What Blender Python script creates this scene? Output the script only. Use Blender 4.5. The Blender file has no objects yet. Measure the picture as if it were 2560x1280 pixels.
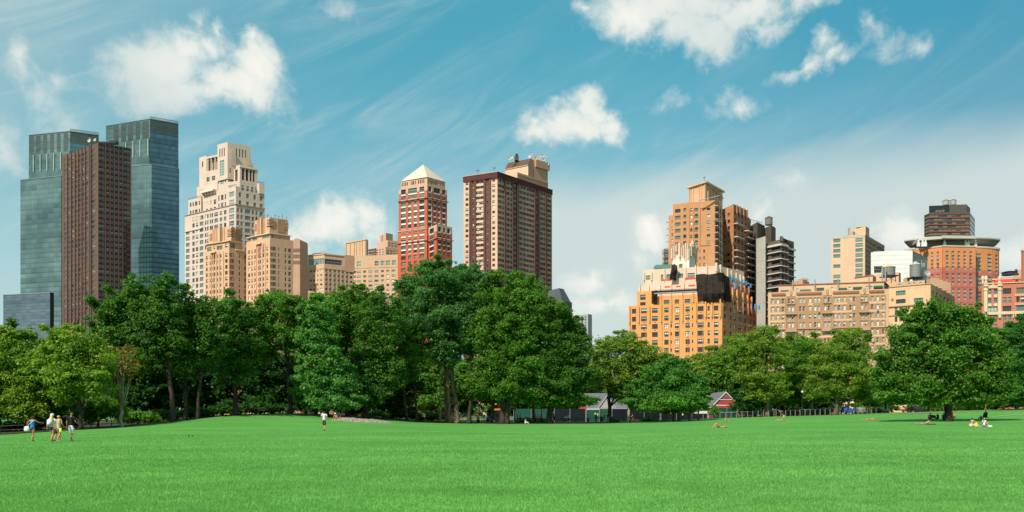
import bpy, bmesh, math, random
import numpy as np
from mathutils import Vector, Matrix

R = math.radians
SC = bpy.context.scene
COL = SC.collection
HZ, F, EYE = 1034.0, 2000.0, 1.6      # horizon row, focal length in px, eye height (measured from the photograph, 2560 px wide)

# ---------------------------------------------------------------- camera
cam = bpy.data.cameras.new("camera")
cam_o = bpy.data.objects.new("camera", cam)
COL.objects.link(cam_o)
cam_o.location = (0, 0, EYE)
cam_o.rotation_euler = (R(90), 0, 0)
cam.sensor_width = 36.0
cam.lens = 36.0 * F / 2560
cam.shift_y = (HZ - 640) / 2560
cam.clip_start = 0.1
cam.clip_end = 9000
SC.camera = cam_o
SC.render.resolution_x, SC.render.resolution_y = 1024, 512
SC.view_settings.view_transform = 'Standard'
SC.view_settings.look = 'None'
SC.view_settings.exposure = 0.32
SC.view_settings.gamma = 1.0
SC.cycles.max_bounces = 6
SC.cycles.diffuse_bounces = 4
SC.cycles.glossy_bounces = 3
SC.cycles.transmission_bounces = 3
SC.cycles.transparent_max_bounces = 6
SC.cycles.caustics_reflective = False
SC.cycles.caustics_refractive = False

# ---------------------------------------------------------------- sun + sky
SUN_EL = R(46)
sdir = Vector((-0.62, -0.80, 0)).normalized()          # horizontal direction TOWARDS the sun
sun_vec = Vector((sdir.x * math.cos(SUN_EL), sdir.y * math.cos(SUN_EL), math.sin(SUN_EL)))
sun = bpy.data.lights.new("sun", 'SUN')
sun.energy = 4.6
sun.angle = R(0.5)
sun.color = (1.0, 0.925, 0.84)
sun_o = bpy.data.objects.new("sun", sun)
COL.objects.link(sun_o)
sun_o.rotation_euler = (-sun_vec).to_track_quat('-Z', 'Y').to_euler()

world = bpy.data.worlds.new("World")
SC.world = world
world.use_nodes = True
world.cycles.sampling_method = 'MANUAL'
world.cycles.sample_map_resolution = 512
WT = world.node_tree
for n in list(WT.nodes): WT.nodes.remove(n)

class NB:
    """tiny node-graph writer"""
    def __init__(s, tree): s.t = tree
    def n(s, typ, ins=None, **props):
        nd = s.t.nodes.new(typ)
        for k, v in props.items(): setattr(nd, k, v)
        if ins:
            for k, v in ins.items():
                s.put(nd.inputs[k], v)
        return nd
    def put(s, inp, v):
        if isinstance(v, bpy.types.NodeSocket): s.t.links.new(v, inp)
        else:
            if isinstance(v, (tuple, list)) and inp.type == 'RGBA' and len(v) == 3: v = (*v, 1)
            inp.default_value = v
    def m(s, op, a, b=None, c=None, clamp=False):
        nd = s.t.nodes.new('ShaderNodeMath'); nd.operation = op; nd.use_clamp = clamp
        s.put(nd.inputs[0], a)
        if b is not None: s.put(nd.inputs[1], b)
        if c is not None: s.put(nd.inputs[2], c)
        return nd.outputs[0]
    def v(s, op, a, b=None, sc=None):
        nd = s.t.nodes.new('ShaderNodeVectorMath'); nd.operation = op
        s.put(nd.inputs[0], a)
        if b is not None: s.put(nd.inputs[1], b)
        if sc is not None: s.put(nd.inputs['Scale'], sc)
        return nd.outputs['Value'] if op in ('LENGTH', 'DOT_PRODUCT', 'DISTANCE') else nd.outputs[0]
    def mix(s, f, a, b, mode='MIX'):
        nd = s.t.nodes.new('ShaderNodeMix'); nd.data_type = 'RGBA'; nd.blend_type = mode
        s.put(nd.inputs[0], f); s.put(nd.inputs[6], a); s.put(nd.inputs[7], b)
        return nd.outputs[2]
    def smooth(s, x, a, b, lo=0.0, hi=1.0):
        nd = s.t.nodes.new('ShaderNodeMapRange'); nd.interpolation_type = 'SMOOTHSTEP'
        s.put(nd.inputs[0], x)
        for i, q in enumerate((a, b, lo, hi)): nd.inputs[i + 1].default_value = q
        return nd.outputs[0]
    def noise(s, vec, scale, detail=4, rough=0.5, dist=0.0):
        nd = s.t.nodes.new('ShaderNodeTexNoise')
        s.put(nd.inputs['Vector'], vec)
        nd.inputs['Scale'].default_value = scale; nd.inputs['Detail'].default_value = detail
        nd.inputs['Roughness'].default_value = rough; nd.inputs['Distortion'].default_value = dist
        return nd

def azel(px, py):
    az = math.atan((px - 1280) / F)
    return az, math.atan((HZ - py) / F * math.cos(az))

def build_world():
    b = NB(WT)
    sky = b.n('ShaderNodeTexSky', sky_type='NISHITA', sun_disc=False)
    sky.sun_elevation = SUN_EL
    sky.sun_rotation = math.atan2(sdir.x, sdir.y)
    sky.altitude = 50; sky.air_density = 1.0; sky.dust_density = 0.6; sky.ozone_density = 2.5
    tc = b.n('ShaderNodeTexCoord').outputs['Generated']
    sep = b.n('ShaderNodeSeparateXYZ', {0: tc})
    X, Y, Z = sep.outputs
    az = b.m('ARCTAN2', X, Y)
    el = b.m('ARCSINE', Z)
    p = b.n('ShaderNodeCombineXYZ', {0: az, 1: el, 2: 0.0}).outputs[0]
    # fBm warp that makes the cloud outlines ragged
    w1 = b.noise(p, 9.0, 7, 0.6)
    w2 = b.noise(p, 46.0, 5, 0.62)
    off = b.v('ADD', b.v('SCALE', b.v('SUBTRACT', w1.outputs['Color'], (0.5, 0.5, 0.5)), sc=0.085),
              b.v('SCALE', b.v('SUBTRACT', w2.outputs['Color'], (0.5, 0.5, 0.5)), sc=0.020))
    pw = b.v('MULTIPLY', b.v('ADD', p, off), (1, 1, 0))
    wisp = b.noise(p, 20.0, 8, 0.6, 0.6).outputs['Fac']
    fine = b.noise(p, 60.0, 5, 0.65).outputs['Fac']

    def blobs(lst):
        acc = None
        for (px, py, rx, ry, k) in lst:
            a, e = azel(px, py)
            d = b.v('MULTIPLY', b.v('SUBTRACT', pw, (a, e, 0.0)), (F / rx, F / ry, 0.0))
            f = b.m('MULTIPLY_ADD', b.v('LENGTH', d), -k, k)
            acc = f if acc is None else b.m('MAXIMUM', acc, f)
        return acc
    thick = blobs([
        (400, 180, 115, 105, 1.1), (460, 120, 80, 60, .8), (530, 110, 60, 45, .6), (640, 170, 85, 75, 1.0), (600, 220, 130, 65, 1.1),
        (440, 240, 150, 55, 1.0), (630, 105, 26, 40, .6), (548, 80, 22, 38, .5), (490, 62, 32, 45, .5), (560, 250, 150, 50, .8),
        (1440, 300, 140, 50, 1.1), (1460, 262, 75, 52, 1.1), (1345, 322, 70, 30, .9), (1535, 305, 65, 40, .9),
        (1590, 15, 150, 75, 1.1), (1745, 60, 120, 75, 1.1), (1850, 15, 170, 60, .9), (1700, 0, 240, 60, 1.1), (1470, 5, 50, 34, .5), (2040, 0, 110, 34, .55),
        (2065, 122, 40, 40, .6), (2010, 172, 95, 20, .52), (2085, 160, 56, 24, .52),
        (820, 555, 105, 75, 1.1), (905, 530, 70, 68, 1.0), (760, 610, 90, 90, .9), (930, 600, 80, 100, .7),
        (1460, 700, 75, 42, 1.0), (1510, 770, 150, 45, .9), (1625, 575, 60, 60, 1.1), (1590, 640, 50, 60, .7), (1720, 540, 90, 40, .6),
        (2260, 570, 78, 62, 1.2), (2535, 640, 80, 60, .9), (1985, 470, 70, 34, .6), (1900, 540, 34, 26, .7),
        (130, 235, 50, 90, .50), (50, 135, 36, 60, .50), (155, 190, 50, 40, .42), (160, 290, 50, 50, .42), (-10, 340, 40, 70, .5),
        (2185, 75, 22, 40, .27), (2215, 125, 32, 28, .28), (2290, 112, 38, 20, .27), (1830, 265, 90, 24, .34), (1700, 262, 40, 24, .26), (1790, 240, 30, 24, .28), (870, 5, 80, 26, .45),
    ])
    dens = b.m('ADD', thick, b.m('MULTIPLY', b.m('SUBTRACT', wisp, 0.5), 1.25))
    dens = b.m('ADD', dens, b.m('MULTIPLY', b.m('SUBTRACT', fine, 0.5), 0.45))
    cum = b.smooth(dens, -0.10, 0.72, 0.0, 0.93)
    # wind-drawn cirrus
    rot = b.n('ShaderNodeMapping', {0: p}, vector_type='TEXTURE'); rot.inputs['Rotation'].default_value = (0, 0, R(27)); rot.inputs['Scale'].default_value = (.42, .075, 1)
    c1 = b.noise(rot.outputs[0], 1.6, 9, 0.62, 1.2).outputs['Fac']
    rot2 = b.n('ShaderNodeMapping', {0: p}, vector_type='TEXTURE'); rot2.inputs['Rotation'].default_value = (0, 0, R(22)); rot2.inputs['Scale'].default_value = (.7, .25, 1)
    c2 = b.noise(rot2.outputs[0], 1.3, 4, 0.5, 0.4).outputs['Fac']
    cir = b.m('MULTIPLY', b.smooth(c1, 0.40, 0.78), b.smooth(c2, 0.36, 0.62))
    cir = b.m('MULTIPLY', b.m('MULTIPLY', cir, 0.52), b.smooth(az, 0.15, 0.5, 1.0, 0.25))
    # low veil that thickens down the west-northwest of the sky
    azc = b.n('ShaderNodeClamp', {0: az, 1: -0.95, 2: 0.95}).outputs[0]
    edge = b.m('MULTIPLY_ADD', azc, 0.035, 0.287)           # elevation of the veil's upper edge
    edge = b.m('ADD', edge, b.m('MULTIPLY', b.m('SUBTRACT', c2, 0.5), 0.10))
    veil = b.smooth(b.m('SUBTRACT', edge, el), -0.04, 0.055)
    veil = b.m('MULTIPLY', veil, b.smooth(az, -0.25, 0.08, 0.22, 0.93))
    left = b.m('MULTIPLY', b.smooth(b.m('MULTIPLY', az, -1.0), 0.10, 0.70), 0.38)
    low = b.smooth(b.m('MULTIPLY', el, -1.0), -0.45, 0.0, 0.0, 0.72)
    haze = b.m('MAXIMUM', b.m('MAXIMUM', veil, left), low)
    one = b.m('SUBTRACT', 1.0, b.m('MULTIPLY', b.m('SUBTRACT', 1.0, haze), b.m('SUBTRACT', 1.0, cir)))
    # colour: physical sky, slightly toned towards teal, then veil and clouds on top
    s1 = b.mix(1.0, sky.outputs[0], (0.60, 1.04, 0.80), 'MULTIPLY')
    s2 = b.mix(0.42, s1, (0.66, 4.45, 6.0))
    s2 = b.mix(b.smooth(az, 0.10, 0.60, 0.0, 0.75), s2, (0.40, 2.5, 3.8))
    veilcol = (5.2, 5.9, 5.75)
    s3 = b.mix(one, s2, veilcol)
    shade = b.m('ADD', b.smooth(dens, 0.1, 1.2), b.m('MULTIPLY', b.m('SUBTRACT', wisp, 0.5), 1.6))
    ccol = b.mix(b.m('MULTIPLY', shade, 0.8, clamp=True), (5.9, 6.5, 6.2), (8.0, 7.7, 7.05))
    ccol = b.mix(b.smooth(b.m('MULTIPLY_ADD', b.noise(p, 5.5, 3, 0.5).outputs['Fac'], 1.0, b.m('MULTIPLY', wisp, 0.3)), 0.62, 0.86), ccol, (5.2, 5.9, 5.8))
    s4 = b.mix(cum, s3, ccol)
    nb = b.noise(tc, 2.6, 6, 0.6).outputs['Fac']            # unseen cloud added behind the viewer for the glass to reflect
    s4 = b.mix(b.m('MULTIPLY', b.smooth(nb, .50, .64, 0, .9), b.m('LESS_THAN', Y, 0.0)), s4, (6.6, 6.8, 6.5))
    bg = b.n('ShaderNodeBackground', {0: s4, 1: 0.10})
    out = b.n('ShaderNodeOutputWorld')
    WT.links.new(bg.outputs[0], out.inputs[0])
build_world()

# ---------------------------------------------------------------- materials
MATS = {}
WARM_OK = {'umber_brick', 'plank_concrete', 'balcony_band', 'ring_concrete', 'ring_soffit', 'white_panel', 'grey_panel', 'cast_stone', 'round_rose', 'red_brick_tower', 'plum_parapet', 'dark_brick', 'tile_red', 'corner_red', 'rust_panel', 'dark_tower', 'bronze_wall'}
def S(r, g, b_):                       # sRGB 0-255 -> linear
    f = lambda c: (c / 255 / 12.92) if c / 255 <= .04045 else ((c / 255 + .055) / 1.055) ** 2.4
    return (f(r), f(g), f(b_))

def newmat(name):
    m = bpy.data.materials.new(name); m.use_nodes = True
    t = m.node_tree
    for n in list(t.nodes): t.nodes.remove(n)
    b = NB(t)
    bs = b.n('ShaderNodeBsdfPrincipled'); out = b.n('ShaderNodeOutputMaterial')
    t.links.new(bs.outputs[0], out.inputs[0])
    MATS[name] = m
    return m, b, bs, out

def pos(b): return b.n('ShaderNodeNewGeometry').outputs['Position']

def wallmat(name, col, var=0.10, rough=0.85, streak=0.08, scale=1.0, spec=0.25, brick=0.0, brickcol=None):
    """masonry / stone / render: large soft weathering, vertical rain streaks, course lines"""
    if col[0] > col[1] > col[2] and name not in WARM_OK: col = (min(.8, col[0] * 1.03), col[1] * 0.955, col[2] * 0.94)
    var *= 1.3; streak *= 1.5
    m, b, bs, out = newmat(name)
    P = pos(b)
    n1 = b.noise(P, 0.12 * scale, 5, 0.6).outputs['Fac']
    n2 = b.noise(P, 1.1 * scale, 4, 0.6).outputs['Fac']
    sv = b.v('MULTIPLY', P, (1.6, 1.6, 0.09))
    n3 = b.noise(sv, 1.0 * scale, 4, 0.6).outputs['Fac']
    f = b.m('MULTIPLY_ADD', b.m('SUBTRACT', n1, 0.5), 2 * var, 1.0)
    f = b.m('ADD', f, b.m('MULTIPLY', b.m('SUBTRACT', n2, 0.5), var * 1.2))
    f = b.m('ADD', f, b.m('MULTIPLY', b.m('SUBTRACT', n3, 0.5), streak * 2))
    cl = b.n('ShaderNodeTexWhiteNoise', {'Vector': b.v('FLOOR', b.v('MULTIPLY', P, (.3, .3, .33)))}, noise_dimensions='3D').outputs['Value']
    f = b.m('ADD', f, b.m('MULTIPLY', b.m('SUBTRACT', cl, .5), .07))
    if brick:
        sep = b.n('ShaderNodeSeparateXYZ', {0: P})
        row = b.m('FRACT', b.m('MULTIPLY', sep.outputs[2], 1 / 0.62))
        f = b.m('SUBTRACT', f, b.m('MULTIPLY', b.m('GREATER_THAN', row, 0.72), brick))
    c = b.mix(1.0, col, b.n('ShaderNodeCombineXYZ', {0: f, 1: f, 2: f}).outputs[0], 'MULTIPLY')
    if brickcol:
        c = b.mix(b.smooth(n2, 0.45, 0.75), c, brickcol)
    b.put(bs.inputs['Base Color'], c)
    bs.inputs['Roughness'].default_value = rough
    bs.inputs['Specular IOR Level'].default_value = spec
    return m

def flat(name, col, rough=0.7, metal=0.0, spec=0.3, var=0.08, vs=3.0):
    m, b, bs, out = newmat(name)
    n = b.noise(pos(b), vs, 3, 0.6).outputs['Fac']
    f = b.m('MULTIPLY_ADD', b.m('SUBTRACT', n, 0.5), 2 * var, 1.0)
    b.put(bs.inputs['Base Color'], b.mix(1.0, col, b.n('ShaderNodeCombineXYZ', {0: f, 1: f, 2: f}).outputs[0], 'MULTIPLY'))
    bs.inputs['Roughness'].default_value = rough; bs.inputs['Metallic'].default_value = metal
    bs.inputs['Specular IOR Level'].default_value = spec
    return m

def glass(name, col, rough=0.08, spec=0.8, metal=0.0, wob=0.25):
    """window glass: dark interior behind a reflective pane that is never perfectly flat"""
    m, b, bs, out = newmat(name)
    P = pos(b)
    n = b.noise(P, 0.35, 2, 0.5)
    isl = b.n('ShaderNodeNewGeometry').outputs['Random Per Island']
    f = b.m('MULTIPLY_ADD', isl, 0.7, 0.65)
    b.put(bs.inputs['Base Color'], b.mix(1.0, col, b.n('ShaderNodeCombineXYZ', {0: f, 1: f, 2: f}).outputs[0], 'MULTIPLY'))
    bs.inputs['Roughness'].default_value = rough
    bs.inputs['Specular IOR Level'].default_value = spec
    bs.inputs['Metallic'].default_value = metal
    bm_ = b.n('ShaderNodeBump', {'Height': n.outputs['Fac'], 'Strength': wob, 'Distance': 0.3})
    b.put(bs.inputs['Normal'], bm_.outputs[0])
    return m

def curtain(name, col, col2, floor=3.9, panel=1.5, band=0.22, rough=0.12, metal=0.55, line=0.45, blot=0.25):
    """glass curtain wall: floor-high glass sheets, spandrel bands, mullions (surface pattern of the wall)"""
    m, b, bs, out = newmat(name)
    P = pos(b)
    sep = b.n('ShaderNodeSeparateXYZ', {0: P})
    u = b.m('ADD', sep.outputs[0], b.m('MULTIPLY', sep.outputs[1], 1.0))
    zf = b.m('MULTIPLY', sep.outputs[2], 1 / floor); uf = b.m('MULTIPLY', u, 1 / panel)
    zfr = b.m('FRACT', zf); ufr = b.m('FRACT', uf)
    cell = b.n('ShaderNodeCombineXYZ', {0: b.m('FLOOR', b.m('MULTIPLY', uf, 0.5)), 1: b.m('FLOOR', zf), 2: 0.0}).outputs[0]
    wn = b.n('ShaderNodeTexWhiteNoise', {'Vector': cell}, noise_dimensions='3D').outputs['Value']
    cellz = b.n('ShaderNodeCombineXYZ', {0: 3.0, 1: b.m('FLOOR', b.m('MULTIPLY', zf, 1.0)), 2: 0.0}).outputs[0]
    wz = b.n('ShaderNodeTexWhiteNoise', {'Vector': cellz}, noise_dimensions='3D').outputs['Value']
    big = b.noise(b.v('MULTIPLY', P, (1, 1, 0.6)), 0.03, 4, 0.6).outputs['Fac']
    f = b.m('ADD', b.m('MULTIPLY', b.m('SUBTRACT', wn, 0.5), 0.34), b.m('MULTIPLY', b.m('SUBTRACT', wz, 0.5), 0.30))
    f = b.m('ADD', f, b.m('MULTIPLY', b.m('SUBTRACT', big, 0.5), 2 * blot))
    f = b.m('ADD', f, 1.0)
    c = b.mix(1.0, b.mix(b.smooth(big, 0.35, 0.7), col, col2), b.n('ShaderNodeCombineXYZ', {0: f, 1: f, 2: f}).outputs[0], 'MULTIPLY')
    ln = b.m('MAXIMUM', b.m('LESS_THAN', zfr, band), b.m('LESS_THAN', ufr, 0.12))
    c = b.mix(b.m('MULTIPLY', ln, line), c, (0.012, 0.02, 0.025))
    b.put(bs.inputs['Base Color'], c)
    b.put(bs.inputs['Roughness'], b.m('MULTIPLY_ADD', ln, 0.3, rough))
    bs.inputs['Metallic'].default_value = metal
    bs.inputs['Specular IOR Level'].default_value = 0.7
    bmp = b.n('ShaderNodeBump', {'Height': b.m('MULTIPLY', ln, -1.0), 'Strength': 0.25, 'Distance': 0.15})
    nn = b.noise(P, 0.2, 2, 0.5).outputs['Fac']
    bmp2 = b.n('ShaderNodeBump', {'Height': nn, 'Strength': 0.10, 'Distance': 0.5, 'Normal': bmp.outputs[0]})
    b.put(bs.inputs['Normal'], bmp2.outputs[0])
    return m

def leafmat(name, c1, c2, c3, trans=0.47, rough=0.5, fv=0.6):
    """leaves: per-leaf and per-bough colour variation, light shining through"""
    m, b, bs, out = newmat(name)
    P = pos(b)
    isl = b.n('ShaderNodeNewGeometry').outputs['Random Per Island']
    n = b.noise(P, 0.35, 3, 0.6).outputs['Fac']
    c = b.mix(b.smooth(n, 0.34, 0.66), c1, c2)
    c = b.mix(b.smooth(isl, 0.55, 1.0), c, c3)
    f = b.m('MULTIPLY_ADD', b.m('FRACT', b.m('MULTIPLY', isl, 37.0)), fv, 1 - fv / 2)
    c = b.mix(1.0, c, b.n('ShaderNodeCombineXYZ', {0: f, 1: f, 2: f}).outputs[0], 'MULTIPLY')
    b.put(bs.inputs['Base Color'], c)
    bs.inputs['Roughness'].default_value = rough
    bs.inputs['Specular IOR Level'].default_value = 0.2
    tr = b.n('ShaderNodeBsdfTranslucent', {0: b.mix(1.0, c, (1.3, 1.5, 0.6), 'MULTIPLY')})
    mx = b.n('ShaderNodeMixShader', {0: trans, 1: bs.outputs[0], 2: tr.outputs[0]})
    m.node_tree.links.new(mx.outputs[0], out.inputs[0])
    return m

def barkmat(name, c1, c2, sc=3.0):
    m, b, bs, out = newmat(name)
    P = b.v('MULTIPLY', pos(b), (1, 1, 0.3))
    n = b.noise(P, sc, 5, 0.65).outputs['Fac']
    b.put(bs.inputs['Base Color'], b.mix(b.smooth(n, 0.38, 0.62), c1, c2))
    bs.inputs['Roughness'].default_value = 0.9; bs.inputs['Specular IOR Level'].default_value = 0.1
    bp = b.n('ShaderNodeBump', {'Height': n, 'Strength': 0.6, 'Distance': 0.05}); b.put(bs.inputs['Normal'], bp.outputs[0])
    return m

# ---------------------------------------------------------------- mesh builder
class MB:
    def __init__(s): s.v = []; s.f = []; s.m = []; s.mats = []
    def mi(s, mat):
        if isinstance(mat, str): mat = MATS[mat]
        if mat not in s.mats: s.mats.append(mat)
        return s.mats.index(mat)
    def quad(s, a, b, c, d, mat):
        i = len(s.v); s.v += [a, b, c, d]; s.f.append((i, i + 1, i + 2, i + 3)); s.m.append(s.mi(mat))
    def poly(s, pts, mat):
        i = len(s.v); s.v += list(pts); s.f.append(tuple(range(i, i + len(pts)))); s.m.append(s.mi(mat))
    def box(s, o, ax, ay, az, mat, skip=()):
        """o corner, ax/ay/az edge vectors"""
        o, ax, ay, az = map(Vector, (o, ax, ay, az))
        i = len(s.v)
        s.v += [o, o + ax, o + ax + ay, o + ay, o + az, o + ax + az, o + ax + ay + az, o + ay + az]
        k = s.mi(mat)
        for q in ((0, 1, 5, 4), (1, 2, 6, 5), (2, 3, 7, 6), (3, 0, 4, 7), (4, 5, 6, 7), (3, 2, 1, 0)):
            s.f.append(tuple(i + j for j in q)); s.m.append(k)
    def cbox(s, cx, cy, z0, sx, sy, sz, mat, rot=0.0):
        c, n = math.cos(rot), math.sin(rot)
        ax = Vector((c * sx, n * sx, 0)); ay = Vector((-n * sy, c * sy, 0))
        s.box(Vector((cx, cy, z0)) - ax / 2 - ay / 2, ax, ay, (0, 0, sz), mat)
    def lathe(s, cx, cy, prof, mat, seg=20, caps=True, a0=0.0, a1=2 * math.pi, sx=1.0, sy=1.0):
        k = s.mi(mat); full = abs(a1 - a0 - 2 * math.pi) < 1e-6
        n = seg if full else seg + 1
        base = len(s.v)
        for (r, z) in prof:
            for j in range(n):
                a = a0 + (a1 - a0) * j / seg
                s.v.append((cx + r * sx * math.cos(a), cy + r * sy * math.sin(a), z))
        for i in range(len(prof) - 1):
            for j in range(seg):
                j2 = (j + 1) % n
                s.f.append((base + i * n + j, base + i * n + j2, base + (i + 1) * n + j2, base + (i + 1) * n + j)); s.m.append(k)
        if caps and full:
            s.f.append(tuple(base + (len(prof) - 1) * n + j for j in range(n))); s.m.append(k)
            s.f.append(tuple(base + n - 1 - j for j in range(n))); s.m.append(k)
    def tube(s, pts, rad, mat, seg=7):
        k = s.mi(mat); base = len(s.v); pts = [Vector(p) for p in pts]
        ref = Vector((1, 0, 0))
        for i, p in enumerate(pts):
            d = (pts[min(i + 1, len(pts) - 1)] - pts[max(i - 1, 0)])
            if d.length < 1e-6: d = Vector((0, 0, 1))
            d.normalize()
            x = ref - d * ref.dot(d)
            if x.length < 1e-3: x = Vector((0, 1, 0)) - d * d.y
            x.normalize(); y = d.cross(x)
            for j in range(seg):
                a = 2 * math.pi * j / seg
                s.v.append(p + (x * math.cos(a) + y * math.sin(a)) * rad[i])
        for i in range(len(pts) - 1):
            for j in range(seg):
                j2 = (j + 1) % seg
                s.f.append((base + i * seg + j, base + i * seg + j2, base + (i + 1) * seg + j2, base + (i + 1) * seg + j)); s.m.append(k)
        s.f.append(tuple(base + (len(pts) - 1) * seg + j for j in range(seg))); s.m.append(k)
        s.f.append(tuple(base + seg - 1 - j for j in range(seg))); s.m.append(k)
    def mesh(s, name, org=(0, 0, 0)):
        me = bpy.data.meshes.new(name)
        ox, oy, oz = org
        me.from_pydata([(p[0] - ox, p[1] - oy, p[2] - oz) for p in s.v], [], s.f)
        for m in s.mats: me.materials.append(m)
        if s.m: me.polygons.foreach_set('material_index', s.m)
        me.update()
        return me
    def build(s, name, parent=None, org=(0, 0, 0), smooth=False, loc=None):
        if not s.f: return None
        me = s.mesh(name, org)
        if smooth: me.polygons.foreach_set('use_smooth', [True] * len(me.polygons))
        o = bpy.data.objects.new(name, me); COL.objects.link(o)
        if parent is not None: o.parent = parent
        else: o.location = org if loc is None else loc
        return o

def tag(o, label=None, cat=None, group=None, kind=None):
    if label: o['label'] = label
    if cat: o['category'] = cat
    if group: o['group'] = group
    if kind: o['kind'] = kind
    return o
def empty(name, loc, rz=0.0):
    o = bpy.data.objects.new(name, None); COL.objects.link(o)
    o.location = loc; o.rotation_euler = (0, 0, rz); o.empty_display_size = 0.5
    return o
def wx(px, Y): return (px - 1280) / F * Y
def wz(py, Y): return EYE + (HZ - py) / F * Y
# ---------------------------------------------------------------- terrain
EDGE = [(-1500, 1100, 85, 1.6), (-300, 1094, 85, 1.6), (0, 1088, 85, 1.6), (190, 1076, 90, 1.8), (310, 1068, 96, 2.5), (430, 1055, 102, 4), (560, 1040, 108, 6), (640, 1035.5, 112, 6),
        (727, 1034, 116, 6), (830, 1038, 120, 6), (950, 1047, 124, 5), (1050, 1055.5, 128, 3), (1150, 1059, 130, 2), (1260, 1060, 130, 2),
        (1480, 1058.5, 136, 2), (1600, 1056.5, 140, 2), (1700, 1052, 143, 2.2), (1800, 1046.5, 146, 2.4), (1920, 1041.5, 150, 2.5), (2090, 1036.5, 154, 2.5),
        (2200, 1033, 156, 2.5), (2300, 1031, 158, 2.6), (2440, 1027, 160, 2.8), (2560, 1021, 162, 2.8), (2900, 1012, 165, 2.8), (4200, 1008, 165, 2.8)]
_EX = [e[0] for e in EDGE]
def _smooth_tab(k):
    return [e[k] for e in EDGE]
def edge(px):
    Y = np.interp(px, _EX, _smooth_tab(2)); py = np.interp(px, _EX, _smooth_tab(1)); ex = np.interp(px, _EX, _smooth_tab(3))
    return Y, EYE + (HZ - py) / F * Y, ex
def ground(x, y):
    x = np.asarray(x, float); y = np.asarray(y, float)
    yy = np.maximum(y, 6.0)
    px = np.clip(1280 + x / yy * F, -1500, 4200)
    E, H, ex = edge(px)
    t = np.clip(y / E, 0, 1)
    h = H * t ** ex
    fall = np.clip((y - 205) / 55, 0, 1); fall = fall * fall * (3 - 2 * fall)
    wob = 0.05 * np.sin(x * 0.11 + 1.3) * np.sin(y * 0.07) * np.clip((y - 12) / 30, 0, 1)
    return h * (1 - fall) + wob * (1 - fall)
def gz(x, y): return float(ground(x, y))
def hit(px, py):
    """where the line of sight through (px,py) meets the lawn"""
    Y = 8.0
    while Y < 200:
        if wz(py, Y) <= gz(wx(px, Y), Y): break
        Y += 0.1
    return wx(px, Y), Y, gz(wx(px, Y), Y)

def grassmat():
    m, b, bs, out = newmat('lawn_grass')
    P = pos(b)
    n1 = b.noise(b.v('MULTIPLY', P, (0.45, 1.0, 1)), 0.13, 6, 0.66).outputs['Fac']
    n2 = b.noise(b.v('MULTIPLY', P, (0.7, 1.3, 1)), 1.3, 5, 0.65).outputs['Fac']
    n3 = b.noise(P, 14.0, 5, 0.75).outputs['Fac']
    n4 = b.noise(P, 70.0, 3, 0.7).outputs['Fac']
    c = b.mix(b.smooth(n1, 0.32, 0.68), GR[0], GR[1])
    c = b.mix(b.smooth(n2, 0.42, 0.80, 0, 0.5), c, GR[2])
    c = b.mix(b.smooth(n3, 0.30, 0.72, 0.50, 0.0), c, GR[3])
    c = b.mix(b.smooth(n3, 0.55, 0.85, 0.0, 0.5), c, GR[4])
    dry = b.m('MULTIPLY', b.smooth(b.noise(P, 0.075, 6, 0.7).outputs['Fac'], 0.60, 0.72), b.smooth(n2, 0.4, 0.7))
    c = b.mix(b.m('MULTIPLY', dry, 0.55), c, (0.27, 0.30, 0.08))
    b.put(bs.inputs['Base Color'], c)
    bs.inputs['Roughness'].default_value = 0.75; bs.inputs['Specular IOR Level'].default_value = 0.12
    h = b.m('ADD', b.m('MULTIPLY', n3, 1.0), b.m('MULTIPLY', n4, 0.5))
    bp = b.n('ShaderNodeBump', {'Height': h, 'Strength': 0.75, 'Distance': 0.05}); b.put(bs.inputs['Normal'], bp.outputs[0])
    return m
GR = [(0.080, 0.255, 0.045), (0.125, 0.345, 0.064), (0.150, 0.36, 0.082), (0.035, 0.165, 0.020), (0.185, 0.43, 0.110)]
grassmat()

def street():
    m = MB(); m.quad((-6000, 262, .03), (6000, 262, .03), (6000, 8000, .03), (-6000, 8000, .03), 'asphalt'); tag(m.build('street'), 'grey city street beyond the park', kind='structure')
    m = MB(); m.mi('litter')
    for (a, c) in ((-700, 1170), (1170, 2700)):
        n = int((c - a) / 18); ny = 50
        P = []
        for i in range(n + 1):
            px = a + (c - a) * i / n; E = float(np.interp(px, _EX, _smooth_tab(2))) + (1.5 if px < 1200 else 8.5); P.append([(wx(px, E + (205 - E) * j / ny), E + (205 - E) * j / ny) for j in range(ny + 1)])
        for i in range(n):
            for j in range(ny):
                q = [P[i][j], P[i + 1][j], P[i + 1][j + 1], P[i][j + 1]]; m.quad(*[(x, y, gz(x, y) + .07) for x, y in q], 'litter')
    tag(m.build('woodland_floor', smooth=True), 'dark floor sheet under the trees', kind='structure')  # added sheet; its dark tone darkens the lawn seen between the trunks
flat('asphalt', (0.10, 0.10, 0.10), .9); flat('litter', (0.040, 0.040, 0.018), .95, var=.4, vs=1.2)
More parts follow.
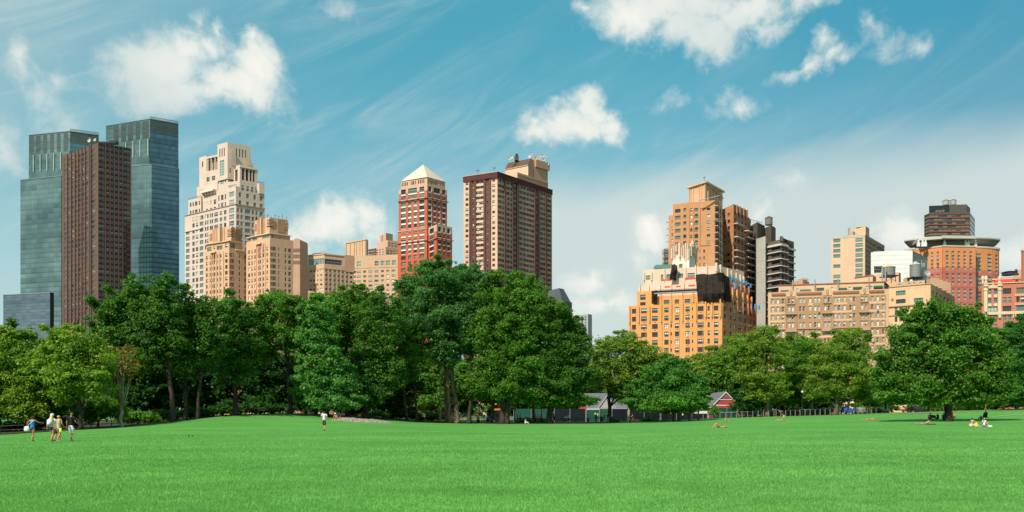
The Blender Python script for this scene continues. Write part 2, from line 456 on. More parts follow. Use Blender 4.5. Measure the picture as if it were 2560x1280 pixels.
def undergrowth():
    rng = np.random.default_rng(77); C = []; RC = []
    for px in np.arange(-250, 2750, 9.0):
        open_ = 1900 < px < 2330; Y = 190 + rng.uniform(-3, 3); x = wx(px, Y); h = rng.uniform(.5, 1.0) if open_ else rng.uniform(2.2, 5.0)
        for _ in range(1 if open_ else 6): C.append((x + rng.normal() * .6, Y + rng.normal(), gz(x, Y) + h * rng.uniform(.25, 1))); RC.append(rng.uniform(.5, .95))
    C = np.array(C); RC = np.array(RC); co = leaf_arrays(C, RC, np.maximum(10, (7 * RC ** 2 / .45 ** 2).astype(int)), .45, rng)
    o = bpy.data.objects.new('undergrowth', npmesh('undergrowth', co, np.arange(len(co)).reshape(-1, 4), [MATS['leaf_gloom']])); COL.objects.link(o); tag(o, 'dark undergrowth filling the back of the wood', 'undergrowth', kind='stuff')

def build_ground():
    xs = np.concatenate([-np.geomspace(6000, 160, 16), np.arange(-150, 151, 1.5), np.geomspace(160, 6000, 16)])
    ys = np.concatenate([[-3000, -1000, -300, -80, -20], np.arange(0, 60, 2.0), np.arange(60, 270, 1.25), np.geomspace(275, 8000, 14)])
    X, Y = np.meshgrid(xs, ys)
    Z = ground(X, Y)
    nx, ny = len(xs), len(ys)
    co = np.stack([X.ravel(), Y.ravel(), Z.ravel()], 1)
    i = np.arange(ny - 1)[:, None] * nx + np.arange(nx - 1)[None, :]
    q = np.stack([i, i + 1, i + nx + 1, i + nx], -1).reshape(-1, 4)
    me = npmesh('ground', co, q, [MATS['lawn_grass']], smooth=True)
    o = bpy.data.objects.new('ground', me); COL.objects.link(o)
    tag(o, 'wide green park lawn rising to a low knoll on one side', 'lawn', kind='structure')

def npmesh(name, co, q, mats, smooth=False, mi=None):
    me = bpy.data.meshes.new(name)
    k = q.shape[1]
    me.vertices.add(len(co)); me.vertices.foreach_set('co', co.astype(np.float32).ravel())
    me.loops.add(q.size); me.loops.foreach_set('vertex_index', q.astype(np.int32).ravel())
    me.polygons.add(len(q)); me.polygons.foreach_set('loop_start', np.arange(0, q.size, k, dtype=np.int32))
    me.polygons.foreach_set('loop_total', np.full(len(q), k, dtype=np.int32))
    for m in mats: me.materials.append(m)
    if mi is not None: me.polygons.foreach_set('material_index', mi.astype(np.int32))
    me.update(calc_edges=True)
    if smooth: me.polygons.foreach_set('use_smooth', np.ones(len(q), dtype=bool))
    return me

def build_blades():
    """grass tufts over the near lawn, thinning with distance"""
    rng = np.random.default_rng(5)
    N = 620000
    Y = 11.5 * (95 / 11.5) ** (rng.random(N) ** 1.6)
    X = (rng.random(N) * 2 - 1) * 0.67 * Y
    Z = ground(X, Y)
    sc = (0.6 + 0.06 * Y)
    h = (0.014 + 0.022 * rng.random(N)) * np.minimum(sc, 1.7) * np.clip((100 - Y) / 60, .25, 1)
    w = (0.003 + 0.003 * rng.random(N)) * sc
    a = rng.random(N) * 2 * np.pi
    lx = np.cos(a) * w; ly = np.sin(a) * w
    b = rng.random(N) * 2 * np.pi; k = h * (0.2 + 0.9 * rng.random(N))
    tx = np.cos(b) * k; ty = np.sin(b) * k
    p0 = np.stack([X - lx, Y - ly, Z - .005], 1); p1 = np.stack([X + lx, Y + ly, Z - .005], 1); p2 = np.stack([X + tx, Y + ty, Z + h], 1)
    co = np.stack([p0, p1, p2], 1).reshape(-1, 3)
    q = np.arange(3 * N).reshape(-1, 3)
    me = npmesh('grass', co, q, [MATS['blade']])
    o = bpy.data.objects.new('grass', me); COL.objects.link(o)
    tag(o, 'short mown grass blades on the near lawn', 'grass', kind='stuff')

def blademat():
    m = leafmat('blade', (0.135, 0.365, 0.078), (0.190, 0.450, 0.108), (0.250, 0.51, 0.145), trans=0.35, rough=0.6, fv=0.20)
blademat()

# ---------------------------------------------------------------- trees
leafmat('leaf_dark', (0.043, 0.136, 0.017), (0.074, 0.190, 0.027), (0.150, 0.285, 0.048))
leafmat('leaf_mid', (0.062, 0.176, 0.019), (0.106, 0.245, 0.030), (0.185, 0.330, 0.054))
leafmat('leaf_bright', (0.085, 0.235, 0.024), (0.125, 0.300, 0.034), (0.19, 0.37, 0.06))
leafmat('leaf_olive', (0.135, 0.260, 0.030), (0.195, 0.320, 0.040), (0.30, 0.36, 0.055))
leafmat('leaf_maple', (0.060, 0.200, 0.032), (0.110, 0.290, 0.060), (0.21, 0.400, 0.110))
leafmat('leaf_silver', (0.040, 0.145, 0.030), (0.082, 0.220, 0.060), (0.175, 0.320, 0.110))
leafmat('leaf_autumn', (0.14, 0.20, 0.028), (0.24, 0.18, 0.03), (0.46, 0.15, 0.02))
leafmat('leaf_gloom', (0.020, 0.082, 0.013), (0.034, 0.115, 0.020), (0.065, 0.160, 0.032))
leafmat('leaf_pine', (0.036, 0.155, 0.028), (0.060, 0.200, 0.038), (0.100, 0.260, 0.060))
leafmat('leaf_fern', (0.052, 0.185, 0.028), (0.092, 0.250, 0.040), (0.155, 0.330, 0.062))
barkmat('bark_dark', (0.030, 0.024, 0.018), (0.070, 0.055, 0.040))
barkmat('bark_brown', (0.10, 0.068, 0.042), (0.20, 0.14, 0.09))
barkmat('bark_pale', (0.20, 0.16, 0.11), (0.42, 0.36, 0.27), 1.6)

TREE_N = 0
def tint_blades():
    t = MATS['blade'].node_tree; b = NB(t); P = pos(b)
    n1 = b.noise(b.v('MULTIPLY', P, (0.45, 1.0, 1)), 0.13, 6, 0.66).outputs['Fac']; n2 = b.noise(P, .9, 4, .6).outputs['Fac']
    f = b.m('ADD', b.smooth(n1, .32, .68, .80, 1.12), b.smooth(n2, .3, .7, -.10, .10)); bs = [n for n in t.nodes if n.type == 'BSDF_PRINCIPLED'][0]; l = bs.inputs['Base Color'].links[0].from_socket
    c = b.mix(1.0, l, b.n('ShaderNodeCombineXYZ', {0: f, 1: f, 2: f}).outputs[0], 'MULTIPLY')
    dry = b.m('MULTIPLY', b.smooth(b.noise(P, 0.11, 6, 0.7).outputs['Fac'], 0.56, 0.70), b.smooth(n2, 0.4, 0.7)); c = b.mix(b.m('MULTIPLY', dry, .5), c, (0.33, 0.40, 0.12)); b.put(bs.inputs['Base Color'], c)
tint_blades()
def leaf_arrays(C, RC, n_per, leaf, rng, flat_=0.72, aspect=0.62):
    """many small leaf faces gathered in boughs; C centres, RC radii"""
    idx = np.repeat(np.arange(len(C)), n_per)
    N = len(idx)
    d = rng.normal(size=(N, 3)); d /= np.linalg.norm(d, axis=1)[:, None]
    d[:, 2] = np.where((d[:, 2] < -0.25) & (rng.random(N) < 0.6), -d[:, 2], d[:, 2])
    r = RC[idx] * rng.random(N) ** 0.38 * (1 + 0.28 * rng.normal(size=N) * (rng.random(N) < .35))
    # lobes: each bough is itself lumpy
    ph = rng.random((len(C), 3)) * 6.3
    lump = 1 + 0.22 * np.sin(d[:, 0] * 4.1 + ph[idx, 0]) * np.sin(d[:, 1] * 4.3 + ph[idx, 1]) + 0.16 * np.sin(d[:, 2] * 6 + ph[idx, 2])
    off = d * (r * lump)[:, None]; off[:, 2] *= flat_
    p = C[idx] + off
    n = d * 0.75 + rng.normal(size=(N, 3)) * 0.55 + np.array([0, 0, 0.35])
    n /= np.linalg.norm(n, axis=1)[:, None]
    t = np.cross(n, rng.normal(size=(N, 3))); t /= np.linalg.norm(t, axis=1)[:, None]
    bt = np.cross(n, t)
    L = leaf * (0.55 + 0.9 * rng.random(N)); W = L * aspect
    t *= (L / 2)[:, None]; bt *= (W / 2)[:, None]
    bend = n * (L * 0.14)[:, None]
    co = np.stack([p - t - bend, p + bt * 1.0, p + t - bend, p - bt], 1).reshape(-1, 3)
    return co

def tree(label, base, crown, leaf='leaf_dark', bark='bark_dark', name='tree', size=0.30, dens=9.5, trunks=None, tr=0.38, rc=None,
         seed=None, limbs=9, group=None, rcf=1.0, flat_=0.72, fill=0.6, cat='tree', twig=False, depth=0.95, split=None):
    """base=(px, Y); crown = ellipses (px,py,rx,ry[,dy]) in photo pixels read at that distance"""
    global TREE_N
    TREE_N += 1
    rng = np.random.default_rng(seed if seed is not None else 100 + TREE_N)
    bpx, Y = base
    bx = wx(bpx, Y); bz = gz(bx, Y)
    root = empty(name, (bx, Y, bz))
    tag(root, label, cat, group)
    k = Y / F; seedph = rng.random() * 6
    C = []; RC = []
    lobes = []
    if cat == 'tree':                      # ragged outline: small satellite boughs around the larger masses
        for e in crown:
            for _ in range(int(3 + e[2] / 14)):
                a_ = rng.uniform(-.5, math.pi + .5); s_ = rng.uniform(.16, .34)
                lobes.append((e[0] + math.cos(a_) * e[2] * rng.uniform(.82, 1.10), e[1] - math.sin(a_) * e[3] * rng.uniform(.82, 1.12), e[2] * s_, e[3] * s_ * .8, (e[4] if len(e) > 4 else 0) + rng.uniform(-2, 1)))
    for e in list(crown) + lobes:
        px, py, rx, ry = e[:4]; dy = e[4] if len(e) > 4 else 0.0
        c = np.array([wx(px, Y), Y + dy, wz(py, Y)]); a = rx * k; cz = ry * k; bb = min(a * depth, 9.0)
        r0 = rc or float(np.clip(0.11 * (a + cz) + 0.32, 0.45, 1.15)) * rcf
        area = 4 * math.pi * ((a * bb) ** 1.6 / 3 + (a * cz) ** 1.6 / 3 + (bb * cz) ** 1.6 / 3) ** (1 / 1.6)
        n = max(3, int(area / (r0 * r0 * 2.9) * (1 + fill)))
        d = rng.normal(size=(n, 3)); d /= np.linalg.norm(d, axis=1)[:, None]
        # keep more boughs on the faces that can be seen (front, top, sides)
        f = np.where(rng.random(n) < 0.70, rng.uniform(0.74, 1.05, n), rng.uniform(0.2, 0.8, n)); stray = rng.random(n) < .13; f = np.where(stray, rng.uniform(1.02, 1.26, n), f)
        f = f * (1 + .13 * np.sin(d[:, 0] * 5 + seedph) * np.cos(d[:, 2] * 6 + seedph * 2))
        R0 = r0 * rng.uniform(0.55, 1.45, n) * np.where(stray, .6, 1)
        ax = np.maximum(np.stack([a - R0 * .8, bb - R0 * .8, cz - R0 * .6], 1), 0.15)
        C.append(c + d * f[:, None] * ax); RC.append(R0)
    C = np.concatenate(C); RC = np.concatenate(RC)
    keep = C[:, 2] > bz + (0.5 if cat == 'tree' else -1)
    C, RC = C[keep], RC[keep]
    n_per = np.maximum(12, (dens * RC ** 2 / size ** 2).astype(int))
    co = leaf_arrays(C, RC, n_per, size, rng, flat_)
    co -= np.array([bx, Y, bz])
    q = np.arange(len(co)).reshape(-1, 4)
    me = npmesh('crown', co, q, [MATS[leaf]])
    o = bpy.data.objects.new('crown', me); COL.objects.link(o); o.parent = root
    # trunk(s) with limbs reaching into the boughs
    mb = MB()
    zc = float(np.percentile(C[:, 2], 30)); ztop = float(np.percentile(C[:, 2], 80))
    tlist = trunks or [(bpx, None, tr)]
    for ti, (tp, topx, trr) in enumerate(tlist):
        x0 = wx(tp, Y); cx = float(np.mean(C[:, 0])) if topx is None else wx(topx, Y)
        y0 = Y + (rng.uniform(-.6, .6) if ti else 0); g0 = gz(x0, y0)
        if topx is None: cx = x0 * .55 + cx * .45
        H = ztop - g0
        pts = []; rad = []
        ns = 9
        for i in range(ns + 1):
            t = i / ns
            pts.append((x0 + (cx - x0) * t ** 1.2 + rng.normal() * 0.10 * (0 < i), y0 + rng.normal() * .1 * (0 < i), g0 - 0.15 + (H + .15) * t))
            rad.append(trr * (1.45 if i == 0 else 1.0) * (1 - 0.82 * t) + 0.02)
        pts.insert(1, (x0, y0, g0 + 0.5)); rad.insert(1, trr * 1.08)
        mb.tube(pts, rad, bark, 8)
        m = max(1, limbs // len(tlist))
        for j in range(m):
            tgt = C[rng.integers(len(C))]
            t0 = rng.uniform(0.25, 0.75)
            s = Vector(pts[0]).lerp(Vector(pts[-1]), t0)
            i0 = 1 + int(t0 * ns); s = Vector(pts[min(i0, ns)])
            e = Vector(tgt)
            if e.z < s.z - 1: e.z = s.z + 0.5
            mid = s.lerp(e, 0.5) + Vector((rng.normal() * .4, rng.normal() * .4, 0.5 + rng.random() * .6))
            r1 = trr * (1 - 0.82 * t0) * 0.6
            mb.tube([s, s.lerp(mid, .5) + Vector((0, 0, .15)), mid, mid.lerp(e, .6) + Vector((0, 0, .2)), e], [r1, r1 * .8, r1 * .6, r1 * .35, 0.02], bark, 6)
            if twig:
                for _ in range(3):
                    e2 = mid.lerp(e, rng.random()) ; e3 = e2 + Vector((rng.normal() * 1.3, rng.normal() * 1.0, abs(rng.normal()) * 1.2))
                    mb.tube([e2, e2.lerp(e3, .5) + Vector((0, 0, .15)), e3], [r1 * .3, r1 * .2, .01], bark, 5)
    mb.build('trunk', root, (bx, Y, bz), smooth=True)
    return root
build_ground(); build_blades(); street(); undergrowth()
# ---------------------------------------------------------------- buildings
glass('glass_dark', (0.030, 0.038, 0.042))
glass('glass_green', (0.10, 0.20, 0.17), 0.12, 0.9)
glass('glass_pale', (0.30, 0.40, 0.37), 0.2, 0.8)
glass('glass_olive', (0.14, 0.18, 0.11), 0.15, 0.8)
glass('glass_amber', (0.20, 0.17, 0.085), 0.15, 0.8)
flat('blind', (0.62, 0.66, 0.60), 0.5)
flat('curtain_tan', (0.34, 0.27, 0.20), 0.7)
flat('curtain_grey', (0.20, 0.21, 0.20), 0.6)
flat('frame_white', (0.62, 0.62, 0.58), 0.5)
flat('frame_dark', (0.035, 0.035, 0.038), 0.5)
flat('frame_grey', (0.22, 0.24, 0.24), 0.5)
flat('frame_brown', (0.10, 0.055, 0.035), 0.5)
flat('roof_gravel', (0.24, 0.23, 0.21), 0.95, vs=.6)
flat('metal_dark', (0.03, 0.032, 0.035), 0.5, 0.4)
flat('metal_grey', (0.34, 0.35, 0.35), 0.45, 0.5)
flat('white_paint', (0.72, 0.72, 0.70), 0.5)
flat('ac_unit', (0.28, 0.27, 0.25), 0.6)

PAL = {   # (weight, upper pane, lower pane)
    'std': [(4, 'glass_dark', 'glass_dark'), (2, 'blind', 'glass_dark'), (1, 'blind', 'blind'), (1.4, 'glass_pale', 'glass_dark'), (1, 'curtain_grey', 'curtain_grey')],
    'green': [(3, 'glass_green', 'glass_green'), (2, 'glass_dark', 'glass_dark'), (1, 'glass_pale', 'glass_green'), (1, 'glass_olive', 'glass_olive')],
    'white': [(3, 'glass_pale', 'glass_pale'), (3, 'blind', 'glass_pale'), (2, 'blind', 'glass_dark'), (2, 'glass_dark', 'glass_dark'), (1, 'blind', 'blind')],
    'dark': [(5, 'glass_dark', 'glass_dark'), (1, 'curtain_grey', 'glass_dark'), (1, 'glass_green', 'glass_dark')],
    'olive': [(4, 'glass_olive', 'glass_olive'), (2, 'glass_dark', 'glass_dark'), (2, 'glass_pale', 'glass_olive'), (1, 'glass_green', 'glass_green')],
    'amber': [(5, 'glass_amber', 'glass_amber'), (2, 'glass_dark', 'glass_dark'), (1, 'glass_olive', 'glass_amber')],
    'teal': [(1, 'glass_green', 'glass_green'), (1, 'glass_pale', 'glass_green')],
}
def treeline(px):
    xs = [0, 100, 230, 300, 380, 640, 700, 760, 860, 1000, 1080, 1200, 1300, 1400, 1480, 1500, 1650, 1800, 1900, 2020, 2120, 2200, 2240, 2300, 2400, 2480, 2560]
    ys = [850, 830, 800, 720, 700, 770, 740, 760, 730, 700, 660, 680, 700, 760, 850, 860, 870, 900, 860, 840, 840, 890, 800, 770, 770, 820, 800]
    return float(np.interp(px, xs, ys))

def window_mb(w, h, up, lo, frame, nx, nz, d=0.10, fw=None):
    mb = MB(); fw = fw or max(0.09, 0.055 * min(w, h)); 
    if up == lo: mb.quad((0, 0, 0), (w, 0, 0), (w, 0, h), (0, 0, h), up)
    else:
        mb.quad((0, 0, 0), (w, 0, 0), (w, 0, h * .5), (0, 0, h * .5), lo); mb.quad((0, 0, h * .5), (w, 0, h * .5), (w, 0, h), (0, 0, h), up)
    bars = [(0, 0, fw, h), (w - fw, 0, fw, h), (fw, 0, w - 2 * fw, fw), (fw, h - fw, w - 2 * fw, fw)]
    for i in range(1, nx): bars.append((w * i / nx - fw / 2, fw, fw, h - 2 * fw))
    for j in range(1, nz): bars.append((fw, h * j / nz - fw / 2, w - 2 * fw, fw))
    for (x, z, bw, bh) in bars:
        if bw > 0 and bh > 0: mb.box((x, -d * (1.0 if bw < bh else .8), z), (bw, 0, 0), (0, d, 0), (0, 0, bh), frame)
    return mb

PATTERN = {'stripe', 'joint', 'panel_joint', 'corbel', 'railing', 'course', 'carving', 'rib', 'brick_frame', 'panel', 'emblem', 'vent', 'slot'}
class Fc:
    """one wall plane from a to b (seen left to right), with window openings cut as real recesses"""
    def __init__(s, bld, a, b, z0, z1, mat, Yr, part, rec=0.35):
        s.bld = bld; s.a = Vector(a); s.b = Vector(b); s.L = (s.b - s.a).length
        s.d = (s.b - s.a) / s.L; s.n = Vector((s.d.y, -s.d.x)); s.z0 = z0; s.z1 = z1
        s.mat = mat; s.Yr = Yr; s.part = part; s.rects = []; s.over = []; s.rec = rec
    def u(s, px):
        t = (px - 1280) / F
        return (t * s.a.y - s.a.x) / (s.d.x - t * s.d.y)
    def z(s, py, Yr=None): return wz(py, Yr or s.Yr)
    def pt(s, u, z, out=0.0):
        q = s.a + s.d * u + s.n * out
        return Vector((q.x, q.y, z))
    def win(s, cols, rows, kind='std', frame='frame_grey', nx=1, nz=1, Yr=None, jit=0, miss=0.0, part='window', mir=None):
        """cols: [(px0,px1)..]; rows: [(py_top,py_bot)..]"""
        for c in cols:
            u0, u1 = sorted((s.u(c[0]), s.u(c[1])))
            u0 = max(u0, 0.12); u1 = min(u1, s.L - 0.12)
            if u1 - u0 < 0.15: continue
            for r in rows:
                z1, z0 = s.z(r[0], Yr), s.z(r[1], Yr)
                if z1 > s.z1 - 0.1 or z0 < s.z0 + .1: continue
                s.rects.append((u0, u1, z0, z1, kind, frame, nx, nz, part))
    def paint(s, c0, c1, r0, r1, mat, Yr=None):
        u0, u1 = sorted((s.u(c0), s.u(c1)))
        s.over.append((max(u0, 0), min(u1, s.L), s.z(r1, Yr), s.z(r0, Yr), mat))
    def ledge(s, c0, c1, py0, py1, out, mat, part='cornice', Yr=None, inn=0.0, ends=0.0):
        u0 = 0.0 if c0 is None else s.u(c0); u1 = s.L if c1 is None else s.u(c1)
        u0 -= ends; u1 += ends
        z1, z0 = s.z(py0, Yr), s.z(py1, Yr)
        p = s.pt(u0, z0, out)
        s.bld.piece(part).box(p, s.pt(u1, z0, out) - p, s.pt(u0, z0, -inn) - p, (0, 0, z1 - z0), mat)
    def build(s):
        mb = s.bld.mb(s.part)
        us = {0.0, s.L}; zs = {s.z0, s.z1}
        for r in s.rects + s.over:
            for q in r[:2]:
                if 0 < q < s.L: us.add(round(q, 4))
            for q in r[2:4]:
                if s.z0 < q < s.z1: zs.add(round(q, 4))
        us = np.array(sorted(us)); zs = np.array(sorted(zs))
        uc = (us[:-1] + us[1:]) / 2; zc = (zs[:-1] + zs[1:]) / 2
        hole = np.zeros((len(uc), len(zc)), bool)
        mi = np.full((len(uc), len(zc)), mb.mi(s.mat))
        for (u0, u1, z0, z1, mat) in s.over:
            mi[np.ix_((uc > u0) & (uc < u1), (zc > z0) & (zc < z1))] = mb.mi(mat)
        for r in s.rects:
            hole[np.ix_((uc > r[0]) & (uc < r[1]), (zc > r[2]) & (zc < r[3]))] = True
        names = mb.mats
        for i in range(len(uc)):
            j = 0
            while j < len(zc):
                if hole[i, j]: j += 1; continue
                k = j
                while k + 1 < len(zc) and not hole[i, k + 1] and mi[i, k + 1] == mi[i, j]: k += 1
                mb.quad(s.pt(us[i], zs[j]), s.pt(us[i + 1], zs[j]), s.pt(us[i + 1], zs[k + 1]), s.pt(us[i], zs[k + 1]), names[mi[i, j]])
                j = k + 1
        rc = s.rec
        for (u0, u1, z0, z1, kind, frame, nx, nz, part) in s.rects:
            A, B_, C_, D_ = s.pt(u0, z0), s.pt(u1, z0), s.pt(u1, z1), s.pt(u0, z1)
            a, b, c, d = s.pt(u0, z0, -rc), s.pt(u1, z0, -rc), s.pt(u1, z1, -rc), s.pt(u0, z1, -rc)
            ii = min(np.searchsorted(us, u0) - 1, len(uc) - 1); jj = int(np.clip(np.searchsorted(zs, (z0 + z1) / 2) - 1, 0, len(zc) - 1))
            m = names[mi[max(ii, 0), jj]]
            mb.quad(A, B_, b, a, m); mb.quad(B_, C_, c, b, m); mb.quad(C_, D_, d, c, m); mb.quad(D_, A, a, d, m)
            s.bld.wins.append((s, u0, z0, u1 - u0, z1 - z0, kind, frame, nx, nz, part))

class Bld:
    def __init__(s, name, label, cat='building', group=None, seed=1):
        s.name = name; s.label = label; s.cat = cat; s.group = group
        s.parts = {}; s.fcs = []; s.wins = []; s.org = None; s.extra = []; s.rng = random.Random(seed * 7 + len(label))
        s.root = None
    def mb(s, part):
        if part not in s.parts: s.parts[part] = MB()
        return s.parts[part]
    def piece(s, part):
        """every countable trim piece is a mesh of its own; tiny repeated pattern stays together"""
        if part in PATTERN: return s.mb(part)
        k = (part, len(s.parts)); s.parts[k] = MB(); return s.parts[k]
    def face(s, A, B, zt, zb=0.0, mat=None, Yr=None, part='wall', rec=0.35):
        a = (wx(*A), A[1]); b = (wx(*B), B[1])
        if s.org is None: s.org = (a[0], a[1], 0.0)
        f = Fc(s, a, b, zb, zt, mat, Yr or A[1], part, rec); s.fcs.append(f); return f
    def prism(s, L, C, Rr, zt, zb=0.0, mat=None, mat2=None, roof='roof_gravel', part='wall', parapet=0.9, rec=0.35, Yr=None, ext=4.0):
        """box seen at its near corner C: left wall L-C, right wall C-R, the two far walls and the roof"""
        if zb > 5: zb -= ext
        l, c, r = [Vector((wx(*q), q[1])) for q in (L, C, Rr)]
        k = l + r - c
        f1 = s.face(L, C, zt, zb, mat, Yr or C[1], part, rec); f2 = s.face(C, Rr, zt, zb, mat2 or mat, Yr or C[1], part, rec)
        mb = s.mb(part)
        m3 = mat2 or mat
        V = lambda q, z: Vector((q.x, q.y, z))
        mb.quad(V(r, zb), V(k, zb), V(k, zt), V(r, zt), m3); mb.quad(V(k, zb), V(l, zb), V(l, zt), V(k, zt), m3)
        mid = (l + r) / 2
        s.piece('roof').poly([V(mid + (q - mid) * .9985, zt - parapet) for q in (l, c, r, k)], roof)
        if parapet > 0:      # inner side and coping of the parapet
            w = 0.35
            ins = [mid + (q - mid) * (1 - w / max(1.0, (q - mid).length) * 1.4) for q in (l, c, r, k)]
            q4 = [l, c, r, k]
            for i in range(4):
                j = (i + 1) % 4
                mb.quad(V(q4[i], zt), V(q4[j], zt), V(ins[j], zt), V(ins[i], zt), m3)
                mb.quad(V(ins[i], zt), V(ins[j], zt), V(ins[j], zt - parapet), V(ins[i], zt - parapet), m3)
        return f1, f2
    def box(s, px, Y, py_top, py_bot, w, d, mat, part='wall', rot=0.0, h=None, z=None):
        z0 = wz(py_bot, Y) if z is None else z
        z1 = wz(py_top, Y) if h is None else z0 + h
        s.piece(part).cbox(wx(px, Y), Y, z0, w, d, z1 - z0, mat, rot)
    def done(s, maxwin=100):
        for f in s.fcs: f.build()
        root = empty(s.name, s.org); tag(root, s.label, s.cat, s.group); s.root = root
        count = {}
        for k, mb in s.parts.items():
            if isinstance(k, tuple): count.setdefault(k[0], []).append(mb)
            else: mb.build(k, root, s.org)
        for k, lst in count.items():
            for mb in lst[:99]: mb.build(k, root, s.org)
            if len(lst) > 99:
                rest = MB()
                for mb in lst[99:]:
                    base = len(rest.v); rest.v += mb.v; mp = [rest.mi(m) for m in mb.mats]
                    rest.f += [tuple(base + j for j in q) for q in mb.f]; rest.m += [mp[j] for j in mb.m]
                rest.build(k, root, s.org)['kind'] = 'stuff'
        # windows: those that show largest are parts of their own
        def key(w):
            f, u0, z0, ww, hh = w[:5]
            c = f.pt(u0 + ww / 2, z0 + hh)
            px = 1280 + c.x / c.y * F; py = HZ - (c.z - EYE) / c.y * F
            vis = py < treeline(px) and -20 < px < 2580
            side = abs(f.n.dot(Vector((c.x, c.y)).normalized()))
            return (-1 if vis else 0, -ww * hh * side / c.y ** 2)
        ws = sorted(s.wins, key=key)
        bypart = {}
        for w in ws: bypart.setdefault(w[9], []).append(w)
        for part, lst in bypart.items():
            rest = MB()
            for i, (f, u0, z0, ww, hh, kind, frame, nx, nz, part) in enumerate(lst):
                pal = PAL[kind]; t = s.rng.random() * sum(p[0] for p in pal)
                for wgt, up, lo in pal:
                    t -= wgt
                    if t <= 0: break
                p = f.pt(u0, z0, -f.rec); ang = math.atan2(f.d.y, f.d.x)
                mb = window_mb(ww, hh, up, lo, frame, nx, nz)
                if i < maxwin:
                    o = mb.build(part, root, (0, 0, 0))
                    o.location = p - Vector(s.org); o.rotation_euler = (0, 0, ang)
                else:
                    cs, sn = math.cos(ang), math.sin(ang)
                    base = len(rest.v)
                    rest.v += [Vector((p.x + v[0] * cs - v[1] * sn, p.y + v[0] * sn + v[1] * cs, p.z + v[2])) for v in map(Vector, mb.v)]
                    mp = [rest.mi(m) for m in mb.mats]
                    rest.f += [tuple(base + j for j in q) for q in mb.f]; rest.m += [mp[j] for j in mb.m]
            o = rest.build(part, root, s.org)
            if o: o['kind'] = 'stuff'
        return root

def rows(top, pitch, h, n): return [(top + pitch * i, top + pitch * i + h) for i in range(n)]
def cols(cs, w): return [(c - w / 2, c + w / 2) for c in cs]

def fluted(bld, f, px_list, py0, py1, out, w, mat, part='pier', Yr=None):
    for p in px_list:
        f.ledge(p - w / 2, p + w / 2, py0, py1, out, mat, part, Yr)

def tank(px, Y, py_top, py_bot, label, legs_to=None, mat='tank_wood', cone='tank_cone', group='rooftop water tanks', w=None, wpx=15):
    """wooden rooftop water tank: staves with hoops, conical lid, steel legs"""
    x = wx(px, Y); z1 = wz(py_top, Y); z0 = wz(py_bot, Y); r = wpx / 2 * Y / F
    h = z1 - z0; org = (x, Y, wz(legs_to, Y) if legs_to else z0)
    root = empty('water_tank', org); tag(root, label, 'water tank', group)
    t = MB(); t.lathe(x, Y, [(r, z0), (r * 1.0, z0 + h * .74)], mat, 24)
    t.build('barrel', root, org)
    hp = MB()
    for i in range(6):
        zz = z0 + h * .72 * (i + .3) / 6
        hp.lathe(x, Y, [(r * 1.0, zz), (r * 1.015, zz), (r * 1.015, zz + .07), (r * 1.0, zz + .07)], 'metal_dark', 24, caps=False)
    hp.build('hoop', root, org)
    c = MB(); c.lathe(x, Y, [(r * 1.08, z0 + h * .74), (r * 1.08, z0 + h * .76), (r * .1, z0 + h * .98), (r * .07, z1)], cone, 24); c.build('lid', root, org)
    if legs_to:
        zl = wz(legs_to, Y); m = MB()
        for sx in (-1, 1):
            for sy in (-1, 1): m.tube([(x + sx * r * .8, Y + sy * r * .8, zl), (x + sx * r * .7, Y + sy * r * .7, z0)], [.14, .14], 'metal_dark', 5)
        m.tube([(x - r * .8, Y - r * .8, zl), (x + r * .7, Y - r * .7, z0)], [.08, .08], 'metal_dark', 4)
        m.tube([(x + r * .8, Y - r * .8, zl), (x - r * .7, Y - r * .7, z0)], [.08, .08], 'metal_dark', 4)
        m.cbox(x, Y, z0 - .35, r * 2.3, r * 2.3, .33, 'metal_dark'); m.build('stand', root, org)
    return root
# wall materials (sun-lit look worked back to surface colour, shade kept in side copies)
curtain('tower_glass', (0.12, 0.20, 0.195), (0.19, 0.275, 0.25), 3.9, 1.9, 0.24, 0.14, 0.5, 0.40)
curtain('tower_glass_shaded', (0.045, 0.13, 0.17), (0.07, 0.16, 0.19), 3.9, 1.9, 0.24, 0.12, 0.5, 0.45)  # darker copy for the right faces, their shade put into the glass colour
curtain('crown_louvre', (0.05, 0.075, 0.07), (0.06, 0.09, 0.08), 1.3, 2.0, 0.35, 0.35, 0.3, 0.6)
curtain('low_glass', (0.13, 0.18, 0.215), (0.15, 0.20, 0.235), 2.2, 1.5, 0.25, 0.2, 0.4, 0.35, 0.1)
curtain('bronze_glass', (0.055, 0.035, 0.025), (0.09, 0.05, 0.03), 3.6, 1.6, 0.2, 0.10, 0.4, 0.3)
wallmat('bronze_wall', (0.130, 0.078, 0.058), 0.08)
glass('glass_bronze', (0.10, 0.065, 0.05), 0.12, 0.6)
PAL['bronze'] = [(3, 'glass_bronze', 'glass_bronze'), (1, 'glass_dark', 'glass_dark'), (.25, 'curtain_grey', 'glass_bronze')]
wallmat('bronze_spandrel', (0.10, 0.040, 0.022), 0.25)  # orange reflected in the glass spandrels, dimmed, put into this colour
flat('bronze_dark', (0.035, 0.026, 0.024), 0.5)
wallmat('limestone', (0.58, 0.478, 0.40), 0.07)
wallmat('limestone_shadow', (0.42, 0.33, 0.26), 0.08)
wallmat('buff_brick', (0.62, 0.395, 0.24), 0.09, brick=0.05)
wallmat('buff_side', (0.50, 0.33, 0.215), 0.09, brick=0.05)  # darker buff, shade of the right faces put into the colour
wallmat('brown_band', (0.22, 0.135, 0.10), 0.10)
wallmat('rust_panel', (0.48, 0.13, 0.06), 0.1)
wallmat('sand_brick', (0.58, 0.42, 0.26), 0.07, brick=0.04)
wallmat('red_brick_tower', (0.50, 0.108, 0.050), 0.08, brick=0.05)
